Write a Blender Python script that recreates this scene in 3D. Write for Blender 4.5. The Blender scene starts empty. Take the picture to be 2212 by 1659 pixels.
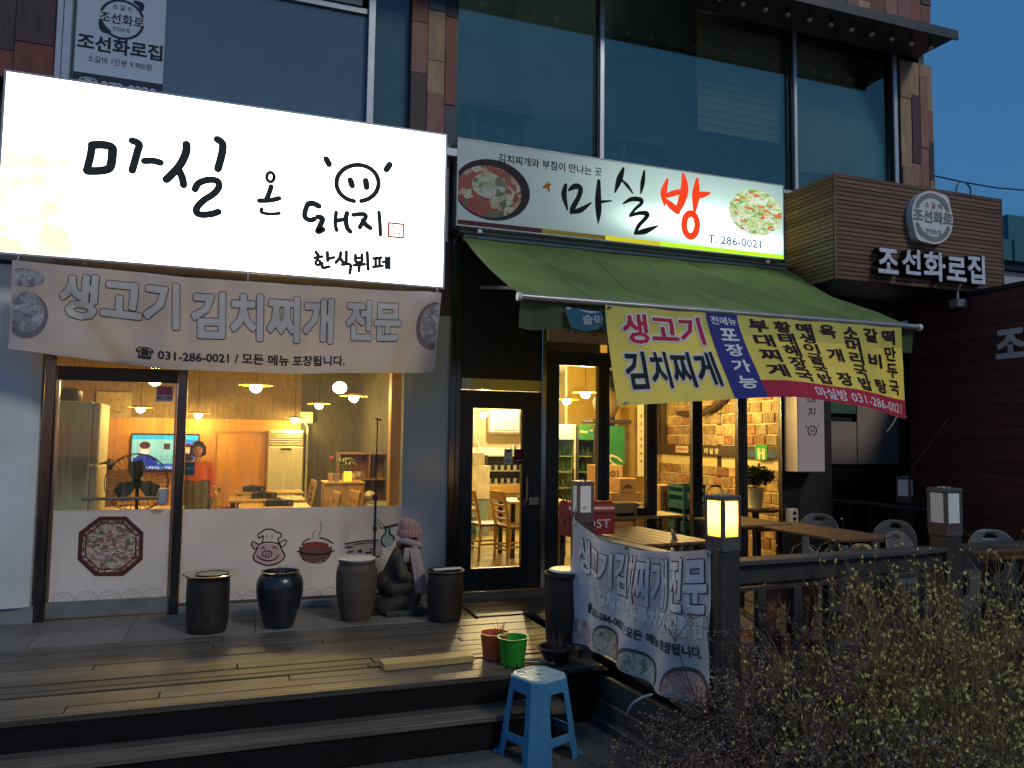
import bpy, bmesh, math, random
from math import sin, cos, pi, radians
from mathutils import Vector, Matrix, noise
SC = bpy.context.scene
COL = SC.collection
UNIT = 1.1            # the street is laid out in units of 1.1 m

# ---------------------------------------------------------------- camera
yaw, pitch, roll = radians(19.33), radians(4.02), radians(0.75)
Fw = Vector((sin(yaw)*cos(pitch), cos(yaw)*cos(pitch), sin(pitch)))
R0 = Vector((cos(yaw), -sin(yaw), 0)); U0 = R0.cross(Fw)
Rv = R0*cos(roll)+U0*sin(roll); Uv = -R0*sin(roll)+U0*cos(roll)
cam = bpy.data.cameras.new('camera'); camo = bpy.data.objects.new('camera', cam); COL.objects.link(camo)
cam.sensor_width = 36; cam.lens = 1662/2212*36; cam.clip_start = .05; cam.clip_end = 600
mw = Matrix.Identity(4)
for i in range(3):
    mw[i][0] = Rv[i]; mw[i][1] = Uv[i]; mw[i][2] = -Fw[i]
mw.translation = Vector((0, -7.0*UNIT, 1.48*UNIT))
camo.matrix_world = mw
SC.camera = camo

# ---------------------------------------------------------------- dusk sky
wd = bpy.data.worlds.new('World'); SC.world = wd; wd.use_nodes = True
nt = wd.node_tree; bg = nt.nodes['Background']
sk = nt.nodes.new('ShaderNodeTexSky'); sk.sky_type = 'NISHITA'; sk.sun_disc = False
sk.sun_elevation = radians(2.0); sk.sun_rotation = radians(200); sk.ozone_density = 3.0; sk.air_density = 1.0; sk.dust_density = .6
hs = nt.nodes.new('ShaderNodeMixRGB'); hs.blend_type = 'MIX'; hs.inputs[0].default_value = .6
nt.links.new(sk.outputs[0], hs.inputs[1]); hs.inputs[2].default_value = (.3,1.32,3.1,1)
nt.links.new(hs.outputs[0], bg.inputs[0]); bg.inputs[1].default_value = .131

# the last of the daylight / street glow, soft and low from the front right
sl = bpy.data.lights.new('sun', 'SUN'); sl.energy = .85; sl.angle = radians(11); sl.color = (1, .92, .80)
so = bpy.data.objects.new('sun', sl); COL.objects.link(so)
so.rotation_euler = Vector((-.34, .66, -.61)).to_track_quat('-Z', 'Y').to_euler()

vs = SC.view_settings; vs.view_transform = 'Standard'; vs.look = 'None'; vs.exposure = .14; vs.gamma = 1
vs.use_curve_mapping = False
SC.cycles.use_denoising = True
SC.cycles.max_bounces = 8; SC.cycles.transparent_max_bounces = 16; SC.cycles.sample_clamp_indirect = 4

# ---------------------------------------------------------------- materials
MATS = {}
def _n(nt, t, **k):
    n = nt.nodes.new(t)
    for a, b in k.items(): setattr(n, a, b)
    return n
def _bsdf(m):
    m.use_nodes = True
    return m.node_tree, m.node_tree.nodes['Principled BSDF']
def M(name, col=None, rough=.6, metal=0, var=.25, scale=6, stretch=(1, 1, 1), bump=.15, rnd=0, spec=.5, coat=0, dirt=0, detail=6, bd=.01):
    """painted, stone, wood or metal surface with grain, wear and a little relief"""
    if name in MATS: return MATS[name]
    m = bpy.data.materials.new(name); nt, b = _bsdf(m); L = nt.links.new
    tc = _n(nt, 'ShaderNodeTexCoord'); mp = _n(nt, 'ShaderNodeMapping'); mp.inputs['Scale'].default_value = stretch
    L(tc.outputs['Object'], mp.inputs[0])
    oi = _n(nt, 'ShaderNodeObjectInfo')
    if rnd:
        ad = _n(nt, 'ShaderNodeVectorMath', operation='ADD'); mu = _n(nt, 'ShaderNodeVectorMath', operation='SCALE')
        mu.inputs[0].default_value = (37, 17, 53); L(oi.outputs['Random'], mu.inputs['Scale']); L(mp.outputs[0], ad.inputs[0]); L(mu.outputs[0], ad.inputs[1]); vec = ad.outputs[0]
    else: vec = mp.outputs[0]
    nz = _n(nt, 'ShaderNodeTexNoise'); nz.inputs['Scale'].default_value = scale; nz.inputs['Detail'].default_value = detail; nz.inputs['Roughness'].default_value = .65
    L(vec, nz.inputs['Vector'])
    mr = _n(nt, 'ShaderNodeMapRange'); mr.inputs[1].default_value = .25; mr.inputs[2].default_value = .75; mr.inputs[3].default_value = 1-var; mr.inputs[4].default_value = 1+var
    L(nz.outputs['Fac'], mr.inputs[0])
    hsv = _n(nt, 'ShaderNodeHueSaturation'); hsv.inputs['Color'].default_value = (*col, 1); L(mr.outputs[0], hsv.inputs['Value'])
    if rnd:
        mr2 = _n(nt, 'ShaderNodeMapRange'); mr2.inputs[3].default_value = 1-rnd; mr2.inputs[4].default_value = 1+rnd; L(oi.outputs['Random'], mr2.inputs[0])
        mm = _n(nt, 'ShaderNodeMath', operation='MULTIPLY'); L(mr.outputs[0], mm.inputs[0]); L(mr2.outputs[0], mm.inputs[1]); L(mm.outputs[0], hsv.inputs['Value'])
    out = hsv.outputs[0]
    if dirt:
        n2 = _n(nt, 'ShaderNodeTexNoise'); n2.inputs['Scale'].default_value = 1.7; n2.inputs['Detail'].default_value = 8; L(tc.outputs['Object'], n2.inputs['Vector'])
        r2 = _n(nt, 'ShaderNodeMapRange'); r2.inputs[1].default_value = .45; r2.inputs[2].default_value = .75; r2.inputs[4].default_value = dirt; L(n2.outputs['Fac'], r2.inputs[0])
        mx = _n(nt, 'ShaderNodeMixRGB'); L(r2.outputs[0], mx.inputs[0]); L(out, mx.inputs[1]); mx.inputs[2].default_value = (col[0]*.35, col[1]*.33, col[2]*.3, 1); out = mx.outputs[0]
    L(out, b.inputs['Base Color'])
    rr = _n(nt, 'ShaderNodeMapRange'); rr.inputs[3].default_value = max(.02, rough-.12); rr.inputs[4].default_value = min(1, rough+.12); L(nz.outputs['Fac'], rr.inputs[0]); L(rr.outputs[0], b.inputs['Roughness'])
    b.inputs['Metallic'].default_value = metal; b.inputs['Specular IOR Level'].default_value = spec; b.inputs['Coat Weight'].default_value = coat
    if bump:
        bp = _n(nt, 'ShaderNodeBump'); bp.inputs['Strength'].default_value = bump; bp.inputs['Distance'].default_value = bd; L(nz.outputs['Fac'], bp.inputs['Height']); L(bp.outputs[0], b.inputs['Normal'])
    MATS[name] = m; return m
def E(name, col, st, noise_amt=0, scale=5):
    if name in MATS: return MATS[name]
    m = bpy.data.materials.new(name); nt, b = _bsdf(m); L = nt.links.new
    b.inputs['Base Color'].default_value = (*[c*.6 for c in col], 1); b.inputs['Emission Color'].default_value = (*col, 1); b.inputs['Emission Strength'].default_value = st
    if noise_amt:
        tc = _n(nt, 'ShaderNodeTexCoord'); nz = _n(nt, 'ShaderNodeTexNoise'); nz.inputs['Scale'].default_value = scale; L(tc.outputs['Object'], nz.inputs['Vector'])
        mr = _n(nt, 'ShaderNodeMapRange'); mr.inputs[1].default_value = .3; mr.inputs[2].default_value = .7; mr.inputs[3].default_value = st*(1-noise_amt); mr.inputs[4].default_value = st*(1+noise_amt); L(nz.outputs['Fac'], mr.inputs[0]); L(mr.outputs[0], b.inputs['Emission Strength'])
    MATS[name] = m; return m
def GL(name, tint=(.9, .95, .93), refl=.12, rough=.02, dust=.0):
    if name in MATS: return MATS[name]
    m = bpy.data.materials.new(name); m.use_nodes = True; nt = m.node_tree; L = nt.links.new; nt.nodes.clear()
    o = _n(nt, 'ShaderNodeOutputMaterial'); tr = _n(nt, 'ShaderNodeBsdfTransparent'); tr.inputs[0].default_value = (*tint, 1)
    gl = _n(nt, 'ShaderNodeBsdfGlossy'); gl.inputs['Roughness'].default_value = rough; gl.inputs[0].default_value = (.98, .93, .80, 1)
    lw = _n(nt, 'ShaderNodeLayerWeight'); lw.inputs[0].default_value = .25
    mr = _n(nt, 'ShaderNodeMapRange'); mr.inputs[3].default_value = refl*.45; mr.inputs[4].default_value = min(1, refl*3); L(lw.outputs['Fresnel'], mr.inputs[0])
    mx = _n(nt, 'ShaderNodeMixShader'); L(mr.outputs[0], mx.inputs[0]); L(tr.outputs[0], mx.inputs[1]); L(gl.outputs[0], mx.inputs[2]); last = mx.outputs[0]
    if dust:
        tc = _n(nt, 'ShaderNodeTexCoord'); mp = _n(nt, 'ShaderNodeMapping'); mp.inputs['Scale'].default_value = (3, 3, .22); L(tc.outputs['Object'], mp.inputs[0])
        nz = _n(nt, 'ShaderNodeTexNoise'); nz.inputs['Scale'].default_value = 11; nz.inputs['Detail'].default_value = 9; L(mp.outputs[0], nz.inputs['Vector'])
        r = _n(nt, 'ShaderNodeMapRange'); r.inputs[1].default_value = .4; r.inputs[2].default_value = .8; r.inputs[4].default_value = dust; L(nz.outputs['Fac'], r.inputs[0])
        df = _n(nt, 'ShaderNodeBsdfDiffuse'); df.inputs[0].default_value = (.6, .6, .56, 1); m2 = _n(nt, 'ShaderNodeMixShader'); L(r.outputs[0], m2.inputs[0]); L(last, m2.inputs[1]); L(df.outputs[0], m2.inputs[2]); last = m2.outputs[0]
    L(last, o.inputs[0]); MATS[name] = m; return m
def CL(name, col, trans=.35, rough=.8, scale=3, var=.12, clear=0, weave=0):
    """thin cloth or film: diffuse and translucent"""
    if name in MATS: return MATS[name]
    m = bpy.data.materials.new(name); m.use_nodes = True; nt = m.node_tree; L = nt.links.new; nt.nodes.clear()
    o = _n(nt, 'ShaderNodeOutputMaterial'); tc = _n(nt, 'ShaderNodeTexCoord'); nz = _n(nt, 'ShaderNodeTexNoise'); nz.inputs['Scale'].default_value = scale; nz.inputs['Detail'].default_value = 8; L(tc.outputs['Object'], nz.inputs['Vector'])
    mr = _n(nt, 'ShaderNodeMapRange'); mr.inputs[1].default_value = .3; mr.inputs[2].default_value = .7; mr.inputs[3].default_value = 1-var; mr.inputs[4].default_value = 1+var; L(nz.outputs['Fac'], mr.inputs[0])
    hsv = _n(nt, 'ShaderNodeHueSaturation'); hsv.inputs['Color'].default_value = (*col, 1); L(mr.outputs[0], hsv.inputs['Value'])
    df = _n(nt, 'ShaderNodeBsdfPrincipled'); df.inputs['Roughness'].default_value = rough; tl = _n(nt, 'ShaderNodeBsdfTranslucent'); L(hsv.outputs[0], df.inputs['Base Color']); L(hsv.outputs[0], tl.inputs[0])
    bp = _n(nt, 'ShaderNodeBump'); bp.inputs['Strength'].default_value = .25; bp.inputs['Distance'].default_value = .02; L(nz.outputs['Fac'], bp.inputs['Height']); L(bp.outputs[0], df.inputs['Normal'])
    mx = _n(nt, 'ShaderNodeMixShader'); mx.inputs[0].default_value = trans; L(df.outputs[0], mx.inputs[1]); L(tl.outputs[0], mx.inputs[2]); last = mx.outputs[0]
    if clear:
        t = _n(nt, 'ShaderNodeBsdfTransparent'); m2 = _n(nt, 'ShaderNodeMixShader'); m2.inputs[0].default_value = clear; L(last, m2.inputs[1]); L(t.outputs[0], m2.inputs[2]); last = m2.outputs[0]
    L(last, o.inputs[0]); MATS[name] = m; return m
def FOOD(name, palette, scale=14, emis=0, rough=.4, stretch=(1, 1, 1), var=.9):
    """printed photograph of food: irregular patches of the palette colours"""
    if name in MATS: return MATS[name]
    m = bpy.data.materials.new(name); nt, b = _bsdf(m); L = nt.links.new
    tc = _n(nt, 'ShaderNodeTexCoord'); mp = _n(nt, 'ShaderNodeMapping'); mp.inputs['Scale'].default_value = stretch; L(tc.outputs['Object'], mp.inputs[0])
    nz = _n(nt, 'ShaderNodeTexNoise'); nz.inputs['Scale'].default_value = scale*.5; nz.inputs['Detail'].default_value = 5; L(mp.outputs[0], nz.inputs['Vector'])
    ad = _n(nt, 'ShaderNodeMixRGB'); ad.inputs[0].default_value = .12; L(mp.outputs[0], ad.inputs[1]); L(nz.outputs['Color'], ad.inputs[2])
    vo = _n(nt, 'ShaderNodeTexVoronoi'); vo.inputs['Scale'].default_value = scale; L(ad.outputs[0], vo.inputs['Vector'])
    sp = _n(nt, 'ShaderNodeSeparateColor'); L(vo.outputs['Color'], sp.inputs[0])
    cr = _n(nt, 'ShaderNodeValToRGB'); cr.color_ramp.interpolation = 'CONSTANT'
    el = cr.color_ramp.elements
    while len(el) < len(palette): el.new(.5)
    for i, c in enumerate(palette): el[i].position = i/len(palette); el[i].color = (*c, 1)
    L(sp.outputs[0], cr.inputs[0])
    n2 = _n(nt, 'ShaderNodeTexNoise'); n2.inputs['Scale'].default_value = scale*4; n2.inputs['Detail'].default_value = 4; L(mp.outputs[0], n2.inputs['Vector'])
    mr = _n(nt, 'ShaderNodeMapRange'); mr.inputs[1].default_value = .3; mr.inputs[2].default_value = .7; mr.inputs[3].default_value = 1-var*.6; mr.inputs[4].default_value = 1+var*.4; L(n2.outputs['Fac'], mr.inputs[0])
    hsv = _n(nt, 'ShaderNodeHueSaturation'); L(cr.outputs[0], hsv.inputs['Color']); L(mr.outputs[0], hsv.inputs['Value'])
    L(hsv.outputs[0], b.inputs['Base Color']); b.inputs['Roughness'].default_value = rough
    if emis: L(hsv.outputs[0], b.inputs['Emission Color']); b.inputs['Emission Strength'].default_value = emis
    MATS[name] = m; return m
def flat(name, col=None, rough=.7, emis=0):
    if name in MATS: return MATS[name]
    m = bpy.data.materials.new(name); nt, b = _bsdf(m); L = nt.links.new
    nz = _n(nt, 'ShaderNodeTexNoise'); nz.inputs['Scale'].default_value = 20; tc = _n(nt, 'ShaderNodeTexCoord'); L(tc.outputs['Object'], nz.inputs['Vector'])
    mr = _n(nt, 'ShaderNodeMapRange'); mr.inputs[3].default_value = .85; mr.inputs[4].default_value = 1.15; L(nz.outputs['Fac'], mr.inputs[0])
    hsv = _n(nt, 'ShaderNodeHueSaturation'); hsv.inputs['Color'].default_value = (*col, 1); L(mr.outputs[0], hsv.inputs['Value']); L(hsv.outputs[0], b.inputs['Base Color']); b.inputs['Roughness'].default_value = rough; b.inputs['Specular IOR Level'].default_value = .2
    if emis: b.inputs['Emission Color'].default_value = (*col, 1); b.inputs['Emission Strength'].default_value = emis
    MATS[name] = m; return m

# ---------------------------------------------------------------- objects
ORG = [Vector((0, 0, 0))]
def tag(o, label=None, cat=None, group=None, kind=None):
    if label: o['label'] = label
    if cat: o['category'] = cat
    if group: o['group'] = group
    if kind: o['kind'] = kind
    return o
def thing(name, label, cat, loc=(0, 0, 0), group=None, rz=0, kind=None):
    o = bpy.data.objects.new(name, None); COL.objects.link(o); o.empty_display_size = .1
    o.location = loc; o.rotation_euler[2] = rz; tag(o, label, cat, group, kind); ORG[0] = Vector(loc); return o
def copy_tree(o, parent=None):
    c = o.copy(); COL.objects.link(c); c.parent = parent
    for ch in [x for x in KIDS.get(o.name, [])]:
        cc = copy_tree(ch, c); KIDS.setdefault(c.name, []).append(cc)
    return c
KIDS = {}
def link(name, me, mat, parent):
    o = bpy.data.objects.new(name, me); COL.objects.link(o)
    if mat: me.materials.append(mat)
    if parent is not None: o.parent = parent; KIDS.setdefault(parent.name, []).append(o)
    return o
class G:
    def __init__(s): s.v = []; s.f = []
    def add(s, vs, fs):
        n = len(s.v); s.v += [tuple(v) for v in vs]; s.f += [tuple(i+n for i in f) for f in fs]; return s
    def box(s, x0, x1, y0, y1, z0, z1, b=0):
        if b:
            return s.cbox(((x0+x1)/2, (y0+y1)/2, (z0+z1)/2), (x1-x0, y1-y0, z1-z0), None, b)
        return s.add([(x, y, z) for z in (z0, z1) for y in (y0, y1) for x in (x0, x1)], [(0, 2, 3, 1), (4, 5, 7, 6), (0, 1, 5, 4), (2, 6, 7, 3), (0, 4, 6, 2), (1, 3, 7, 5)])
    def cbox(s, c, d, rot=None, b=.004):
        """box with chamfered edges"""
        hx, hy, hz = d[0]/2, d[1]/2, d[2]/2; b = min(b, hx*.45, hy*.45, hz*.45)
        V = []; ids = {}
        for sx in (-1, 1):
            for sy in (-1, 1):
                for sz in (-1, 1):
                    for a in range(3):
                        p = [sx*hx, sy*hy, sz*hz]
                        for k in range(3):
                            if k != a: p[k] -= (sx, sy, sz)[k]*b
                        ids[(sx, sy, sz, a)] = len(V); V.append(Vector(p))
        F = []
        q = [(-1, -1), (1, -1), (1, 1), (-1, 1)]
        for a in range(3):
            for sg in (-1, 1):
                f = []
                for u, w in q:
                    k = [0, 0, 0]; k[a] = sg; k[(a+1) % 3] = u; k[(a+2) % 3] = w; f.append(ids[(*k, a)])
                F.append(f if sg > 0 else f[::-1])
        for a in range(3):   # edges along axis a
            b1, b2 = (a+1) % 3, (a+2) % 3
            for u in (-1, 1):
                for w in (-1, 1):
                    f = []
                    for sg, ax in ((-1, b1), (1, b1), (1, b2), (-1, b2)):
                        k = [0, 0, 0]; k[a] = sg; k[b1] = u; k[b2] = w; f.append(ids[(*k, ax)])
                    F.append(f if u*w > 0 else f[::-1])
        for sx in (-1, 1):
            for sy in (-1, 1):
                for sz in (-1, 1):
                    f = [ids[(sx, sy, sz, a)] for a in range(3)]; F.append(f if sx*sy*sz > 0 else f[::-1])
        R = rot.to_3x3() if rot is not None else Matrix.Identity(3); c = Vector(c)
        return s.add([R @ v+c for v in V], F)
    def beam(s, p, q, w, h, b=0, up=(0, 0, 1)):
        p, q = Vector(p), Vector(q); d = (q-p); L = d.length; d.normalize(); up = Vector(up)
        if abs(d.dot(up)) > .99: up = Vector((0, 1, 0))
        x = up.cross(d).normalized(); z = d.cross(x)
        R = Matrix((x, d, z)).transposed()
        if b: return s.cbox((p+q)/2, (w, L, h), R, b)
        vs = [(p+q)/2+R @ Vector((sx*w/2, sy*L/2, sz*h/2)) for sz in (-1, 1) for sy in (-1, 1) for sx in (-1, 1)]
        return s.add(vs, [(0, 2, 3, 1), (4, 5, 7, 6), (0, 1, 5, 4), (2, 6, 7, 3), (0, 4, 6, 2), (1, 3, 7, 5)])
    def tube(s, pts, r, n=8, cap=True):
        pts = [Vector(p) for p in pts]; rs = r if isinstance(r, (list, tuple)) else [r]*len(pts)
        V = []; F = []; ref = None
        for i, p in enumerate(pts):
            d = (pts[min(i+1, len(pts)-1)]-pts[max(i-1, 0)]); d = d.normalized() if d.length > 1e-9 else Vector((0, 0, 1))
            if ref is None:
                ref = d.orthogonal().normalized()
            ref = (ref-d*ref.dot(d)); ref = ref.normalized() if ref.length > 1e-6 else d.orthogonal().normalized(); y = d.cross(ref)
            for k in range(n): a = 2*pi*k/n; V.append(p+(ref*cos(a)+y*sin(a))*rs[i])
        for i in range(len(pts)-1):
            for k in range(n): a = i*n+k; b = i*n+(k+1) % n; F.append((a, b, b+n, a+n))
        if cap: F.append(tuple(range(n))[::-1]); F.append(tuple(range((len(pts)-1)*n, len(pts)*n)))
        return s.add(V, F)
    def cyl(s, p, q, r, r2=None, n=16): return s.tube([p, q], [r, r if r2 is None else r2], n)
    def lathe(s, prof, c=(0, 0, 0), n=28, sq=1):
        V = []; F = []
        for r, z in prof:
            for k in range(n): a = 2*pi*k/n; V.append((c[0]+r*cos(a), c[1]+r*sin(a)*sq, c[2]+z))
        for i in range(len(prof)-1):
            for k in range(n): a = i*n+k; b = i*n+(k+1) % n; F.append((a, b, b+n, a+n))
        F.append(tuple(range(n))[::-1]); F.append(tuple(range((len(prof)-1)*n, len(prof)*n)))
        return s.add(V, F)
    def poly(s, pts): return s.add(pts, [tuple(range(len(pts)))])
    def ell(s, c, r, n=12, rot=None):
        V = []; F = []; c = Vector(c)
        for i in range(n//2+1):
            t = pi*i/(n//2)
            for k in range(n):
                v = Vector((r[0]*sin(t)*cos(2*pi*k/n), r[1]*sin(t)*sin(2*pi*k/n), r[2]*cos(t)))
                V.append(c+(rot @ v if rot is not None else v))
        for i in range(n//2):
            for k in range(n): a = i*n+k; b = i*n+(k+1) % n; F.append((a, a+n, b+n, b))
        return s.add(V, F)
    def caps(s, p, q, r, r2=None, n=10):
        """capsule limb"""
        p, q = Vector(p), Vector(q); r2 = r if r2 is None else r2; d = (q-p); L = d.length; d = d.normalized() if L > 1e-6 else Vector((0, 0, 1))
        pts = []; rs = []
        for i in range(5): a = pi/2*i/4; pts.append(p-d*r*cos(a)); rs.append(max(1e-4, r*sin(a)))
        for i in range(5): a = pi/2*i/4; pts.append(q+d*r2*sin(a)); rs.append(max(1e-4, r2*cos(a)))
        return s.tube(pts, rs, n)
    def grid(s, fn, nu, nv):
        V = [fn(i/nu, j/nv) for j in range(nv+1) for i in range(nu+1)]
        F = [(j*(nu+1)+i, j*(nu+1)+i+1, (j+1)*(nu+1)+i+1, (j+1)*(nu+1)+i) for j in range(nv) for i in range(nu)]
        return s.add(V, F)
    def stroke(s, pts, fn, off=0, n=6):
        """brush stroke in the plane: pts = (x, z, width); fn maps (x, z, lift) to 3-D"""
        P = [Vector(p) for p in pts]
        if len(P) == 2: P = [P[0], (P[0]+P[1])/2, P[1]]
        Q = []
        for i in range(len(P)-1):
            a, b, c, d = P[max(i-1, 0)], P[i], P[i+1], P[min(i+2, len(P)-1)]
            for k in range(n):
                t = k/n; Q.append(.5*((2*b)+(c-a)*t+(2*a-5*b+4*c-d)*t*t+(3*b-a-3*c+d)*t**3))
        Q.append(P[-1]); Lf = []; Rt = []
        for i, p in enumerate(Q):
            d = Q[min(i+1, len(Q)-1)]-Q[max(i-1, 0)]; d = Vector((d[0], d[1])); d = d.normalized() if d.length > 1e-9 else Vector((1, 0)); nn = Vector((-d[1], d[0]))
            w = max(p[2], .001)/2
            Lf.append((p[0]+nn[0]*w, p[1]+nn[1]*w)); Rt.append((p[0]-nn[0]*w, p[1]-nn[1]*w))
        def cap(p, d, w, sg):
            o = []
            for k in range(1, 4):
                a = pi*k/4; o.append((p[0]+(-d[1]*cos(a)*sg+d[0]*sin(a)*sg)*w, p[1]+(d[0]*cos(a)*sg+d[1]*sin(a)*sg)*w))
            return o
        V = []; F = []
        for a, b in zip(Lf, Rt): V += [fn(a[0], a[1], off), fn(b[0], b[1], off)]
        for i in range(len(Q)-1): F.append((2*i, 2*i+1, 2*i+3, 2*i+2))
        for e, ne in ((0, 1), (len(Q)-1, len(Q)-2)):
            d = Vector((Q[e][0]-Q[ne][0], Q[e][1]-Q[ne][1])); d = d.normalized() if d.length > 1e-9 else Vector((1, 0))
            w = max(Q[e][2], .001)/2; base = len(V)
            arc = [(Q[e][0]+(-d[1]*cos(a)+d[0]*sin(a))*w, Q[e][1]+(d[0]*cos(a)+d[1]*sin(a))*w) for a in [pi*k/5 for k in range(6)]]
            V += [fn(x, z, off) for x, z in arc]; F.append(tuple(range(base, base+6)))
        return s.add(V, F)
    def build(s, name, mat, parent=None, smooth=False, label=None, abs_=True, solid=0, remesh=0, sub=0, kind=None):
        me = bpy.data.meshes.new(name); off = ORG[0] if abs_ else Vector((0, 0, 0))
        me.from_pydata([tuple(Vector(v)-off) for v in s.v], [], s.f)
        if smooth: me.shade_smooth()
        me.update()
        o = link(name, me, mat, parent)
        if solid: m = o.modifiers.new('s', 'SOLIDIFY'); m.thickness = solid
        if remesh:
            m = o.modifiers.new('r', 'REMESH'); m.mode = 'VOXEL'; m.voxel_size = remesh; m.use_smooth_shade = True
            m = o.modifiers.new('sm', 'SMOOTH'); m.factor = .6; m.iterations = 6
        if sub: m = o.modifiers.new('u', 'SUBSURF'); m.levels = sub; m.render_levels = sub
        if smooth and not remesh and not sub:
            me.set_sharp_from_angle(angle=radians(38))
        if label: o['label'] = label
        if kind: o['kind'] = kind
        return o
_TC = {}
def tmesh(s, bold=0, shear=0):
    """outline of a line of lettering, thickened by bold on every side: (verts (x, y, layer), faces, bounds)"""
    k = (s, bold, shear)
    if k in _TC: return _TC[k]
    c = bpy.data.curves.new('t', 'FONT'); c.body = s; c.shear = shear; c.resolution_u = 2
    o = bpy.data.objects.new('t', c); COL.objects.link(o)
    me = bpy.data.meshes.new_from_object(o)
    bpy.data.objects.remove(o); bpy.data.curves.remove(c)
    bm = bmesh.new(); bm.from_mesh(me); bpy.data.meshes.remove(me)
    bmesh.ops.remove_doubles(bm, verts=bm.verts, dist=1e-5)
    xs = [v.co.x for v in bm.verts]; ys = [v.co.y for v in bm.verts]; bd_ = (min(xs), max(xs), min(ys), max(ys))
    bm.verts.index_update()
    V = [(v.co.x, v.co.y, 6) for v in bm.verts]; F = [[v.index for v in f.verts] for f in bm.faces]
    if bold:
        i = 0; vv = {}
        for e in bm.edges:
            if len(e.link_faces) != 1: continue
            p0, p1 = e.verts[0].co, e.verts[1].co; d = (p1-p0)
            if d.length < 1e-6: continue
            d = d.normalized()*bold; n = Vector((-d.y, d.x, 0)); L = i % 3; i += 1; q = len(V)
            for t in (p0+n, p0-n, p1-n, p1+n): V.append((t.x, t.y, L))
            F.append([q, q+1, q+2, q+3])
            for v in e.verts: vv[v.index] = v.co.copy()
        for j, co in enumerate(vv.values()):
            q = len(V)
            for t in range(8): V.append((co.x+bold*cos(t*pi/4), co.y+bold*sin(t*pi/4), 3+j % 3))
            F.append(list(range(q, q+8)))
    bm.free(); _TC[k] = (V, F, bd_); return _TC[k]
def text(s, box, fn, mat, parent, bold=.0, off=0, shear=0, name='lettering', cuts=None, thick=0, rot=0, plain=False):
    """lettering filling box=(x0,x1,z0,z1) of a surface; fn maps (x, z, lift) to 3-D"""
    V, F, (ax, bx, ay, by) = tmesh(s, bold, shear)
    bm = bmesh.new(); X = lambda x: box[0]+(x-ax)/(bx-ax)*(box[1]-box[0]); Z = lambda y: box[2]+(y-ay)/(by-ay)*(box[3]-box[2])
    vs_ = [bm.verts.new((X(x), Z(y), l)) for x, y, l in V]
    for f in F:
        try: bm.faces.new([vs_[i] for i in f])
        except ValueError: pass
    if cuts:
        xs = [v.co.x for v in bm.verts]; zs = [v.co.y for v in bm.verts]
        for ax_, vals, lo, hi in ((0, cuts[0], min(xs), max(xs)), (1, cuts[1], min(zs), max(zs))):
            for q in vals:
                if not lo < q < hi: continue
                no = (1, 0, 0) if ax_ == 0 else (0, 1, 0); co = (q, 0, 0) if ax_ == 0 else (0, q, 0)
                bmesh.ops.bisect_plane(bm, geom=bm.verts[:]+bm.edges[:]+bm.faces[:], plane_co=co, plane_no=no)
    if rot:
        cx = (box[0]+box[1])/2; cz = (box[2]+box[3])/2; c_, s_ = cos(rot), sin(rot)
        for v in bm.verts: x, z = v.co.x-cx, v.co.y-cz; v.co.x = cx+x*c_-z*s_; v.co.y = cz+x*s_+z*c_
    for v in bm.verts: v.co = Vector(fn(v.co.x, v.co.y, off+.0002*v.co.z))-ORG[0]
    if thick:
        r = bmesh.ops.extrude_face_region(bm, geom=bm.faces[:])
        for v in [g for g in r['geom'] if isinstance(g, bmesh.types.BMVert)]: v.co.y += thick
    m2 = bpy.data.meshes.new(name); bm.to_mesh(m2); bm.free()
    return link(name, m2, mat, parent)
def onY(Y): return lambda x, z, o: (x, Y-o, z)
def lamp(name, loc, power, col, parent=None, r=.05):
    l = bpy.data.lights.new(name, 'POINT'); l.energy = power*UNIT*UNIT; l.color = col; l.shadow_soft_size = r
    o = bpy.data.objects.new(name, l); COL.objects.link(o)
    o.location = Vector(loc)-ORG[0] if parent is not None else loc
    if parent is not None: o.parent = parent; KIDS.setdefault(parent.name, []).append(o)
    return o

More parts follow.
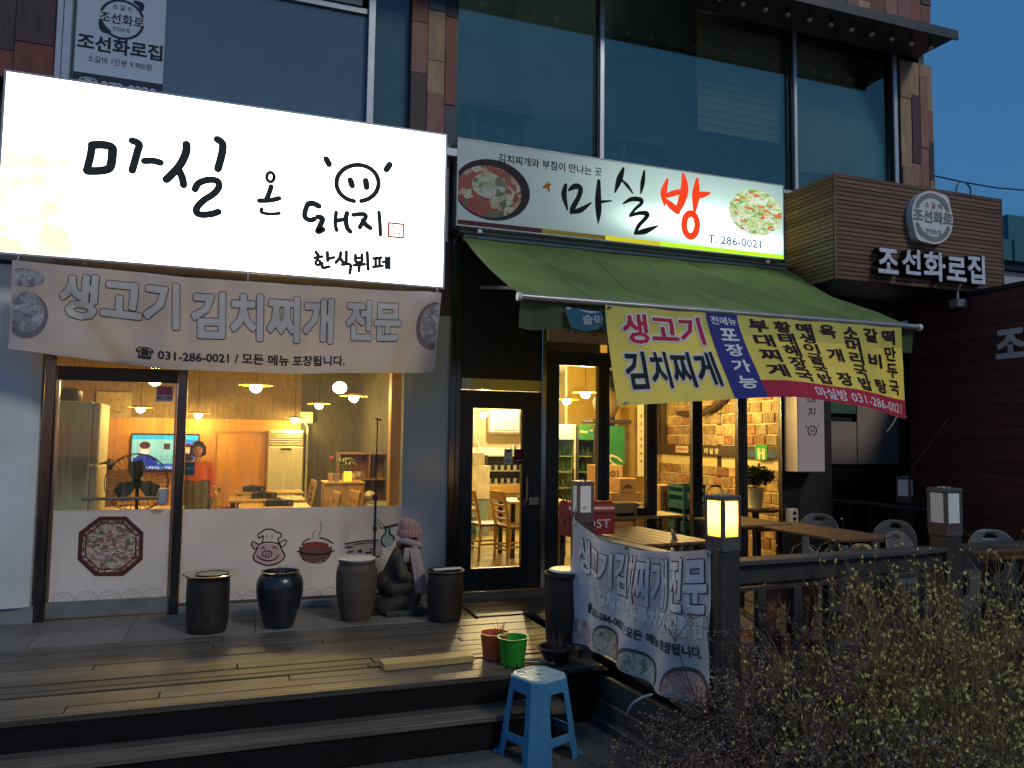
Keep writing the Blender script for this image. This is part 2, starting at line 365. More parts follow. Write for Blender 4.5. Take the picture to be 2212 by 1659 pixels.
# ---- brush strokes and printed outlines: (x, z, width) in the plane of their sign
S1=[[(-1.178,3.726,0.051),(-1.188,3.626,0.0509),(-1.207,3.519,0.0507)],[(-1.178,3.726,0.0457),(-1.111,3.738,0.0458),(-1.045,3.731,0.046),(-1.034,3.687,0.046),(-1.044,3.57,0.0459),(-1.094,3.534,0.0457),(-1.198,3.515,0.0454)],[(-0.898,3.802,0.0519),(-0.848,3.781,0.052),(-0.858,3.712,0.0519),(-0.873,3.634,0.0518),(-0.888,3.561,0.0517)],[(-0.803,3.649,0.0356),(-0.746,3.659,0.0357),(-0.687,3.651,0.0358)],[(-0.5,3.827,0.0586),(-0.501,3.761,0.0585),(-0.531,3.673,0.0583),(-0.576,3.597,0.0581),(-0.637,3.519,0.0578)],[(-0.549,3.608,0.0527),(-0.521,3.549,0.0527),(-0.509,3.49,0.0527)],[(-0.267,3.903,0.0425),(-0.227,3.87,0.0425),(-0.229,3.784,0.0424),(-0.255,3.657,0.0423)],[(-0.422,3.465,0.0362),(-0.394,3.521,0.0363),(-0.321,3.556,0.0364),(-0.256,3.553,0.0366),(-0.242,3.506,0.0365),(-0.278,3.446,0.0364),(-0.353,3.381,0.0362),(-0.399,3.319,0.0361),(-0.402,3.274,0.0361),(-0.361,3.26,0.0361),(-0.285,3.276,0.0363),(-0.239,3.298,0.0364)],[(0.188,3.643,0.0115),(0.187,3.631,0.0115),(0.183,3.619,0.0115),(0.177,3.609,0.0115),(0.169,3.602,0.0115),(0.16,3.599,0.0115),(0.151,3.6,0.0115),(0.142,3.605,0.0115),(0.135,3.613,0.0115),(0.131,3.623,0.0115),(0.129,3.636,0.0115),(0.13,3.648,0.0115),(0.134,3.66,0.0115),(0.14,3.67,0.0115),(0.148,3.677,0.0115),(0.157,3.68,0.0115),(0.166,3.679,0.0115),(0.175,3.674,0.0115),(0.182,3.666,0.0115),(0.186,3.655,0.0115),(0.188,3.643,0.0115)],[(0.167,3.56,0.0244),(0.155,3.512,0.0244),(0.135,3.449,0.0243)],[(0.077,3.428,0.0243),(0.161,3.441,0.0244),(0.232,3.466,0.0245)],[(0.098,3.362,0.0128),(0.095,3.336,0.0128),(0.131,3.325,0.0129),(0.192,3.328,0.0129),(0.239,3.339,0.0129)],[(0.611,3.855,0.0355),(0.634,3.814,0.0355)],[(1.158,3.879,0.0365),(1.129,3.83,0.0364)],[(0.855,3.515,0.0223),(0.804,3.524,0.0222),(0.76,3.547,0.0222),(0.727,3.58,0.0222),(0.707,3.622,0.0222),(0.703,3.669,0.0222),(0.713,3.717,0.0222),(0.739,3.761,0.0223),(0.777,3.798,0.0223),(0.825,3.825,0.0224),(0.877,3.839,0.0225),(0.931,3.839,0.0225),(0.98,3.825,0.0226),(1.021,3.797,0.0226),(1.049,3.759,0.0226),(1.063,3.714,0.0226),(1.061,3.666,0.0226),(1.043,3.618,0.0225),(1.011,3.576,0.0225),(0.968,3.543,0.0224),(0.917,3.522,0.0224)],[(0.819,3.696,0.0357),(0.835,3.651,0.0357)],[(0.952,3.707,0.036),(0.96,3.651,0.036)],[(0.472,3.445,0.032),(0.51,3.455,0.0321),(0.56,3.437,0.0322)],[(0.464,3.435,0.0262),(0.446,3.365,0.0261),(0.453,3.323,0.0261),(0.494,3.307,0.0262),(0.526,3.322,0.0262)],[(0.556,3.343,0.0292),(0.593,3.332,0.0292),(0.58,3.277,0.0292),(0.557,3.214,0.0291),(0.601,3.237,0.0292)],[(0.707,3.398,0.0177),(0.701,3.312,0.0176),(0.714,3.242,0.0176)],[(0.712,3.325,0.0206),(0.78,3.347,0.0207)],[(0.798,3.402,0.0251),(0.791,3.351,0.0251),(0.802,3.278,0.0251),(0.831,3.243,0.0251)],[(0.853,3.393,0.0222),(0.937,3.409,0.0223),(0.961,3.39,0.0224),(0.941,3.349,0.0223),(0.911,3.289,0.0223)],[(0.938,3.352,0.0268),(0.964,3.317,0.0268),(1.001,3.293,0.0268)],[(1.074,3.439,0.018),(1.085,3.338,0.018),(1.091,3.242,0.0179)],[(0.548,3.036,0.0131),(0.566,3.014,0.0131)],[(0.539,2.986,0.0101),(0.601,3.003,0.0102)],[(0.587,2.949,0.0087),(0.586,2.943,0.0087),(0.584,2.937,0.0087),(0.58,2.932,0.0087),(0.574,2.929,0.0087),(0.568,2.927,0.0087),(0.562,2.928,0.0087),(0.557,2.93,0.0087),(0.552,2.934,0.0087),(0.549,2.94,0.0087),(0.548,2.946,0.0087),(0.549,2.952,0.0087),(0.552,2.958,0.0087),(0.556,2.963,0.0087),(0.561,2.966,0.0087),(0.567,2.968,0.0087),(0.573,2.967,0.0087),(0.579,2.965,0.0087),(0.583,2.961,0.0087),(0.586,2.955,0.0087),(0.587,2.949,0.0087)],[(0.643,3.042,0.0131),(0.648,2.972,0.0131)],[(0.651,2.987,0.0102),(0.701,3.005,0.0102)],[(0.603,2.945,0.0116),(0.608,2.907,0.0116),(0.661,2.921,0.0116)],[(0.755,3.052,0.0132),(0.749,3.008,0.0132),(0.716,2.961,0.0131)],[(0.751,3.005,0.0132),(0.779,2.966,0.0132)],[(0.803,3.064,0.0118),(0.804,2.966,0.0117)],[(0.771,2.948,0.0117),(0.839,2.954,0.0118),(0.836,2.877,0.0117)],[(0.881,3.042,0.0118),(0.886,2.983,0.0118),(0.936,2.992,0.0118),(0.935,3.051,0.0118)],[(0.885,3.014,0.0088),(0.935,3.022,0.0089)],[(0.871,2.951,0.0118),(0.96,2.968,0.0118)],[(0.917,2.955,0.0118),(0.913,2.904,0.0118)],[(0.981,3.073,0.0133),(0.993,2.926,0.0133)],[(1.036,3.025,0.0104),(1.105,3.04,0.0104)],[(1.055,3.021,0.0104),(1.057,2.961,0.0104)],[(1.089,3.031,0.0104),(1.09,2.967,0.0104)],[(1.036,2.95,0.0104),(1.118,2.967,0.0104)],[(1.119,3.002,0.0089),(1.147,3.009,0.009)],[(1.147,3.044,0.0105),(1.15,2.951,0.0104)],[(1.174,3.046,0.0105),(1.176,2.949,0.0105)]]
SEAL=[(1.162,3.349,0.009),(1.289,3.356,0.0091),(1.293,3.234,0.0091),(1.168,3.235,0.009)]
S1FOOD=[[(-1.785,3.46,0.0013),(-1.621,3.484,0.0013),(-1.305,3.509,0.0013),(-1.292,3.478,0.0013),(-1.562,3.423,0.0013),(-1.778,3.318,0.0013)],[(-1.754,2.946,0.0013),(-1.63,2.985,0.0013),(-1.489,3.065,0.0013),(-1.429,2.992,0.0013),(-1.291,2.967,0.0013),(-1.32,2.858,0.0013),(-1.284,2.829,0.0013),(-1.747,2.825,0.0013)]]
S2K=[[(2.872,3.922,0.0237),(2.855,3.818,0.0406),(2.893,3.683,0.0101)],[(2.907,3.877,0.017),(2.952,3.913,0.0374),(2.999,3.925,0.0409),(3.029,3.898,0.0375),(3.008,3.819,0.034),(2.95,3.71,0.0373),(2.936,3.663,0.0305)],[(2.932,3.666,0.0237),(3.027,3.693,0.0374),(3.142,3.778,0.0086)],[(3.224,4.008,0.0241),(3.218,3.835,0.0481),(3.222,3.698,0.0446),(3.219,3.585,0.0068)],[(3.244,3.8,0.0223),(3.362,3.824,0.0069)],[(3.493,4.168,0.0175),(3.45,4.054,0.0488),(3.401,3.916,0.0104)],[(3.475,4.048,0.0122),(3.536,3.998,0.0245),(3.596,3.929,0.0087)],[(3.727,4.172,0.0141),(3.708,4.051,0.0352),(3.688,3.94,0.0105)],[(3.493,3.812,0.0104),(3.584,3.866,0.0314),(3.685,3.872,0.0351),(3.692,3.835,0.0246),(3.623,3.769,0.021),(3.569,3.699,0.0209)],[(3.566,3.695,0.0174),(3.671,3.734,0.028),(3.759,3.737,0.0386),(3.739,3.689,0.0316),(3.662,3.604,0.0279),(3.627,3.527,0.0244)],[(3.623,3.523,0.0174),(3.739,3.56,0.042),(3.888,3.631,0.007)]]
S2R=[[(3.991,4.117,0.0143),(3.947,3.974,0.0391),(3.959,3.851,0.0106)],[(4.176,4.192,0.018),(4.192,4.058,0.0504),(4.155,3.91,0.0466),(4.105,3.807,0.0321)],[(3.987,3.952,0.0249),(4.079,3.99,0.0322),(4.16,4.014,0.0251)],[(3.979,3.898,0.0213),(4.025,3.859,0.0392),(4.105,3.807,0.0428)],[(4.341,4.163,0.0181),(4.326,4.002,0.0506),(4.309,3.834,0.0216)],[(4.33,3.988,0.0289),(4.4,4.01,0.0363),(4.492,4.036,0.0109)],[(4.289,3.792,0.0395),(4.31,3.776,0.0396),(4.326,3.751,0.0396),(4.336,3.718,0.0396),(4.339,3.682,0.0396),(4.334,3.645,0.0395),(4.323,3.611,0.0395),(4.305,3.584,0.0394),(4.283,3.566,0.0394),(4.259,3.559,0.0393),(4.235,3.564,0.0393),(4.214,3.58,0.0393),(4.198,3.605,0.0393),(4.188,3.638,0.0393),(4.185,3.674,0.0393),(4.19,3.711,0.0393),(4.201,3.744,0.0394),(4.219,3.771,0.0394),(4.241,3.789,0.0395),(4.265,3.796,0.0395),(4.289,3.792,0.0395)]]
S2STAR=[[(2.644,3.872,0.0134),(2.676,3.889,0.0235),(2.711,3.91,0.0101)],[(2.683,3.923,0.0084),(2.69,3.882,0.0168),(2.701,3.838,0.0067)]]
PIG=[[(0.17,0.527,0.0113),(0.153,0.483,0.0113),(0.136,0.449,0.0113),(0.153,0.41,0.0113),(0.205,0.381,0.0113),(0.266,0.366,0.0114),(0.327,0.378,0.0114),(0.375,0.405,0.0114),(0.396,0.446,0.0115),(0.373,0.488,0.0114),(0.354,0.529,0.0114)],[(0.208,0.563,0.0114),(0.211,0.62,0.0114),(0.183,0.598,0.0114),(0.17,0.631,0.0114),(0.202,0.652,0.0114),(0.222,0.668,0.0114),(0.258,0.674,0.0114),(0.295,0.666,0.0114),(0.316,0.647,0.0114),(0.353,0.635,0.0115),(0.359,0.603,0.0115),(0.335,0.591,0.0114),(0.346,0.55,0.0114)],[(0.182,0.548,0.0114),(0.217,0.559,0.0114),(0.266,0.563,0.0114),(0.321,0.553,0.0114),(0.356,0.537,0.0114)],[(0.171,0.518,0.0101),(0.14,0.509,0.0101),(0.122,0.547,0.0101),(0.123,0.57,0.0101),(0.15,0.564,0.0101),(0.183,0.54,0.0101)],[(0.357,0.524,0.0102),(0.384,0.526,0.0102),(0.402,0.551,0.0102),(0.404,0.576,0.0102),(0.38,0.574,0.0102),(0.353,0.555,0.0102)],[(0.203,0.507,0.0076),(0.215,0.524,0.0076),(0.231,0.506,0.0076)],[(0.292,0.507,0.0076),(0.307,0.524,0.0076),(0.325,0.506,0.0076)],[(0.289,0.462,0.0089),(0.287,0.454,0.0089),(0.282,0.446,0.0089),(0.273,0.441,0.0089),(0.262,0.438,0.0088),(0.249,0.437,0.0088),(0.237,0.439,0.0088),(0.225,0.443,0.0088),(0.216,0.449,0.0088),(0.21,0.457,0.0088),(0.208,0.465,0.0088),(0.21,0.473,0.0088),(0.215,0.48,0.0088),(0.224,0.486,0.0088),(0.235,0.489,0.0088),(0.247,0.49,0.0088),(0.26,0.488,0.0089),(0.271,0.484,0.0089),(0.28,0.478,0.0089),(0.286,0.47,0.0089),(0.289,0.462,0.0089)],[(0.166,0.453,0.0101),(0.21,0.418,0.0101),(0.271,0.406,0.0101),(0.32,0.419,0.0101),(0.344,0.451,0.0102)],[(0.238,0.473,0.0063),(0.237,0.452,0.0063)],[(0.26,0.472,0.0063),(0.26,0.452,0.0063)],[(0.239,0.629,0.0051),(0.242,0.594,0.0051)],[(0.284,0.628,0.0051),(0.287,0.59,0.0051)],[(0.501,0.476,0.0128),(0.573,0.455,0.0128),(0.656,0.444,0.0129),(0.738,0.449,0.0129),(0.811,0.472,0.013)],[(0.539,0.536,0.0103),(0.555,0.561,0.0103),(0.601,0.58,0.0103)],[(0.683,0.587,0.0104),(0.741,0.573,0.0104),(0.8,0.535,0.0104)],[(0.519,0.515,0.0077),(0.526,0.451,0.0077),(0.556,0.402,0.0077),(0.645,0.373,0.0077),(0.728,0.38,0.0077),(0.777,0.435,0.0078),(0.788,0.506,0.0078)],[(0.626,0.585,0.0039),(0.624,0.618,0.0039),(0.651,0.652,0.0039)],[(0.672,0.609,0.0039),(0.694,0.664,0.0039),(0.686,0.725,0.0039)],[(0.904,0.528,0.0105),(1.048,0.548,0.0105),(1.2,0.551,0.0106)],[(0.902,0.495,0.0104),(0.97,0.499,0.0105)],[(0.919,0.453,0.0091),(0.978,0.459,0.0092)],[(0.936,0.413,0.0091),(0.966,0.417,0.0092)],[(0.953,0.389,0.0118),(1.085,0.379,0.0118),(1.211,0.408,0.0119)],[(1.024,0.462,0.0105),(1.043,0.469,0.0105),(1.053,0.456,0.0105),(1.03,0.452,0.0105)],[(1.09,0.444,0.0118),(1.143,0.447,0.0119)],[(1.122,0.477,0.0079),(1.149,0.471,0.0079)],[(0.983,0.519,0.0066),(1.101,0.531,0.0066),(1.181,0.523,0.0066)],[(1.258,0.669,0.012),(1.262,0.616,0.012),(1.231,0.574,0.012),(1.229,0.526,0.0119),(1.262,0.49,0.012)],[(1.301,0.671,0.012),(1.3,0.612,0.012),(1.333,0.58,0.012),(1.345,0.547,0.012)],[(1.255,0.669,0.0107),(1.301,0.673,0.0107)]]
FILLPINK=[[(0.173,0.526,0.0013),(0.153,0.483,0.0013),(0.14,0.448,0.0013),(0.156,0.414,0.0013),(0.205,0.385,0.0013),(0.266,0.37,0.0013),(0.327,0.383,0.0013),(0.373,0.409,0.0013),(0.392,0.446,0.0013),(0.37,0.488,0.0013),(0.349,0.529,0.0013),(0.266,0.552,0.0013),(0.187,0.544,0.0013)],[(0.164,0.52,0.0013),(0.14,0.516,0.0013),(0.127,0.546,0.0013),(0.129,0.564,0.0013),(0.163,0.552,0.0013)]]
FILLBROWN=[[(0.519,0.514,0.0013),(0.526,0.45,0.0013),(0.556,0.402,0.0013),(0.645,0.375,0.0013),(0.728,0.382,0.0013),(0.778,0.434,0.0013),(0.788,0.505,0.0013)]]
FILLRED=[[(0.767,0.519,0.0013),(0.762,0.51,0.0013),(0.745,0.501,0.0013),(0.72,0.495,0.0013),(0.687,0.492,0.0013),(0.651,0.492,0.0013),(0.615,0.495,0.0013),(0.582,0.5,0.0013),(0.556,0.508,0.0013),(0.539,0.517,0.0013),(0.533,0.527,0.0013),(0.539,0.536,0.0013),(0.555,0.544,0.0013),(0.581,0.55,0.0013),(0.613,0.553,0.0013),(0.649,0.554,0.0013),(0.685,0.551,0.0013),(0.718,0.546,0.0013),(0.744,0.538,0.0013),(0.761,0.529,0.0013)]]
FILLTAN=[[(0.907,0.525,0.0013),(1.048,0.545,0.0013),(1.208,0.545,0.0013),(1.243,0.496,0.0013),(1.238,0.41,0.0013),(1.085,0.383,0.0013),(0.954,0.395,0.0013)]]
FILLGREEN=[[(1.261,0.669,0.0013),(1.265,0.615,0.0013),(1.234,0.574,0.0013),(1.232,0.526,0.0013),(1.266,0.489,0.0013),(1.317,0.487,0.0013),(1.345,0.546,0.0013),(1.331,0.58,0.0013),(1.3,0.612,0.0013),(1.299,0.671,0.0013)]]
OCT=[(-1.051,0.807,0.0014),(-0.855,0.804,0.0014),(-0.722,0.672,0.0014),(-0.718,0.452,0.0014),(-0.854,0.326,0.0014),(-1.06,0.334,0.0014),(-1.191,0.471,0.0014),(-1.191,0.685,0.0014)]
VS=[[(5.743,1.966,0.0092),(5.736,1.924,0.0092),(5.771,1.909,0.0092),(5.801,1.926,0.0092)],[(5.74,1.963,0.0092),(5.785,1.967,0.0092)],[(5.798,1.968,0.0093),(5.791,1.939,0.0092)],[(5.805,1.959,0.0079),(5.804,1.91,0.0079)],[(5.804,1.939,0.0079),(5.83,1.942,0.0079)],[(5.831,1.982,0.0079),(5.833,1.905,0.0079)],[(5.741,1.829,0.0105),(5.79,1.836,0.0105),(5.77,1.806,0.0105),(5.74,1.769,0.0105)],[(5.773,1.804,0.0092),(5.795,1.783,0.0092)],[(5.825,1.842,0.0106),(5.821,1.776,0.0106)],[(5.706,1.654,0.0079),(5.715,1.634,0.0079)],[(5.874,1.661,0.0079),(5.864,1.642,0.0079)],[(5.773,1.553,0.0105),(5.758,1.559,0.0105),(5.746,1.567,0.0105),(5.737,1.579,0.0105),(5.733,1.593,0.0105),(5.733,1.607,0.0105),(5.738,1.621,0.0105),(5.746,1.633,0.0105),(5.759,1.643,0.0105),(5.773,1.649,0.0105),(5.79,1.651,0.0105),(5.806,1.65,0.0105),(5.82,1.644,0.0105),(5.832,1.635,0.0105),(5.841,1.623,0.0105),(5.845,1.609,0.0105),(5.845,1.595,0.0105),(5.839,1.581,0.0105),(5.83,1.569,0.0105),(5.818,1.559,0.0105),(5.802,1.553,0.0105)],[(5.774,1.612,0.0105),(5.776,1.589,0.0105)],[(5.808,1.612,0.0105),(5.808,1.59,0.0105)]]
R_ = random.Random(7)
for n_, c_ in (('black_ink', (.01, .013, .013)), ('pale_ink', (.42, .5, .55)), ('navy_ink', (.02, .03, .05)), ('red_ink', (.45, .02, .03)), ('crimson_ink', (.42, .02, .05)), ('brown_ink', (.10, .06, .04)), ('string', (.5, .5, .5)), ('bowl_rim', (.16, .15, .17)), ('glove_white', (.6, .62, .4)), ('paper_white', (.72, .72, .74))): flat(n_, c_)
flat('blue_ink', (.02, .08, .38), emis=.12)
M('sign_rim', (.35, .38, .38), rough=.4, metal=.5); M('grey_frame', (.2, .22, .24), rough=.4); M('bag_plastic', (.5, .48, .36), rough=.25, bump=.8, scale=20, bd=.03); M('black_plastic', (.012, .012, .013), rough=.35)
# ================================================================ SETTING
ORG[0] = Vector((0, 0, 0))
asph = M('asphalt', (.075, .075, .068), rough=.8, var=.8, scale=55, bump=.5, dirt=.4, bd=.006)
g = G().grid(lambda u, v: (-60+160*u, -60+160*v, -.36), 8, 8); o = g.build('ground', asph, kind='structure'); tag(o, 'dark worn asphalt ground in front of the deck', None)

# weathered deck, boards run along the shop fronts
DK = M('deck_wood', (.090, .080, .066), rough=.40, var=.75, scale=5, stretch=(.3, 15, 15), bump=.6, rnd=.3, dirt=.6, detail=10, bd=.006)
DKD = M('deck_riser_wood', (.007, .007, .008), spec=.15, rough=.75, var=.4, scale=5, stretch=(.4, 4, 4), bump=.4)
deck = thing('deck', None, None); deck['kind'] = 'structure'; deck['label'] = 'dark weathered timber deck with two steps before the shops'
def board(x0, x1, y0, y1, z0, z1, m=DK, par=deck, tilt=0):
    g = G(); g.cbox(((x0+x1)/2, (y0+y1)/2, (z0+z1)/2), (x1-x0, y1-y0, z1-z0), Matrix.Rotation(tilt, 3, 'X'), .003); return g.build('plank', m, par)
ys = -.815; row = 0
while ys > -2.27:
    w = .1135; x = -4.2+R_.random()*.8-(row % 2)*1.1
    while x < 2.28:
        L = R_.choice([1.8, 2.4, 3.0]); x1 = min(x+L, 2.30)
        zz = R_.uniform(-.004, .003)
        if row == 9: zz -= .004
        if x1-x > .1: board(x+.003, x1-.003, ys-w+.004+(.034 if row == 9 else 0), ys-.003, -.032+zz, zz, tilt=R_.uniform(-.01, .01))
        x = x1
    ys -= w; row += 1
board(-4.5, 2.3, -2.325, ys-.002, -.034, 0)
# deck under the awning, next to the door
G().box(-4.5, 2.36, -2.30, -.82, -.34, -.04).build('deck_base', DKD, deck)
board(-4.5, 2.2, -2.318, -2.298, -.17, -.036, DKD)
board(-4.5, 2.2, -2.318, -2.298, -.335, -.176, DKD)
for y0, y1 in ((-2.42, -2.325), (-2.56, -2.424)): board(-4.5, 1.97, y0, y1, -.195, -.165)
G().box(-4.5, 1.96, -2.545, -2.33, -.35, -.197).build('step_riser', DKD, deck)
x = 1.72
for k in range(7): board(1.90, 2.72, -.80+k*.098, -.707+k*.098, -.03, .006+.001*(k % 3))
board(1.875, 1.895, -.84, -.1, -.02, .012, DKD)
# stone kerb in front of the left shop
band = thing('pavement', 'grey stone paving strip under the left shop front', None, kind='structure')
ST = M('granite', (.16, .155, .145), rough=.6, var=.3, scale=30, bump=.3, rnd=.15, dirt=.5)
x = -4.4
for k in range(12):
    L = [.78, .6, .9][k % 3]
    G().box(x+.002, min(x+L, 1.88)-.002, -.42, .02, -.06, .004, .003).build('stone', ST, band); G().box(x+.002, min(x+L, 1.88)-.002, -.81, -.424, -.06, 0.0, .003).build('stone', ST, band)
    x += L
    if x > 1.8: break
# terrace floor
ter = thing('terrace_floor', 'raised timber terrace floor behind the fence', None, kind='structure')
y = -3.3; k = 0
while y < -.12:
    board(2.40, 7.35, y, y+.135, -.03, R_.uniform(-.003, .002), par=ter); y += .14
G().box(2.42, 7.38, -3.32, -.05, -.34, -.035).build('terrace_base', DKD, ter)
# raised planting bed behind the shrubs
bed = M('soil', (.03, .024, .018), rough=.95, var=.5, scale=25, bump=1, bd=.02)
o = G().grid(lambda u, v: (2.12+6*u, -4.9+1.40*v, -.33+.06*noise.noise(Vector((u*20, v*5, 0)))), 60, 16).build('planting_bed', bed, smooth=True, kind='structure')

# ================================================================ THE BUILDING
bld = thing('commercial_building', 'two storey commercial building with dark glass above and lit restaurants below', 'building')
WH = M('white_panel', (.62, .66, .68), rough=.45, var=.06, scale=2, bump=.03, dirt=.3)
DKM = M('dark_metal', (.012, .013, .018), rough=.4, metal=.0, var=.2, bump=.02)
DCH = M('steel_dark_reflect', (.10, .105, .105), rough=.2, metal=1, var=.4, scale=5, bump=.02, stretch=(4, 4, .5))  # chrome darkened in its colour to carry the reflection of the dark street
CHR = M('steel', (.34, .34, .33), rough=.18, metal=1, var=.2, scale=5, bump=.02, stretch=(4, 4, .5))
ALU = M('aluminium', (.50, .53, .56), rough=.38, metal=.6, var=.1, bump=.02)
GRN = M('grey_green_panel', (.44, .52, .47), rough=.25, var=.05, scale=2, bump=.0, dirt=.1)
CON = M('dark_wall', (.05, .05, .055), rough=.8, var=.2)
P = lambda name, m, *b, bev=0, par=None: G().box(*b, bev).build(name, m, par or bld)
# lower left white wall with rounded edge
def wl(u, v):
    a = [-4.6, -1.75, -1.56, -1.50, -1.49, -1.49]; yy = [-.10, -.10, -.08, -.04, 0, .12]
    t = u*5; i = min(int(t), 4); f = t-i
    return (a[i]*(1-f)+a[i+1]*f, yy[i]*(1-f)+yy[i+1]*f, .13+2.65*v)
G().grid(wl, 25, 2).build('wall', WH, bld, smooth=True)
P('skirting', M('skirting', (.2, .2, .2), rough=.5), -4.6, -1.47, -.06, .02, .0, .13)
P('wall', CON, -4.6, -1.46, .14, .24, 0, 4.3)
# left shop front: posts, header, sill
P('post', DCH, -1.475, -1.40, -.05, .06, 0.0, 2.86, bev=.006)
P('post', DCH, -.505, -.435, -.05, .06, .0, 2.86, bev=.006)
P('post', DCH, 1.825, 1.885, -.05, .06, .0, 3.4, bev=.004)
P('lintel', M('brown_metal', (.10, .05, .035), rough=.4), -1.40, 1.85, .01, .12, 2.62, 3.42)
P('wall', GRN, 1.401, 1.825, -.005, .10, .061, 2.62)
P('sill', M('sill_metal', (.25, .26, .26), rough=.4, metal=.3), -.435, 1.825, -.055, .07, .004, .06, bev=.004)
w = P('window', M('sealant', (.06, .06, .06)), -.435, 1.40, -.004, .012, .062, .085); w.name = 'window'
win1 = w
G().box(-.435, 1.40, -.003, .003, .0851, 2.62).build('pane', GL('dusty_glass', refl=.07, dust=.16), win1)
# glass door of the left shop
door = thing_door = G().box(-1.395, -.51, -.012, .03, .02, .145).build('door', M('door_rail', (.22, .23, .23), rough=.35, metal=.4), bld)
G().box(-1.395, -.51, -.012, .03, 1.90, 2.01).build('top_rail', DKM, door)
G().box(-1.378, -.527, .004, .010, .146, 1.899).build('pane', GL('dusty_glass'), door)
for a, b in ((-1.395, -1.379), (-.526, -.51)): G().box(a, b, -.012, .03, .146, 1.899).build('stile', CHR, door)
hb = G().tube([(-1.17, -.09, .955), (-.62, -.09, .955)], .012).build('handle', M('handle_steel', (.16, .16, .16), rough=.45, metal=.5), door, smooth=True)
G().box(-.625, -.545, -.10, -.012, .90, 1.03, .012).build('lock', ALU, door)
G().tube([(-1.15, -.012, .955), (-1.15, -.09, .955)], .009, 6).build('bracket', CHR, door)
P('transom_glass', GL('dusty_glass'), -1.40, -.51, 0, .006, 2.02, 2.60)
# white film on the lower glass
FILM = CL('frosted_film', (.73, .72, .73), trans=.34, var=.09, scale=2.2)
f1 = G().box(-.430, 1.818, -.010, -.007, .088, .853).build('film', FILM, win1)
f2 = G().box(-1.376, -.529, -.002, .002, .148, .858).build('film', FILM, door)
INKD = flat('dark_ink', (.015, .015, .02)); 
GREYINK = flat('grey_ink', (.36, .36, .40))
fP = onY(-.0125)
def strokes(data, fn, mat, parent, name='drawing', off0=.0):
    g = G()
    for i, s in enumerate(data): g.stroke(s, fn, off0+i*.00015)
    return g.build(name, mat, parent)
strokes(PIG, lambda x, z, o: (x, -.0125-o, z), INKD, f1)
for data, c, n in ((FILLPINK, (.62, .40, .38), 'pink_print'), (FILLBROWN, (.17, .08, .06), 'brown_print'), (FILLRED, (.3, .06, .05), 'red_print'), (FILLTAN, (.42, .37, .30), 'tan_print'), (FILLGREEN, (.36, .45, .42), 'green_print')):
    g = G()
    for i, pl in enumerate(data): g.poly([(x, -.0104-(.0006 if n in ('red_print', 'green_print') else 0)-i*.0003, z) for x, z, w in pl])
    g.build('printed_shape', flat(n, c), f1)
# faint wave rosettes along the bottom of the film
def rosettes(x0, x1, z, Y, par, r=.085):
    g = G(); x = x0+r; k = 0
    while x < x1-r*.3:
        for rr in (r, r*.8, r*.45):
            pts = [(x+rr*cos(a), z+rr*.8*sin(a), .004) for a in [pi*q/14 for q in range(15)]]
            g.stroke(pts, lambda a, b, o: (a, Y-.0004*(k % 2), b), 0, 2); k += 1
        x += r*1.9
    g.build('printed_pattern', GREYINK, par)
rosettes(-.43, 1.8, .09, -.0103, f1); rosettes(-1.36, -.55, .15, -.0024, f2)
# octagonal dish print on the door
KIMCHI = FOOD('noodle_print', [(.5, .42, .36), (.35, .12, .10), (.55, .45, .42), (.12, .16, .06), (.40, .22, .2), (.6, .52, .46)], 34, stretch=(1, 1, 1.8))
G().poly([(x, -.0035, z) for x, z, w in OCT]).build('printed_dish', KIMCHI, f2)
g = G(); cx = sum(p[0] for p in OCT)/8; cz = sum(p[1] for p in OCT)/8
def ring(g, P0, k0, k1, Y):
    for i in range(len(P0)):
        a, b = P0[i], P0[(i+1) % len(P0)]
        q = lambda p, k: (cx+(p[0]-cx)*k, Y, cz+(p[1]-cz)*k)
        g.add([q(a, k0), q(b, k0), q(b, k1), q(a, k1)], [(0, 1, 2, 3)])
ring(g, OCT, 1.0, .87, -.0042); ring(g, OCT, .79, .745, -.0042)
for i in range(8):
    a, b = OCT[i], OCT[(i+1) % 8]
    for t in (.03, .3, .7, .97):
        x, z = a[0]*(1-t)+b[0]*t, a[1]*(1-t)+b[1]*t
        g.stroke([(cx+(x-cx)*.94, cz+(z-cz)*.94, .008), (cx+(x-cx)*.79, cz+(z-cz)*.79, .008)], lambda p, q, o: (p, -.0046-.0001*i, q), 0, 1)
g.build('printed_frame', flat('maroon_ink', (.09, .03, .028)), f2)

# right shop front: dark door in a steel frame
P('post', DCH, 1.885, 1.935, -.05, .05, .03, 3.36, bev=.006)
P('post', CHR, 2.748, 2.80, -.05, .05, .03, 3.36, bev=.006)
P('lintel', CHR, 1.936, 2.747, -.045, .05, 1.935, 2.045, bev=.006)
P('sill', M('step_steel', (.2, .2, .19), rough=.35, metal=.6), 1.936, 5.8, -.12, .05, .0, .045, bev=.006)
P('panel', DKM, 1.936, 2.747, -.01, .04, 2.046, 3.36)
BLK = M('black_frame', (.016, .016, .018), rough=.38, var=.3, bump=.05)
d2 = G(); 
for b in ((1.940, 2.062, .052, 1.928), (2.556, 2.744, .052, 1.928)): d2.box(b[0], b[1], -.03, .02, b[2], b[3])
d2.box(2.0621, 2.5559, -.03, .02, .052, .262); d2.box(2.0621, 2.5559, -.03, .02, 1.76, 1.928)
door2 = d2.build('door', BLK, bld); door2['label'] = 'black framed glass door of the right restaurant'
G().box(2.0622, 2.5558, -.006, 0, .2622, 1.7598).build('pane', GL('clean_glass', (.97, .97, .95), refl=.05), door2)
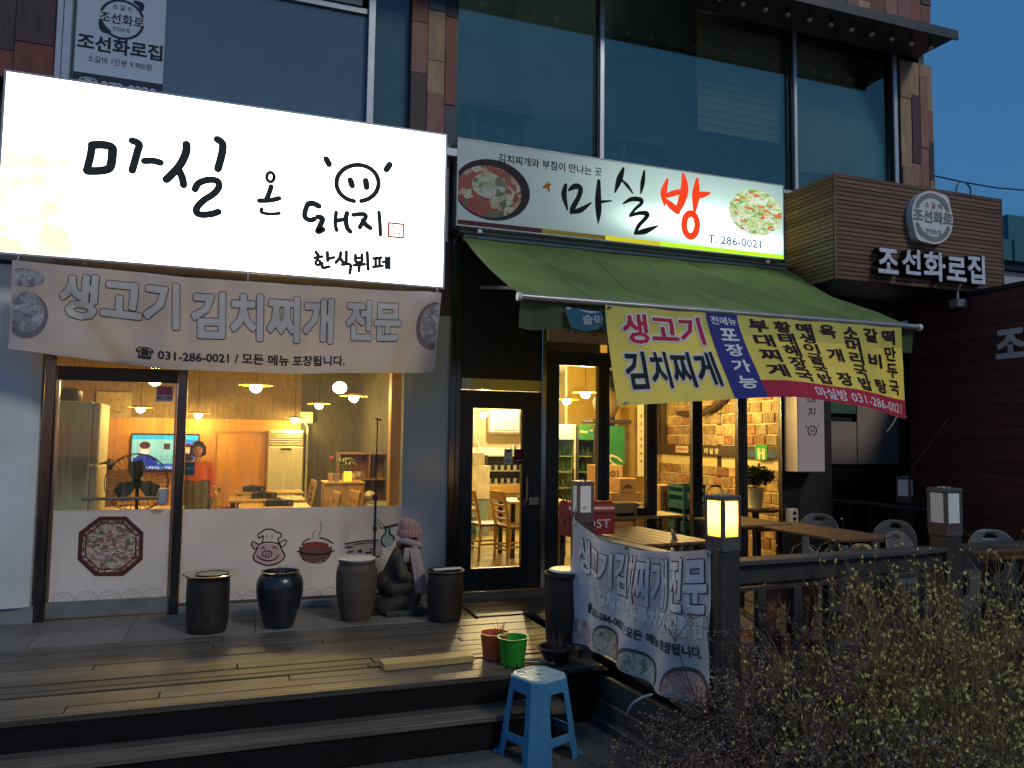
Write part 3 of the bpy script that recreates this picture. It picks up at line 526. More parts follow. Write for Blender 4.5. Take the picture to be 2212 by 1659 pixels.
hg = G(); hg.tube([(2.60, -.035, .86), (2.60, -.075, .88), (2.60, -.075, 1.10), (2.60, -.035, 1.12)], .012, 8); hg.build('handle', CHR, door2, smooth=True)
G().box(2.63, 2.73, -.045, -.03, .84, .92, .008).build('lock', CHR, door2)
G().box(2.575, 2.598, -.042, -.03, .84, .91, .004).build('lock', CHR, door2)
# folding windows
fw = G().box(2.801, 5.80, -.035, .03, 2.205, 2.34).build('window', BLK, bld); fw['label'] = 'black framed full height folding windows of the right restaurant'
VX = [(2.801, 2.94), (3.36, 3.49), (3.91, 4.03), (4.45, 4.57), (5.01, 5.13), (5.57, 5.80)]
for a, b in VX:
    G().box(a, b, -.035, .03, .046, 2.2049, .004).build('frame', BLK, fw)
    if a > 3 and b < 5.7: G().box((a+b)/2-.004, (a+b)/2+.004, -.040, -.0355, .06, 2.19).build('joint', M('gasket', (.002, .002, .002)), fw)
for i in range(5):
    a, b = VX[i][1], VX[i+1][0]
    G().box(a, b, -.034, .03, .0461, .135).build('frame', BLK, fw)
    G().box(a, b, -.004, .002, .1351, 2.2049).build('pane', GL('clean_glass'), fw)
    G().box(b-.006, b-.0005, -.0365, -.0345, .14, 2.2).build('trim', M('brass_trim', (.5, .42, .25), rough=.25, metal=1), fw)
P('lintel', M('brown_steel', (.16, .12, .09), rough=.35, metal=.4), 2.801, 5.80, -.04, .03, 2.341, 2.43)
sb = P('signboard', M('peach_panel', (.62, .45, .36), rough=.5, var=.08), 2.82, 5.75, -.02, .03, 2.432, 3.30)
RED = flat('red_ink', (.45, .02, .03))
text('기', (3.02, 3.11, 2.515, 2.66), onY(-.022), RED, sb, bold=.008); text('탕', (3.28, 3.37, 2.515, 2.66), onY(-.022), RED, sb, bold=.008)
g = G(); g.box(3.375, 3.445, -.062, -.041, 2.347, 2.425, .012); g.build('door_bell', E('amber_lamp', (1, .45, .06), .55), bld)
# end wall to the right of the windows
P('wall', M('charcoal_wall', (.022, .02, .022), rough=.7, var=.3), 5.801, 6.25, -.03, .12, 0, 3.36)
# band behind the signs
P('wall', CON, -1.46, 7.88, .05, .2, 3.37, 4.30)
P('wall', CON, 1.40, 5.8, .121, .2, 3.28, 3.369)
P('ledge', ALU, 1.68, 1.80, -.30, .05, 4.06, 4.13)
P('conduit', M('grey_pipe', (.2, .2, .2), rough=.4), 1.70, 1.74, -.2, -.16, 3.28, 4.2)

# ---- upper floor glass
TEAL = GL('teal_glass', (.70, .76, .70), refl=.40, rough=.03)
BLUG = M('spandrel_glass', (.10, .16, .21), rough=.12, var=.04, bump=0, spec=.9)
TEALO = M('teal_spandrel', (.06, .12, .135), rough=.12, var=.05, bump=0, spec=.9)
def pane(x0, x1, z0, z1, m, Y=.06):
    return G().box(x0, x1, Y, Y+.012, z0, z1).build('pane', m, bld)
pane(-.745, .985, 4.30, 5.42, BLUG); pane(1.06, 1.39, 4.30, 8, TEALO); pane(-1.43, -.745, 4.30, 8, TEALO)
# opening window above
G().box(-.62, .985, .03, .11, 5.43, 5.48).build('frame', ALU, bld)
G().box(-.62, .93, .01, .08, 5.49, 5.545).build('frame', M('grey_frame', (.2, .22, .24), rough=.4), bld)
G().box(.87, .93, .01, .08, 5.546, 7).build('frame', M('grey_frame'), bld)
pane(-.62, .869, 5.546, 7, M('night_glass', (.02, .03, .045), rough=.06, var=.05, bump=0), .05)
G().box(-.745, -.63, .03, .11, 5.43, 8).build('frame', ALU, bld)
for a, b in ((-1.545, -1.50), (-1.495, -1.435), (.99, 1.055)): P('mullion', ALU, a, b, -.01, .1, 4.30, 8, bev=.004)
# big window bay with blinds behind
P('jamb', DKM, 1.831, 1.855, -.005, .1, 4.30, 8)
Xm = [1.856, 3.355, 3.42, 5.79, 5.855, 7.27]
pane(1.857, 3.354, 4.31, 8, TEAL); pane(3.421, 5.789, 4.31, 8, TEAL); pane(5.856, 7.269, 4.31, 8, TEAL)
for a, b in ((3.37, 3.42), (5.81, 5.855), (7.275, 7.33)): P('mullion', ALU, a, b, -.02, .09, 4.30, 8, bev=.004)
for a, b in ((3.355, 3.369), (5.79, 5.809), (7.27, 7.274)): P('gasket', DKM, a, b, 0, .07, 4.30, 8)
P('jamb', DKM, 7.331, 7.36, -.005, .1, 4.30, 8)
P('cill', ALU, 1.83, 7.36, -.03, .09, 4.262, 4.30)
BLM = M('blind_slat', (.75, .78, .66), rough=.6, var=.05, rnd=.04, bump=0)
SHD = M('shade', (.70, .70, .60), rough=.8, var=.08, scale=1.5)
bl = thing('window_blind', 'horizontal slat blind half lowered behind the dark upper window', 'blind', (4.9, .16, 4.6))
me0 = None
for k in range(34):
    z = 4.95+k*.085
    b = G().beam((4.65, .17, z), (5.77, .17, z), .018, .075)
    b.build('slat', BLM, bl)
ORG[0] = Vector((0, 0, 0))
rs = thing('roller_blind', 'pale roller blind covering the rightmost upper window', 'blind', (6.5, .16, 4.6))
G().box(5.87, 7.26, .14, .15, 4.62, 8).build('cloth', SHD, rs); G().cyl((5.87, .145, 4.61), (7.26, .145, 4.61), .014, n=8).build('bar', ALU, rs)
ORG[0] = Vector((0, 0, 0))
P('room_wall', M('upper_room_wall', (.50, .56, .52), rough=.9, var=.3, scale=1), 1.83, 7.86, 1.3, 1.4, 4.3, 8)
P('room_floor', CON, 1.83, 7.86, .21, 1.3, 4.20, 4.28)
# faint furniture inside the upper room
ut = thing('upstairs_table', 'faint pale stand behind the first dark upper window', 'table', (2.4, .7, 4.3))
UT = M('upstairs_wood', (.22, .26, .24), rough=.7)
G().box(2.10, 2.85, .5, .9, 4.92, 4.98).build('top', UT, ut)
for x in (2.15, 2.74): G().box(x, x+.07, .55, .62, 4.3, 4.92).build('leg', UT, ut)
G().box(2.58, 2.80, .5, .6, 4.981, 5.06).build('box', UT, ut)
ut2 = thing('upstairs_table', 'faint pale stand behind the second dark upper window', 'table', (4.2, .7, 4.3))
G().box(3.85, 4.6, .5, .9, 4.82, 4.87).build('top', UT, ut2)
for x in (3.9, 4.5): G().box(x, x+.07, .55, .62, 4.3, 4.82).build('leg', UT, ut2)
ORG[0] = Vector((0, 0, 0))

# ---- rusty cladding sheets
RU = [M('rust_sheet', (.20, .062, .045), rough=.6, var=.5, scale=4, stretch=(3, 3, .7), bump=.2, rnd=.3, dirt=.4), M('rust_dark', (.05, .032, .035), rough=.6, var=.5, scale=4, stretch=(3, 3, .7), rnd=.3), M('rust_pink', (.26, .12, .10), rough=.6, var=.4, scale=5, stretch=(4, 4, 1), rnd=.25, dirt=.3), M('rust_blue', (.028, .04, .062), rough=.5, var=.3, rnd=.2), M('rust_tan', (.34, .23, .14), rough=.6, var=.45, scale=5, stretch=(3, 3, .6), rnd=.3, dirt=.3)]
def clad(x0, x1, z0, z1, Y, seed, wts, cw=(.13, .24), hh=(.25, .75)):
    r = random.Random(seed); P('wall', CON, x0, x1, Y+.022, Y+.1, z0, z1)
    x = x0
    while x < x1-.01:
        w = r.uniform(*cw); xe = x+w if x1-(x+w) > .08 else x1
        z = z0-r.uniform(0, .3)
        while z < z1:
            h = r.uniform(*hh); a, b = max(z, z0), min(z+h, z1)
            if b-a > .02:
                d = r.uniform(0, .014)
                G().box(x+.002, xe-.002, Y-d, Y+.018, a+.002, b-.002, .002).build('cladding_sheet', RU[r.choices(range(5), wts)[0]], bld)
            z += h
        x = xe
clad(-3.2, -1.55, 4.30, 6.2, -.02, 3, (5, 4, 3, 3, 0))
clad(1.392, 1.828, 3.95, 6.9, -.03, 8, (5, 3, 4, 1, 1), cw=(.14, .22))
clad(7.362, 7.875, 4.24, 6.12, -.03, 5, (2, 1, 2, 1, 8), cw=(.12, .2), hh=(.3, .9))
clad(5.0, 7.875, 6.35, 8.6, -.03, 12, (4, 4, 4, 2, 1), cw=(.14, .25))
# side and top of the building
P('wall', M('side_render', (.10, .10, .11), rough=.8), 7.78, 7.872, .08, 9, 3.1, 8.6)
P('wall', CON, -4.6, 7.78, 7.2, 7.3, 0, 8.6)
P('roof', CON, -4.6, 7.87, 0.1, 7.2, 8.6, 8.7)
P('slab', CON, -4.6, 7.77, .201, 7.2, 3.0, 3.2)
P('wall', CON, -4.6, -4.5, .24, 7.2, 0, 8.6)
P('wall', CON, -4.6, 5.0, .08, .2, 8.0, 8.6)
# dark canopy with globe bulbs
cn = thing('canopy', 'dark metal canopy with round bulbs over the upper right window', 'canopy', (6, -.3, 6.2))
CM = M('canopy_metal', (.03, .036, .042), rough=.45, var=.15)
g = G(); g.add([(-.4, -.62, 6.14), (7.60, -.62, 6.14), (7.60, -.62, 6.20), (-.4, -.62, 6.20), (-.4, -.04, 6.16), (7.60, -.04, 6.16), (7.60, -.04, 6.46), (-.4, -.04, 6.46)], [(0, 1, 2, 3), (0, 4, 5, 1), (3, 2, 6, 7), (1, 5, 6, 2), (0, 3, 7, 4), (4, 7, 6, 5)]); g.build('hood', CM, cn)
G().box(-.4, 7.602, -.64, -.621, 6.10, 6.21).build('fascia', CM, cn)
BB = M('unlit_bulb', (.55, .50, .45), rough=.08, metal=.7, var=.1, bump=0)
for k in range(19):
    x = 7.44-k*.288
    s = G().cyl((x, -.40, 6.16), (x, -.40, 6.125), .018, n=8).build('socket', CM, cn); G().ell((x, -.40, 6.095), (.034, .034, .036), 12).build('bulb', BB, s, smooth=True)
G().tube([(7.38, -.3, 6.3), (7.46, -.3, 6.37), (7.47, -.3, 6.42)], .008, 5).build('hook', CM, cn)
ORG[0] = Vector((0, 0, 0))

# upper window posters
po = thing('window_poster', 'pale menu poster stuck on the upper left window above the white sign', 'poster', (-1.07, .05, 4.4))
PW = M('poster_paper', (.40, .50, .60), rough=.5, var=.03, bump=0)
G().box(-1.413, -.739, .045, .055, 4.467, 5.5).build('sheet', PW, po); G().box(-1.413, -.739, .046, .055, 4.30, 4.466).build('band', flat('navy_band', (.03, .045, .08)), po)
NV = flat('navy_ink', (.02, .03, .05)); fy = onY(.0445)
text('조선화로집', (-1.395, -.755, 4.668, 4.80), fy, NV, po, bold=.035)
text('소갈비 1인분 9,900원', (-1.315, -.83, 4.565, 4.625), fy, NV, po, bold=.008)
text('조선화로', (-1.245, -.905, 4.93, 5.02), fy, NV, po, bold=.02)
text('맛있는집', (-1.14, -1.01, 4.87, 4.905), fy, NV, po, bold=.005); text('소 갈 비', (-1.15, -1.0, 5.055, 5.10), fy, NV, po, bold=.005)
text('☎ 272-0220', (-1.37, -.79, 4.335, 4.43), fy, flat('pale_ink', (.42, .5, .55)), po, bold=.03)
arc = lambda a0, a1, r, w, cx, cz, sq=1: [(cx+r*cos(radians(a0+(a1-a0)*i/14)), cz+r*sq*sin(radians(a0+(a1-a0)*i/14)), w) for i in range(15)]
g = G(); g.stroke(arc(200, 345, .165, .022, -1.075, 4.975), fy, 0, 2); g.stroke(arc(20, 160, .165, .022, -1.075, 4.975), fy, 0, 2); g.stroke([(-1.235, 4.93, .03), (-1.21, 4.87, .06), (-1.17, 4.85, .04)], fy, .0005); g.stroke([(-.93, 5.09, .03), (-.935, 5.13, .05), (-.98, 5.15, .03)], fy, .0005); g.build('logo', NV, po)
ORG[0] = Vector((0, 0, 0))

# ================================================================ SIGNS
def rim(par, x0, x1, z0, z1, y0, y1, m, t=.02):
    for b in ((x0, x1, y0, y1, z1, z1+t), (x0, x1, y0, y1, z0-t, z0), (x0-t, x0, y0, y1, z0-t, z1+t), (x1, x1+t, y0, y0+.02 if par is not s1 else y1, z0-t, z1+t)): G().box(*b).build('edge', m, par)
s1 = thing('lightbox_sign', 'large glowing white lightbox sign with brushed black lettering and a pig face', 'shop sign', (-.06, -.1, 2.8))
SF = E('sign_face', (1, .985, .95), 4.2)
G().box(-1.78, 1.66, -.35, -.34, 2.825, 4.215).build('face', SF, s1)
G().box(-1.78, 1.66, -.339, -.02, 2.825, 4.215).build('case', ALU, s1)
rim(s1, -1.78, 1.66, 2.825, 4.215, -.354, -.02, ALU, .016)
SI = flat('sign_ink', (.035, .05, .055))
f1s = lambda x, z, o: (x, -.3525-o, z)
g = G()
for i, s in enumerate(S1): g.stroke([(x, z, w*(1.0 if w > .05 else 1.12)+(.008 if w > .05 else .017)) for x, z, w in s], f1s, i*.0001)
g.build('lettering', SI, s1)
# seal
SE = flat('seal_red', (.55, .07, .02), emis=.35)
xs_ = [p[0] for p in SEAL]; zs_ = [p[1] for p in SEAL]; a, b, c, d = min(xs_), max(xs_), min(zs_), max(zs_)
g = G()
for s in (((a, c), (b, c)), ((b, c), (b, d)), ((b, d), (a, d)), ((a, d), (a, c))): g.stroke([(*s[0], .018), (*s[1], .018)], f1s, .0001*(1+len(g.v) % 4))
g.build('seal', SE, s1); text('한마', (a+.02, b-.02, (c+d)/2+.005, d-.015), f1s, SE, s1, bold=.05, name='seal'); text('식당', (a+.02, b-.02, c+.015, (c+d)/2-.005), f1s, SE, s1, bold=.05, name='seal')
# faded food photograph in the lower left corner
FT = FOOD('faded_food', [(1, .93, .72), (1, .84, .52), (1, .98, .92), (.98, .76, .44), (1, .95, .82)], 9, emis=1.35, var=.25)
FT2 = FOOD('faded_ground', [(1, .90, .66), (1, .82, .50), (.98, .76, .42), (1, .94, .80)], 6, emis=1.3, var=.15)
G().poly([(-1.778, -.3508, 3.13), (-1.55, -.3508, 3.12), (-1.30, -.3508, 3.05), (-1.14, -.3508, 2.96), (-1.17, -.3508, 2.90), (-1.05, -.3508, 2.827), (-1.778, -.3508, 2.827)]).build('photo', FT2, s1)
G().poly([(-1.778, -.3514, 3.45), (-1.5, -.3514, 3.50), (-1.32, -.3514, 3.47), (-1.4, -.3514, 3.36), (-1.30, -.3514, 3.22), (-1.45, -.3514, 3.12), (-1.60, -.3514, 3.05), (-1.778, -.3514, 3.02)]).build('photo', FT, s1)
G().poly([(-1.778, -.3511, 3.60), (-1.62, -.3511, 3.60), (-1.33, -.3511, 3.585), (-1.36, -.3511, 3.545), (-1.6, -.3511, 3.50), (-1.778, -.3511, 3.46)]).build('photo', FT2, s1)
G().poly([(-.6, -.3511, 2.827), (-.35, -.3511, 2.86), (-.1, -.3511, 2.90), (.05, -.3511, 2.94), (-.1, -.3511, 2.86), (.1, -.3511, 2.827)]).build('photo', E('faint_print', (1, .93, .74), 1.5), s1)
for x in (-1.2, 0, 1.3): G().cyl((x, -.30, 2.81), (x, -.30, 2.79), .01, n=6).build('bolt', ALU, s1)
ORG[0] = Vector((0, 0, 0))

s2 = thing('lightbox_sign', 'long green-white half lit sign with black and red brush letters and food photographs', 'shop sign', (3.6, -.1, 3.4))
m = bpy.data.materials.new('uneven_sign_face'); nt, b = _bsdf(m); L = nt.links.new; MATS['uneven_sign_face'] = m
tc = _n(nt, 'ShaderNodeTexCoord'); sx = _n(nt, 'ShaderNodeSeparateXYZ'); L(tc.outputs['Object'], sx.inputs[0])
def tube_glow(cx, cz, rx, rz, amp):
    mp = _n(nt, 'ShaderNodeMapping'); mp.inputs['Location'].default_value = (-cx/rx, 0, -cz/rz); mp.inputs['Scale'].default_value = (1/rx, 0, 1/rz); L(tc.outputs['Object'], mp.inputs[0])
    ln = _n(nt, 'ShaderNodeVectorMath', operation='LENGTH'); L(mp.outputs[0], ln.inputs[0])
    p = _n(nt, 'ShaderNodeMath', operation='POWER'); L(ln.outputs['Value'], p.inputs[0]); p.inputs[1].default_value = 2
    q = _n(nt, 'ShaderNodeMath', operation='MULTIPLY'); L(p.outputs[0], q.inputs[0]); q.inputs[1].default_value = -1
    e = _n(nt, 'ShaderNodeMath', operation='EXPONENT'); L(q.outputs[0], e.inputs[0])
    r = _n(nt, 'ShaderNodeMath', operation='MULTIPLY'); L(e.outputs[0], r.inputs[0]); r.inputs[1].default_value = amp; return r.outputs[0]
acc = None
# the lamps that still work inside the box: a row to the right of the middle (local x 0 = sign centre)
for args in ((.90, .30, .42, .16, 2.6), (.30, .27, .38, .12, 1.7), (1.35, .42, .95, .5, .55), (.15, .45, .8, .6, .34), (1.45, .17, .4, .13, 1.6)):
    o_ = tube_glow(*args)
    if acc is None: acc = o_
    else:
        ad = _n(nt, 'ShaderNodeMath', operation='ADD'); L(acc, ad.inputs[0]); L(o_, ad.inputs[1]); acc = ad.outputs[0]
ad = _n(nt, 'ShaderNodeMath', operation='ADD'); L(acc, ad.inputs[0]); ad.inputs[1].default_value = .05
b.inputs['Base Color'].default_value = (.36, .42, .44, 1); b.inputs['Roughness'].default_value = .4
b.inputs['Emission Color'].default_value = (.70, 1, .85, 1); L(ad.outputs[0], b.inputs['Emission Strength'])
G().box(1.80, 5.41, -.30, -.29, 3.425, 4.225).build('face', m, s2)
G().box(1.80, 5.41, -.289, -.02, 3.425, 4.225).build('case', ALU, s2)
G().box(5.4125, 5.4225, -.28, -.04, 3.44, 4.21).build('end_panel', E('sign_end_glow', (.85, 1, .45), .9), s2)
rim(s2, 1.80, 5.41, 3.425, 4.225, -.304, -.02, M('sign_rim', (.35, .38, .38), rough=.4, metal=.5), .012)
f2s = lambda x, z, o: (x, -.3035-o, z)
for nm, mt, dat in (('lettering', flat('black_ink', (.01, .013, .013)), S2K), ('lettering', flat('bright_red', (.85, .05, .01), emis=.75), S2R), ('flower', flat('orange_print', (.5, .14, .03)), S2STAR)):
    g = G()
    for i, s in enumerate(dat): g.stroke([(x, z, w*(1.75 if dat is S2R else 1.3)+.004) for x, z, w in s], f2s, i*.0001)
    g.build(nm, mt, s2)
text('김치찌개와 부침이 만나는 곳', (2.187, 3.253, 4.055, 4.14), f2s, flat('black_ink'), s2, bold=.01)
text('T. 286-0021', (4.47, 5.12, 3.515, 3.60), f2s, flat('blue_ink', (.02, .08, .38), emis=.12), s2, bold=.012)
for a, b_, c, e in ((1.80, 2.63, (.10, .03, .035), 0), (2.631, 3.3, (.22, .17, .02), .25), (3.301, 3.91, (.55, .48, .01), .8), (3.911, 5.41, (.42, .80, .01), 1.0)):
    G().poly([(a, -.3022, 3.427), (b_, -.3022, 3.427), (b_, -.3022, 3.470), (a, -.3022, 3.470)]).build('stripe', flat('stripe%d' % int(a*10), c, emis=e), s2)
def disc(cx, cz, rx, rz, Y, x0=None, n=40):
    return [(max(cx+rx*cos(2*pi*k/n), x0 if x0 else -99), Y, cz+rz*sin(2*pi*k/n)) for k in range(n)]
G().poly(disc(2.13, 3.785, .375, .29, -.3021, 1.801)).build('bowl_photo', flat('bowl_dark', (.035, .03, .035)), s2)
G().poly(disc(2.10, 3.765, .32, .245, -.3026, 1.801)).build('bowl_photo', FOOD('stew_photo', [(.30, .035, .03), (.33, .05, .03), (.42, .42, .25), (.28, .04, .03), (.10, .12, .06), (.45, .30, .18), (.30, .05, .04), (.5, .5, .36)], 16), s2)
G().poly(disc(2.10, 3.82, .17, .12, -.3030)).build('bowl_photo', FOOD('tofu_photo', [(.5, .5, .38), (.42, .45, .3), (.14, .16, .09), (.55, .55, .45), (.35, .3, .15)], 20), s2)
G().poly(disc(5.06, 3.895, .335, .245, -.3021)).build('plate_photo', FOOD('greens_photo', [(.65, .75, .42), (.22, .50, .06), (.8, .88, .6), (.55, .70, .25), (.75, .85, .5), (.5, .7, .2), (.75, .22, .08), (.85, .9, .7), (.6, .75, .4), (.85, .9, .65)], 19, emis=.6, stretch=(1, 1, 2.4)), s2)
ORG[0] = Vector((0, 0, 0))
for x in (2.0, 5.2):
    P('bracket', ALU, x, x+.04, -.29, .05, 3.37, 3.412)

# timber box sign on the right
wb = thing('timber_sign_box', 'brown slatted timber box sign with a round badge and raised metal letters', 'shop sign', (6.8, -.4, 3.1))
WS = M('sign_slat', (.145, .082, .048), rough=.6, var=.45, scale=5, stretch=(.4, 5, 5), bump=.3, rnd=.3, dirt=.2)
zt, zb, n = 4.235, 3.135, 24; h = (zt-zb)/n
for k in range(n):
    z0 = zb+k*h
    G().box(5.655, 7.955, -.815, -.795, z0+.003, z0+h-.003, .003).build('slat', WS, wb); G().box(5.632, 5.652, -.79, -.055, z0+.003, z0+h-.003, .003).build('slat', WS, wb)
G().box(5.655, 7.95, -.79, -.055, zb+.004, zt-.01).build('case', DKM, wb)
for a in ((5.634, 5.654, -.817, -.797), (7.956, 7.974, -.817, -.797)): G().box(a[0], a[1], a[2], a[3], zb, zt).build('corner_strip', WS, wb)
fb = lambda Y: (lambda x, z, o: (x, Y-o, z))
LT = M('letter_metal', (.85, .82, .80), rough=.25, metal=.35, var=.3, scale=14, bump=.05); LD = M('letter_side', (.015, .012, .012), rough=.4)
for ch, x0, x1, z0, z1 in (('조', 6.10, 6.36, 3.225, 3.475), ('선', 6.42, 6.66, 3.24, 3.50), ('화', 6.71, 7.00, 3.20, 3.50), ('로', 7.03, 7.30, 3.225, 3.47), ('집', 7.33, 7.57, 3.215, 3.52)):
    text(ch, (x0, x1, z0, z1), fb(-.90), LD, wb, bold=.036, thick=.075, name='letter'); text(ch, (x0+.004, x1-.004, z0+.004, z1-.004), fb(-.904), LT, wb, bold=.028, name='letter_face')
cx, cz, rr = 6.85, 3.875, .285
BG = M('badge_white', (.70, .70, .68), rough=.4, var=.1); BK = M('badge_grey', (.22, .24, .22), rough=.4)
def blob(cx, cz, r, bumps=((50, .045), (230, .045))):
    o = []
    for k in range(56):
        a = 2*pi*k/56; d = r
        for b_, am in bumps:
            t = (math.degrees(a)-b_+180) % 360-180; d += am*math.exp(-(t/16)**2)
        o.append((cx+d*cos(a), cz+d*sin(a)))
    return o
B = blob(cx, cz, rr)
g = G(); n = len(B)
g.add([(x, -.90, z) for x, z in B]+[(x, -.82, z) for x, z in B], [tuple(range(n))]+[(i, (i+1) % n, n+(i+1) % n, n+i) for i in range(n)]); g.build('badge', BG, wb)
g = G(); fbb = fb(-.902)
for a0, a1 in ((25, 155), (205, 335)): g.stroke(arc(a0, a1, .235, .055, cx, cz), fbb, 0, 2)
g.stroke([(cx+.14, cz+.2, .06), (cx+.19, cz+.15, .07)], fbb, .001); g.stroke([(cx-.19, cz-.15, .07), (cx-.14, cz-.2, .06)], fbb, .001)
g.build('badge_ring', BK, wb)
text('조선화로', (cx-.265, cx+.275, cz-.06, cz+.07), fb(-.9045), BK, wb, bold=.03); text('소 갈 비', (cx-.11, cx+.13, cz+.10, cz+.165), fb(-.9045), BK, wb, bold=.01); text('맛있는집', (cx-.10, cx+.11, cz-.18, cz-.125), fb(-.9045), BK, wb, bold=.01)
ORG[0] = Vector((0, 0, 0))

# narrow vertical sign
vs_ = thing('vertical_sign', 'narrow white vertical box sign with black letters and a pig face', 'shop sign', (5.8, -.15, 1.16))
VW = M('sign_acrylic', (.62, .56, .62), rough=.4, var=.04, bump=.01)
G().box(5.60, 5.955, -.26, -.035, 1.158, 2.9, .008).build('case', VW, vs_)
strokes(VS, lambda x, z, o: (x, -.2615-o, z), flat('black_ink'), vs_, 'lettering')
ORG[0] = Vector((0, 0, 0))
pw = thing('wall_socket', 'small cream outlet box on the wall below the narrow vertical sign', 'outlet box', (5.72, -.1, .95))
G().box(5.60, 5.73, -.10, -.035, .60, .76, .008).build('case', M('cream_plastic', (.55, .52, .38), rough=.4), pw)
for z in (.65, .71): G().cyl((5.675, -.1005, z), (5.675, -.106, z), .02, n=14).build('socket', flat('black_ink'), pw)
ORG[0] = Vector((0, 0, 0))

# ================================================================ AWNING
aw = thing('awning', 'sagging olive green fabric awning stretched over the right restaurant front', 'awning', (3.7, -.15, 3.3))
AG = CL('awning_cloth', (.15, .22, .06), trans=.15, var=.28, scale=1.6)
def awf(u, v):
    x = 1.88+3.68*u
    y = -.14-1.68*v
    z = 3.37-.86*v-.06*sin(pi*v)*(1-.3*cos(2*pi*u))
    for c, s_, am in ((.02, .36, .06), (.30, .34, .075), (.58, .30, .075), (.84, .2, .045)):
        t = (u-(c+s_*v))/.045; z += am*sin(pi*min(1, v*1.1))*math.exp(-t*t)*.8-am*.8*math.exp(-((u-(c+s_*v)-.07)/.06)**2)*sin(pi*v)
    return (x, y, z)
G().grid(awf, 70, 26).build('canopy_cloth', AG, aw, smooth=True)
G().cyl((1.90, -.13, 3.36), (5.56, -.13, 3.36), .045, n=16).build('roller', ALU, aw, smooth=True)
G().box(1.85, 5.60, -.20, -.06, 3.385, 3.41).build('cover', M('sign_rim'), aw)
G().cyl((1.86, -1.83, 2.50), (5.60, -1.83, 2.50), .026, n=12).build('front_bar', M('bar_metal', (.3, .31, .32), rough=.35, metal=.5), aw, smooth=True)
for x in (1.845, 5.60): G().cyl((x, -1.83, 2.50), (x+.03, -1.83, 2.50), .031, n=12).build('end_cap', M('white_cap', (.7, .7, .68), rough=.4), aw)
for x in (2.1, 5.3): G().tube([(x, -.1, 2.9), (x+.3, -1.0, 2.75), (x, -1.80, 2.50)], .018, 6).build('arm', ALU, aw)
for k in range(1, 6): G().grid(lambda a, b_: tuple(Vector(awf(k/6+.0035*(a-.5), b_))+Vector((0, 0, .003))), 1, 26).build('seam', CL('awning_seam', (.12, .16, .05), trans=.1), aw)
VAL = CL('valance_cloth', (.06, .085, .05), trans=.1, var=.15)
G().grid(lambda u, v: (1.88+3.70*u, -1.80+.02*sin(u*60)+.03*v, 2.485-(.20+.012*sin(u*45))*v), 60, 3).build('valance', VAL, aw, smooth=True)
g = G(); g.poly([(2.22+.42*a, -1.835, 2.44-.17*b_) for a, b_ in ((0, 0), (.3, -.03), (.5, .05), (.8, .0), (1, .05), (1, .85), (.85, .95), (.7, .8), (.4, .97), (.12, .85), (.05, .5))]); g.build('torn_sticker', flat('torn_blue', (.03, .12, .19)), aw)
g = G(); g.poly([(2.22, -1.8365, 2.445), (2.27, -1.8365, 2.447), (2.24, -1.8365, 2.425)]); g.poly([(2.32, -1.8365, 2.435), (2.5, -1.8365, 2.43), (2.42, -1.8365, 2.415)]); g.build('torn_edge', flat('pale_ink'), aw)
text('술막국', (2.36, 2.62, 2.33, 2.40), onY(-1.8375), flat('pale_ink'), aw, bold=.02)
ORG[0] = Vector((0, 0, 0))

# ================================================================ BANNERS
def banner(name, label, loc, fn, mat, nu=60, nv=16, thick=None):
    t = thing(name, label, 'banner', loc); G().grid(fn, nu, nv).build('cloth', mat, t, smooth=True); return t
def lerpk(K, u):
    for i in range(len(K)-1):
        if u <= K[i+1][0] or i == len(K)-2:
            t = (u-K[i][0])/(K[i+1][0]-K[i][0]); t = max(-.2, min(1.2, t)); return [K[i][j]*(1-t)+K[i+1][j]*t for j in range(1, len(K[i]))]
# 1: pale banner under the big sign; u along, v down
K1 = [(0, -1.66, 2.76, -1.64, 2.09), (.12, -1.28, 2.75, -1.30, 2.05), (.35, -.50, 2.73, -.47, 1.98), (.6, .35, 2.735, .36, 1.985), (.85, 1.15, 2.745, 1.13, 2.02), (1, 1.64, 2.76, 1.58, 2.045)]
def fn1(u, v, o=0):
    xt, zt_, xb, zb_ = lerpk(K1, u)
    y = -.40-.05*v-o+.022*sin(u*19+v*3)*(.3+v)+.05*math.exp(-((u-.06-.16*v)/.025)**2)*v-.04*math.exp(-((u-.95+.1*v)/.03)**2)+.02*noise.noise(Vector((u*9, v*3, 1)))
    return (xt*(1-v)+xb*v, y, zt_*(1-v)+zb_*v)
b1 = banner('fabric_banner', 'pale grey banner with outlined letters and phone number under the glowing sign', (0, -.4, 2.0), fn1, CL('pale_banner', (.47, .46, .48), trans=.30, var=.10), 110, 14)
cutu = [i/110 for i in range(1, 110)]; cutv = [i/14 for i in range(1, 14)]
W1 = lambda x, z, o: fn1(x, 1-z, .004+o)      # x = u, z = 1-v
INK1 = flat('navy_line', (.03, .03, .05)); LTF = CL('letter_cloth', (.80, .76, .71), trans=.36, var=.06)  # letter fill tinted pale and warm to replace the backlight blocked behind it
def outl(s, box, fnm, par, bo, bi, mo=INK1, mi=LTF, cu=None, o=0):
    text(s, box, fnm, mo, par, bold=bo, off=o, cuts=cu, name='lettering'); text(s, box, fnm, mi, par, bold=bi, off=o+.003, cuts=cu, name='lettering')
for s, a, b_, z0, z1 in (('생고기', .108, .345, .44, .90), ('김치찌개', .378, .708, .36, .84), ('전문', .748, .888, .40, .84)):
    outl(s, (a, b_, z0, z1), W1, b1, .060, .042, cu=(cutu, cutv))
text('☎ 031-286-0021 / 모든 메뉴 포장됩니다.', (.262, .742, .075, .20), W1, INK1, b1, bold=.03, cuts=(cutu, cutv))
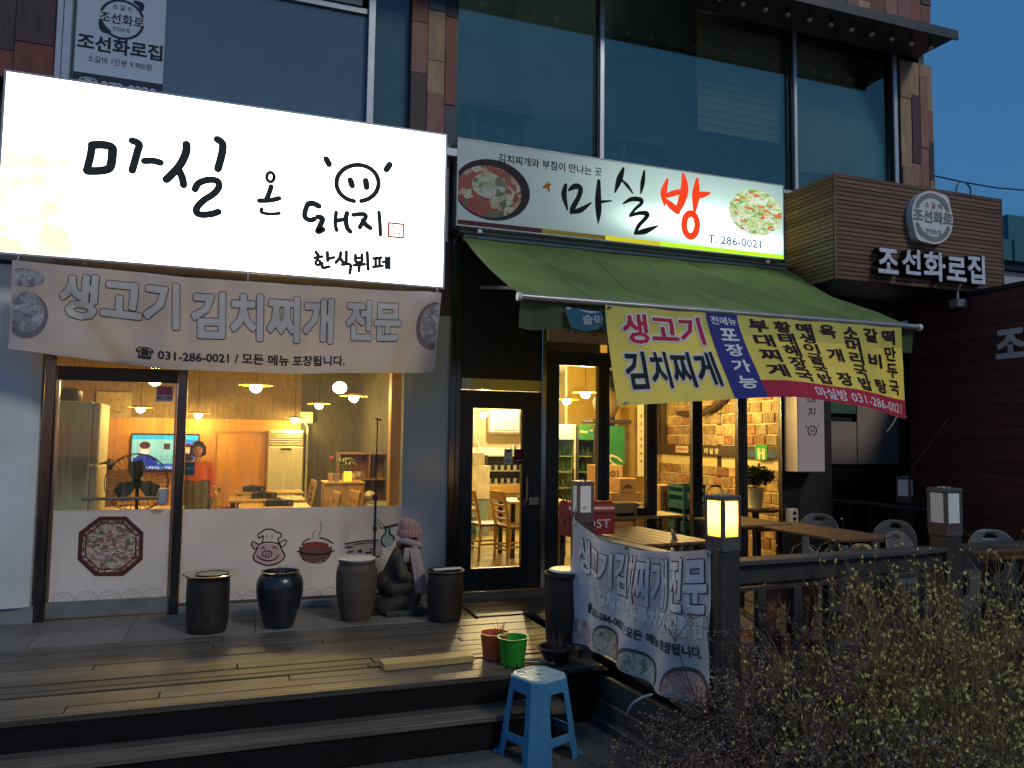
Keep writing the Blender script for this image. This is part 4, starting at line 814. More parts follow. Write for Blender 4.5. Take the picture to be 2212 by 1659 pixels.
MEAT = FOOD('meat_print', [(.36, .34, .36), (.28, .26, .28), (.42, .4, .42), (.2, .19, .21), (.38, .37, .4)], 18)
def patch(fnm, cx, cz, rx, rz, o, n=28, cl=(0.004, .996)): return [fnm(min(cl[1], max(cl[0], cx+rx*cos(2*pi*k/n))), cz+rz*sin(2*pi*k/n), o) for k in range(n)]
def patchg(fnm, cx, cz, rx, rz, o, mat, par):
    g = G(); V = [fnm(cx, cz, o)]; F = []; n = 28; m_ = 6
    for j in range(1, m_+1):
        for k in range(n): V.append(fnm(min(.995, max(.005, cx+rx*j/m_*cos(2*pi*k/n))), min(.98, max(.02, cz+rz*j/m_*sin(2*pi*k/n))), o))
    for k in range(n): F.append((0, 1+k, 1+(k+1) % n))
    for j in range(m_-1):
        for k in range(n): a = 1+j*n+k; b = 1+j*n+(k+1) % n; F.append((a, a+n, b+n, b))
    g.add(V, F).build('food_print', mat, par)
patchg(W1, .035, .40, .05, .26, .0005, flat('bowl_rim', (.16, .15, .17)), b1); patchg(W1, .033, .43, .043, .23, .0025, MEAT, b1); patchg(W1, .03, .82, .04, .10, .0015, MEAT, b1)
patchg(W1, .99, .58, .055, .30, .0005, flat('bowl_rim'), b1); patchg(W1, .992, .60, .046, .25, .0025, MEAT, b1)
for u in (.01, .5, .99):
    p = fn1(u, .02); G().tube([p, (p[0], -.36, 2.81)], .003, 4).build('tie', flat('string', (.5, .5, .5)), b1)
ORG[0] = Vector((0, 0, 0))

# 2: yellow menu banner on the awning bar
K2 = [(0, 2.531, 2.480, 2.50, -2.13, 1.715), (.302, 3.394, 2.480, 3.394, -2.235, 1.787), (.405, 3.686, 2.480, 3.686, -2.265, 1.809), (.48, 3.904, 2.480, 3.904, -2.30, 1.814), (.60, 4.24, 2.480, 4.24, -2.27, 1.79), (.74, 4.639, 2.480, 4.639, -2.18, 1.766), (.90, 5.099, 2.480, 5.099, -2.03, 1.709), (1, 5.375, 2.480, 5.375, -1.88, 1.686)]
def fn2(u, v, o=0):
    xt, zt_, xb, yb, zb_ = lerpk(K2, u)
    y = -1.865*(1-v**1.25)+yb*v**1.25-o-.012*sin(u*26)*v-.03*math.exp(-((u-.05-.10*v)/.03)**2)*(1-v)*v*3+.012*noise.noise(Vector((u*7, v*3, 4)))
    z = zt_*(1-v)+zb_*v-.012*sin(u*pi*7)**2*(1-v)*.4
    return (xt*(1-v)+xb*v, y, z)
YL = CL('yellow_banner', (.74, .70, .15), trans=.3, var=.10)
b2 = banner('fabric_banner', 'yellow menu banner hanging from the awning bar with red and black letters', (3.9, -1.85, 1.7), fn2, YL, 110, 22)
cu2 = ([i/110 for i in range(1, 110)], [i/22 for i in range(1, 22)])
W2 = lambda x, z, o: fn2(x, 1-z, .004+o)
def strip(u0, u1, z0, z1, mat, o, fnm, par, name='stripe', n=24, mrows=10):
    G().grid(lambda a, b_: fnm(u0+(u1-u0)*a, z0+(z1-z0)*b_, o), n, mrows).build(name, mat, par, smooth=True)
strip(.303, .405, .0, 1, CL('blue_stripe', (.035, .04, .28), trans=.3), 0, W2, b2, n=12, mrows=22)
strip(.405, 1, .0, .20, CL('crimson_stripe', (.50, .025, .07), trans=.3), 0, W2, b2, n=66, mrows=6)
PWH = flat('white_print', (.60, .60, .62)); CR = flat('crimson_ink', (.42, .02, .05)); BKI = flat('black_green_ink', (.008, .018, .018)); WHI = flat('paper_white', (.72, .72, .74)); PUR = flat('purple_black', (.02, .008, .02))
def halo(s, box, mat, par, b0, b1_, fnm=W2, rot=0):
    text(s, box, fnm, PWH, par, bold=b0, off=0, cuts=cu2); text(s, box, fnm, mat, par, bold=b1_, off=.003, cuts=cu2)
halo('생고기', (.045, .278, .62, .925), CR, b2, .085, .025); halo('김치찌게', (.035, .285, .155, .52), BKI, b2, .085, .03)
text('전메뉴', (.315, .398, .87, .965), W2, WHI, b2, bold=.02, off=.002, cuts=cu2)
for i, ch in enumerate('포장가능'): text(ch, (.335, .388, .68-i*.19, .82-i*.19), W2, WHI, b2, bold=.028, off=.002, cuts=cu2)
cols = [('부대찌게', .440, .058), ('황태해장국', .523, .056), ('매생이굴국밥', .604, .053), ('육개장', .686, .052), ('소머리국밥', .768, .052), ('갈비탕', .848, .050), ('떡만두국', .922, .046)]
for s, u0, w in cols:
    n = len(s); hgt = min(.17, .74/n*.93); zt_ = .96; pitch = .75/n if n > 3 else .29
    for i, ch in enumerate(s):
        z1 = zt_-i*pitch; text(ch, (u0, u0+w, z1-min(hgt, .15), z1), W2, PUR, b2, bold=.035, off=.002, cuts=cu2)
text('마실방 031-286-0021', (.56, .97, .035, .165), W2, WHI, b2, bold=.012, off=.002, cuts=cu2, shear=.1)
for u, v in ((.012, .02), (.02, .975), (.985, .98)):
    p = Vector(fn2(u, v)); G().lathe([(.018, 0), (.018, .006), (.008, .006), (.008, 0)], p+Vector((0, -.01, 0)), 12).build('grommet', ALU, b2)
p = fn2(.93, 1); G().tube([p, (p[0]-.05, p[1], p[2]-.07), (p[0]-.1, p[1]+.01, p[2]-.13)], .003, 4).build('string', flat('string'), b2)
ORG[0] = Vector((0, 0, 0))
# 3: pale banner tied to the fence
P1 = Vector((2.33, -1.92)); P2 = Vector((2.50, -3.38))
def fn3(u, v, o=0):
    a = P1+(P2-P1)*(.0+u*.985); zt_ = .905-.16*sin(pi*min(1, u*1.0))**.8*(1-u)*1.0-.03*u; zt_ = .93-.20*sin(pi*u)**.7*(1-.45*u)*.75-.03*u; zb_ = .055+.03*sin(u*6)
    n = Vector((-1, -.117))
    d = .075+.03*sin(u*24+v*2)*(.4+.6*v)+.03*noise.noise(Vector((u*6, v*3, 9)))+.05*v*sin(pi*u)+o
    q = a+n*d
    return (q[0], q[1], zt_*(1-v)+zb_*v)
b3 = banner('fabric_banner', 'wrinkled grey banner with outlined letters and food pictures tied to the fence', (2.4, -2.6, .1), fn3, CL('fence_banner', (.64, .63, .67), trans=.2, var=.14), 60, 20)
cu3 = ([i/60 for i in range(1, 60)], [i/20 for i in range(1, 20)])
W3 = lambda x, z, o: fn3(x, 1-z, .004+o)
LT3 = CL('letter_cloth_grey', (.88, .88, .88), trans=.2)
for s, a, b_, z0, z1 in (('생고기', .06, .36, .62, .90), ('김치찌개', .38, .73, .585, .93), ('전문', .76, .975, .60, .94)):
    outl(s, (a, b_, z0, z1), W3, b3, .060, .040, mi=LT3, cu=cu3)
text('갈비. 김치찌개. 두루치기. 각종 전', (.13, .96, .43, .56), W3, LT3, b3, bold=.05, cuts=cu3)
text('☎ 031-286-0021 / 모든 메뉴 포장됩니다.', (.13, .95, .29, .375), W3, INK1, b3, bold=.03, cuts=cu3)
patchg(W3, .10, .12, .11, .09, .0005, FOOD('meat3', [(.62, .42, .42), (.72, .62, .60), (.45, .26, .27), (.66, .58, .58)], 20), b3)
for cx_, cz_, rx_, rz_, m_ in ((.34, .12, .105, .145, FOOD('stew3', [(.55, .44, .30), (.66, .60, .48), (.36, .20, .14), (.6, .5, .38)], 26)), (.58, .07, .12, .15, FOOD('greens3', [(.50, .54, .42), (.60, .62, .52), (.26, .32, .22), (.66, .68, .58)], 34)), (.88, .06, .13, .17, FOOD('red3', [(.62, .34, .28), (.70, .46, .40), (.5, .24, .2)], 28))):
    patchg(W3, cx_, cz_, rx_, rz_, .0006, flat('bowl_rim3', (.12, .11, .11)), b3); patchg(W3, cx_, cz_-.012, rx_*.91, rz_*.90, .003, m_, b3)
for u, v in ((.02, .03), (.98, .03), (.02, .97)):
    p = Vector(fn3(u, v, .008)); G().tube([p, p+Vector((-.006, 0, 0))], .016, 10).build('grommet', ALU, b3)
p = fn3(.01, .02); G().tube([p, (P1[0]-.06, P1[1]-.02, .99), (P1[0]+.0, P1[1]-.08, 1.0)], .004, 5).build('tie', flat('string'), b3)
ORG[0] = Vector((0, 0, 0))

# ================================================================ FENCE
fe = thing('terrace_fence', 'dark timber fence round the terrace with lantern posts', 'fence', (2.5, -3.3, -.34))
FT_ = M('fence_wood', (.035, .034, .034), rough=.5, var=.4, scale=6, stretch=(2, 2, .5), bump=.25)
FH = M('fence_rail', (.06, .06, .06), rough=.42, var=.45, scale=6, stretch=(.5, 3, 3), bump=.3)
FB = M('fascia_board', (.062, .056, .048), rough=.6, var=.35, scale=6, stretch=(3, .5, 3), bump=.3, rnd=.15)
P1v = (2.33, -1.92); P2v = (2.50, -3.38); P3v = (4.26, -3.17-.14); P3v = (4.26, -3.24)
for p in (P1v, P2v, P3v): G().box(p[0]-.065, p[0]+.065, p[1]-.065, p[1]+.065, -.34, .90, .006).build('post', FT_, fe)
g = G().beam((2.34, -1.99, .79), (2.49, -3.31, .79), .11, .035, .004); g.build('rail', M('grey_rail', (.11, .12, .11), rough=.5, var=.4, scale=8, stretch=(3, .5, 3), bump=.3), fe)
G().beam((2.57, -3.36, .815), (4.19, -3.255, .815), .13, .028, .004).build('rail', FH, fe); G().beam((2.57, -3.36, .745), (4.19, -3.255, .745), .05, .10, .004).build('rail', FT_, fe)
G().beam((2.57, -3.36, .665), (4.19, -3.255, .665), .035, .02).build('rail', FT_, fe); G().beam((2.57, -3.36, .05), (4.19, -3.255, .05), .05, .08, .004).build('rail', FT_, fe)
for k in range(6):
    t = (k+.75)/6.3; x = 2.57+1.62*t; y = -3.36+.105*t
    G().box(x-.028, x+.028, y-.02, y+.02, .09, .655, .003).build('baluster', FT_, fe)
G().beam((4.33, -3.24, .815), (6.9, -3.10, .815), .13, .028, .004).build('rail', FH, fe); G().beam((4.33, -3.24, .05), (6.9, -3.10, .05), .05, .08).build('rail', FT_, fe)
G().beam((2.28, -2.05, -.14), (2.46, -3.42, -.14), .04, .14, .005).build('fascia', FB, fe); G().beam((2.26, -2.05, -.265), (2.44, -3.50, -.265), .05, .10, .005).build('fascia', FB, fe)
G().beam((2.24, -2.1, -.335), (2.47, -4.0, -.335), .09, .05, .008).build('kerb_board', FB, fe)
G().box(2.20, 2.27, -2.16, -2.06, -.34, .07, .01).build('stub_post', FT_, fe)
ORG[0] = Vector((0, 0, 0))
# wires and hooks on the rail
for i, t in enumerate((.36, .50, .82)):
    x = 2.57+1.62*t*.9; y = -3.36+.1*t
    h = thing('wire_hook', ['thin wire hook over the fence rail, nearest the lit lantern', 'thin wire hook in the middle of the fence rail', 'thin wire hook on the fence rail nearest the unlit lantern'][i], 'hook', (x, y, .8), 'wire hooks over the fence rail')
    G().tube([(x-.05, y+.07, .80), (x-.04, y+.05, .87), (x, y, .905), (x+.04, y-.05, .87), (x+.05, y-.075, .78), (x+.05, y-.075, .52)], .0035, 5).build('wire', M('wire', (.35, .34, .32), rough=.3, metal=1), h, smooth=True)
ORG[0] = Vector((0, 0, 0))
lw_ = thing('cable_string', 'loose dark wires drooping along the terrace fence', 'cable', (3.3, -3.4, .5))
for k in range(4):
    r = random.Random(k); pts = [(2.58+1.6*i/12, -3.40-.01*k, .62-.10*k*abs(sin(i*.5+k))-.10*sin(pi*i/12)*r.uniform(.5, 1.6)+r.uniform(-.02, .02)) for i in range(13)]
    G().tube(pts, .0035, 4).build('wire', DKM, lw_)
ORG[0] = Vector((0, 0, 0))

# lanterns
LB = M('lantern_body', (.075, .08, .082), rough=.45, var=.35, bump=.1); LB2 = M('lantern_wood', (.07, .055, .05), rough=.6, var=.4)
def lit_glass():
    m = bpy.data.materials.new('lit_panel'); m.use_nodes = True; nt = m.node_tree; nt.nodes.clear(); L = nt.links.new
    o = _n(nt, 'ShaderNodeOutputMaterial'); e = _n(nt, 'ShaderNodeEmission'); tr = _n(nt, 'ShaderNodeBsdfTransparent'); mx = _n(nt, 'ShaderNodeMixShader'); mx.inputs[0].default_value = .75
    tc = _n(nt, 'ShaderNodeTexCoord'); sp = _n(nt, 'ShaderNodeSeparateXYZ'); L(tc.outputs['Object'], sp.inputs[0]); r = _n(nt, 'ShaderNodeMapRange'); r.inputs[1].default_value = .10; r.inputs[2].default_value = .19; r.inputs[3].default_value = 3.2; r.inputs[4].default_value = 16
    L(sp.outputs['Z'], r.inputs[0]); L(r.outputs[0], e.inputs[1]); e.inputs[0].default_value = (1, .50, .05, 1); tr.inputs[0].default_value = (1, .8, .4, 1)
    L(tr.outputs[0], mx.inputs[1]); L(e.outputs[0], mx.inputs[2]); L(mx.outputs[0], o.inputs[0]); return m
def lantern(loc, label, lit, rz=.0, w=.135, group='post lanterns'):
    t = thing('lantern', label, 'lantern', (0, 0, 0), group)
    pm = lit_glass() if lit else M('frosted_panel', (.74, .80, .77), rough=.5, var=.05, bump=0)
    h = w/2
    g = G().box(-h, h, -h, h, .02, .10, .004); g.build('base', LB2 if not lit else LB, t, abs_=False)
    for a in (-1, 1):
        for b_ in (-1, 1): G().box(a*h-.0 if a < 0 else h-.02, -h+.02 if a < 0 else h, -h if b_ < 0 else h-.02, -h+.02 if b_ < 0 else h, .1001, .288).build('corner_post', LB, t, abs_=False)
    for a in range(4):
        M4 = Matrix.Rotation(pi/2*a, 3, 'Z'); g = G(); g.cbox(M4 @ Vector((0, -h+.008, .195)), (w-.04, .008, .19) if a % 2 == 0 else (.008, w-.04, .19), None, .001)
        g.build('panel', pm, t, abs_=False)
    G().box(-h-.004, h+.004, -h-.004, h+.004, .2885, .32, .006).build('cap', LB, t, abs_=False)
    for a in (-.02, .02):
        for b_ in (-.02, .02): G().cyl((a, b_, .32), (a, b_, .326), .009, n=8).build('screw', ALU, t, abs_=False)
    t.location = loc; t.rotation_euler[2] = rz; return t
lantern((P1v[0], P1v[1], .86), 'unlit lantern on the post beside the red mailbox', False, radians(-2), .125)
lt = lantern((P2v[0], P2v[1], .865), 'glowing yellow lantern on the corner post of the terrace', True, radians(11), .135)
lamp('lantern_light', (0, 0, .2), 26, (1, .55, .12), None).parent = lt
lantern((P3v[0], P3v[1], .88), 'large unlit lantern on the fence post above the budding bushes', False, radians(1), .14)
lantern((7.20, -.12, .78), 'small unlit lantern in front of the dark timber wall', False, radians(30), .15)
lantern((6.45, .35, .82), 'small unlit lantern in the dark passage below the narrow white sign', False, radians(30), .15)
ORG[0] = Vector((0, 0, 0))

# ================================================================ JARS
CER = M('jar_brown', (.028, .021, .019), rough=.45, var=.4, scale=5, bump=.25, spec=.5)
GLZ = M('jar_navy', (.012, .015, .022), rough=.3, var=.3, scale=4, bump=.12, spec=.7)
CLY = M('jar_clay', (.075, .055, .042), rough=.7, var=.35, scale=7, bump=.3)
SOI = bed; WLD = M('white_lid', (.6, .6, .58), rough=.4); CLR = GL('plastic_film', (.75, .76, .78), refl=.25, rough=.1)
def jar(loc, label, mat, R, H, prof, kind):
    t = thing('onggi_jar', label, 'jar', loc, 'earthenware jars along the shop front')
    pr_ = [(r*R, z*H) for r, z in prof]
    top = pr_[-1]; inner = [(top[0]-.012, top[1]), (top[0]-.02, top[1]-.05), (top[0]-.03, top[1]-.12), (.001, top[1]-.12)]
    G().lathe([(.001, 0)]+pr_+inner, loc, 36).build('body', mat, t, smooth=True)
    return t
J = {}
BAR = [(.80, 0), (.84, .02), (.90, .15), (.94, .45), (.94, .75), (.93, .9), (.92, .94), (.96, .955), (1.0, .965), (1.01, .985), (.99, 1)]
t = jar((-.19, -.66, 0), 'dark brown barrel jar at the far left with clear plastic over its mouth', CER, .165, .42, BAR, 0)
G().lathe([(.15, .425), (.185, .432), (.20, .425), (.198, .421), (.15, .418)], (-.18, -.665, 0), 30).build('plastic_cover', CLR, t, smooth=True)
G().lathe([(.001, .30), (.08, .31), (.10, .38), (.115, .425), (.12, .43), (.11, .42), (.001, .41)], (-.165, -.66, 0), 24).build('inner_pot', M('black_plastic', (.012, .012, .013), rough=.35), t, smooth=True)
G().cyl((-.17, -.823, .14), (-.17, -.829, .14), .012, n=10).build('plug', DKM, t)
OVAL = [(.60, 0), (.62, .02), (.72, .15), (.88, .4), (.99, .62), (1.0, .74), (.95, .86), (.84, .93), (.76, .955), (.76, .97), (.82, .985), (.83, .995), (.80, 1)]
jar((.33, -.66, 0), 'glossy dark navy tapered jar below the pig chef drawing', GLZ, .178, .425, OVAL, 0)
BEL = [(.68, 0), (.70, .02), (.82, .15), (.96, .4), (1, .6), (.99, .8), (.92, .9), (.86, .93), (.86, .95), (.90, .97), (.89, 1)]
t = jar((.93, -.60, 0), 'tall brown matt jar with white rimmed mouth beside the thin black stand', CLY, .165, .48, BEL, 0)
G().lathe([(.13, .478), (.148, .482), (.15, .49), (.142, .496), (.125, .492)], (.93, -.60, 0), 30).build('rim_ring', WLD, t, smooth=True)
t = jar((1.62, -.80, 0), 'dark brown barrel jar with a white stick lid to the right of the statue', CER, .155, .40, BAR, 0)
G().cbox((1.63, -.82, .408), (.24, .045, .014), Matrix.Rotation(.1, 3, 'Z'), .005).build('lid', WLD, t)
t = jar((2.21, -1.86, 0), 'large brown jar standing behind the fence banner', CER, .135, .53, BAR, 0)
G().lathe([(.10, .552), (.13, .556), (.135, .565), (.12, .575), (.09, .57)], (2.24, -1.87, -.02), 30).build('lid', WLD, t, smooth=True)
ORG[0] = Vector((0, 0, 0))
def twigs(par, c, n, h, sp, seed, mat, r0=.003):
    r = random.Random(seed); g = G()
    for k in range(n):
        a = r.uniform(0, 2*pi); q = Vector(c)+Vector((cos(a)*sp*.3, sin(a)*sp*.3, 0)); pts = [q]
        for i in range(4): q = q+Vector((cos(a)*sp*.3*r.random()+r.uniform(-.01, .01), sin(a)*sp*.3*r.random()+r.uniform(-.01, .01), h/4*r.uniform(.6, 1.2))); pts.append(q)
        g.tube(pts, [r0, r0*.9, r0*.8, r0*.6, r0*.4], 4)
    return g.build('twig', mat, par)
TW = M('dry_twig', (.12, .085, .06), rough=.8)
twigs(None, (.34, -.66, .40), 4, .07, .04, 2, TW); bpy.data.objects['twig'].parent = None
o = bpy.data.objects['twig']; tag(o, 'few dry stalks sticking out of the navy jar', 'dry plant')

# statue with hat and scarf
st = thing('stone_statue', 'crouching dark stone figure wearing a pink hat and scarf', 'statue', (1.34, -.45, 0))
STN = M('statue_stone', (.036, .030, .025), rough=.65, var=.4, scale=8, bump=.4)
g = G()
g.caps((1.25, -.42, .27), (1.34, -.44, .48), .105, .10); g.caps((1.34, -.44, .48), (1.385, -.46, .56), .085, .05); g.caps((1.22, -.42, .25), (1.26, -.42, .20), .11, .11)
g.caps((1.25, -.52, .22), (1.45, -.56, .25), .08, .065); g.caps((1.45, -.56, .25), (1.40, -.55, .06), .06, .055); g.caps((1.24, -.34, .2), (1.45, -.36, .24), .08, .065); g.caps((1.45, -.36, .24), (1.42, -.38, .06), .06, .055)
g.caps((1.29, -.53, .47), (1.30, -.60, .33), .055, .05); g.caps((1.30, -.60, .33), (1.42, -.58, .30), .045, .04); g.caps((1.40, -.36, .47), (1.44, -.38, .34), .055, .045)
g.caps((1.20, -.48, .05), (1.30, -.50, .12), .09, .09); g.caps((1.22, -.36, .05), (1.32, -.38, .1), .09, .09)
g.ell((1.385, -.47, .635), (.075, .08, .088)); g.caps((1.42, -.55, .03), (1.50, -.58, .03), .045, .035); g.caps((1.42, -.38, .03), (1.50, -.40, .03), .045, .035)
g.ell((1.425, -.53, .615), (.02, .02, .03)); g.ell((1.41, -.50, .585), (.045, .045, .035))
g.build('body', STN, st, remesh=.011); G().box(1.17, 1.53, -.62, -.30, -.0, .045, .01).build('plinth', M('plinth_stone', (.035, .035, .035), rough=.6), st)
ORG[0] = Vector((0, 0, 0))
hat = thing('knit_hat', 'pink ribbed knit hat on the head of the stone figure', 'hat', (1.385, -.47, .66))
HK = M('pink_knit', (.38, .22, .20), rough=.9, var=.25, scale=60, stretch=(1, 1, .15), bump=.6)
def hatf(prof, n=72, amp=.004):
    g = G(); V = []; F = []
    for r, z, tx in prof:
        for k in range(n): a = 2*pi*k/n; rr = r+amp*(1 if k % 3 == 0 else -.4)*min(1, r*18); V.append((1.385+tx+rr*cos(a), -.47+rr*sin(a), z))
    for i in range(len(prof)-1):
        for k in range(n): a = i*n+k; b = i*n+(k+1) % n; F.append((a, b, b+n, a+n))
    F.append(tuple(range((len(prof)-1)*n, len(prof)*n))); return g.add(V, F)
hatf([(.088, .655, 0), (.086, .70, 0), (.082, .73, -.004), (.07, .755, -.012), (.05, .775, -.022), (.028, .785, -.03), (.008, .79, -.034)]).build('crown', HK, hat, smooth=True)
hatf([(.098, .636, 0), (.103, .645, 0), (.102, .69, 0), (.094, .70, 0), (.088, .695, 0)]).build('brim', HK, hat, smooth=True)
ORG[0] = Vector((0, 0, 0))
sc_ = thing('scarf', 'grey pink scarf tied round the neck of the stone figure', 'scarf', (1.39, -.5, .5))
SK = M('scarf_knit', (.34, .27, .27), rough=.9, var=.2, scale=40, bump=.6)
g = G(); g.tube([(1.385+.085*cos(a), -.47+.09*sin(a), .575+.012*sin(a*2)-.02*cos(a-1)) for a in [2*pi*k/16 for k in range(17)]], .030, 10); g.ell((1.405, -.575, .53), (.035, .03, .038))
def sct(u, v): return (1.40+.045*(u-.5)*2*(1+.3*v)+.07*v, -.585-.035*sin(pi*v)-.025*v+.006*sin(u*9), .54-.36*v)
def sct2(u, v): return sct(u, v)[0], sct(u, v)[1]-.016, sct(u, v)[2]
g.build('loop', SK, sc_, smooth=True)
o = G().grid(sct, 8, 16).build('tail', SK, sc_, smooth=True, solid=.014)
o = G().grid(lambda u, v: (1.36+.035*(u-.5)*2-.03*v, -.565-.02*sin(pi*v), .55-.12*v), 6, 6).build('tail', SK, sc_, smooth=True, solid=.012)
ORG[0] = Vector((0, 0, 0))
# thin stand
sd = thing('light_stand', 'thin black adjustable stand in front of the window film', 'stand', (1.10, -.40, 0))
g = G(); g.lathe([(.12, 0), (.125, .012), (.11, .02), (.02, .03), (.012, .05)], (1.10, -.40, 0.0), 24); g.build('base', DKM, sd, smooth=True)
G().cyl((1.10, -.40, .03), (1.10, -.40, .96), .011, n=10).build('pole', DKM, sd); G().cyl((1.10, -.40, .96), (1.10, -.40, 1.62), .0055, n=8).build('pole', DKM, sd)
G().cyl((1.10, -.40, .94), (1.10, -.40, .99), .018, n=10).build('clamp', DKM, sd); G().cyl((1.07, -.40, .97), (1.10, -.40, .97), .014, n=8).build('knob', DKM, sd)
G().cyl((1.10, -.40, .68), (1.10, -.40, .72), .018, n=10).build('clamp', DKM, sd)
G().cbox((1.105, -.40, 1.625), (.055, .03, .012), Matrix.Rotation(.2, 3, 'Y'), .003).build('head', DKM, sd)
for a, b_ in (((1.10, -.4, .70), (1.25, -.44, .715)), ((1.10, -.40, .79), (1.19, -.43, .71)), ((1.10, -.42, .76), (1.16, -.43, .70))): G().cyl(a, b_, .0035, n=6).build('arm', DKM, sd)
G().cyl((1.17, -.43, .708), (1.29, -.45, .735), .011, n=8).build('grip', DKM, sd)
ORG[0] = Vector((0, 0, 0))

# ================================================================ LOOSE THINGS ON THE DECK
pk = thing('wooden_plank', 'new pale yellow plank lying near the edge of the deck', 'plank', (1.2, -1.94, 0))
pl_ = G().cbox((1.20, -1.985, .026), (.60, .125, .042), Matrix.Rotation(radians(2.5), 3, 'Z'), .003).build('board', M('new_pine', (.42, .31, .12), rough=.55, var=.25, scale=5, stretch=(.6, 8, 8), bump=.1), pk)
ORG[0] = Vector((0, 0, 0))
def bucket(loc, label, col, name, r0=.075, r1=.098, h=.175, twig=True):
    t = thing('flower_pot', label, 'flower pot', loc, 'small pots at the deck edge')
    m = M(name, col, rough=.42, var=.25, scale=14, bump=.05, spec=.4, dirt=.45)
    G().lathe([(.001, .004), (r0-.01, .004), (r0, 0), (r0+.002, .012), (r1*.93, h*.80), (r1*.95, h*.82), (r1*.97, h*.97), (r1*1.06, h*.975), (r1*1.08, h*.985), (r1*1.06, h), (r1*.98, h), (r1*.93, h*.9), (r1*.85, h*.7), (.001, h*.68)], loc, 32).build('body', m, t, smooth=True)
    G().lathe([(.001, h*.70), (r1*.84, h*.70), (r1*.84, h*.705), (.001, h*.72)], loc, 20).build('soil', SOI, t)
    for k in range(8):
        a = 2*pi*k/8; G().cbox(Vector(loc)+Vector((cos(a)*r0*1.01, sin(a)*r0*1.01, .008)), (.012, .012, .016), Matrix.Rotation(a, 3, 'Z'), .001).build('drain_slot', DKM, t)
    if twig: twigs(t, Vector(loc)+Vector((.03, 0, h*.68)), 7, .14, .06, 5, M('red_twig', (.22, .10, .06), rough=.8), .0028)
    return t
bucket((1.66, -1.98, 0), 'orange red plastic pot with a dry twig', (.50, .095, .035), 'orange_plastic')
bucket((1.735, -2.14, 0), 'bright green plastic pot standing in front of the orange one', (.03, .33, .03), 'green_plastic', twig=False, h=.18)
t = thing('flower_pot', 'wide shallow black pot with withered stalks beside the blue stool', 'flower pot', (2.03, -2.17, 0), 'small pots at the deck edge')
G().lathe([(.001, .004), (.07, 0), (.095, .05), (.108, .085), (.128, .09), (.13, .098), (.125, .105), (.10, .102), (.09, .07), (.001, .065)], (2.03, -2.17, 0), 32).build('body', M('black_plastic'), t, smooth=True)
twigs(t, (2.03, -2.17, .07), 12, .13, .05, 9, TW); ORG[0] = Vector((0, 0, 0))
o = G().tube([(1.83, -2.10, .012), (1.90, -2.13, .014), (1.96, -2.19, .012), (1.99, -2.24, .012)], .010, 6).build('hose', M('pale_hose', (.35, .34, .28), rough=.5), None, smooth=True); tag(o, 'short pale hose lying on the deck between the pots', 'hose')

# blue stool
so_ = thing('plastic_stool', 'light blue plastic stool on the asphalt in front of the steps', 'stool', (0, 0, 0))
BL = M('blue_plastic', (.045, .20, .38), rough=.4, var=.2, scale=12, bump=.05, spec=.45, dirt=.35)
hT, hB, HH = .133, .195, .45       # half widths at top and bottom, height
def stf(side, u, z):
    h = hT+(hB-hT)*(1-z/HH); c = h*.34       # half of the side, corner chamfer
    return h, c
def sq(h, ch):   # octagon-like section
    return [(-h+ch, -h), (h-ch, -h), (h, -h+ch), (h, h-ch), (h-ch, h), (-h+ch, h), (-h, h-ch), (-h, -h+ch)]
# seat: dished square with chamfered corners and a rim
g = G(); V = []; rings = [(1.0, -.055), (1.0, -.012), (.985, -.003), (.95, 0), (.90, 0), (.88, -.004), (.45, -.005), (.12, -.006), (.05, -.012)]
for k_, dz in rings: V += [(x*k_, y*k_, HH+dz) for x, y in sq(hT, .05)]
F = [(i*8+k, i*8+(k+1) % 8, (i+1)*8+(k+1) % 8, (i+1)*8+k) for i in range(len(rings)-1) for k in range(8)]; g.add(V, F); g.build('seat', M('blue_seat', (.24, .40, .46), rough=.33, var=.2, scale=14, bump=.1), so_, abs_=False, smooth=False, solid=-.004)
g = G()
for k in range(4):
    a = pi/4+pi/2*k; c = Vector((cos(a), sin(a), 0))*.105
    g.lathe([(.034, HH-.005), (.036, HH+.001), (.030, HH+.002), (.028, HH-.003)], (c[0], c[1], 0), 14, .8)
for k in range(6):
    g.tube([(-.08+.012*k+.03*sin(i*.7), -.06+i*.02, HH-.003) for i in range(7)], .0022, 4)
g.build('raised_pattern', M('blue_seat'), so_, abs_=False)
g = G().cyl((0, 0, HH-.006), (0, 0, HH+.0005), .008, n=10).build('hole', M('navy_hole', (.01, .02, .06)), so_, abs_=False)
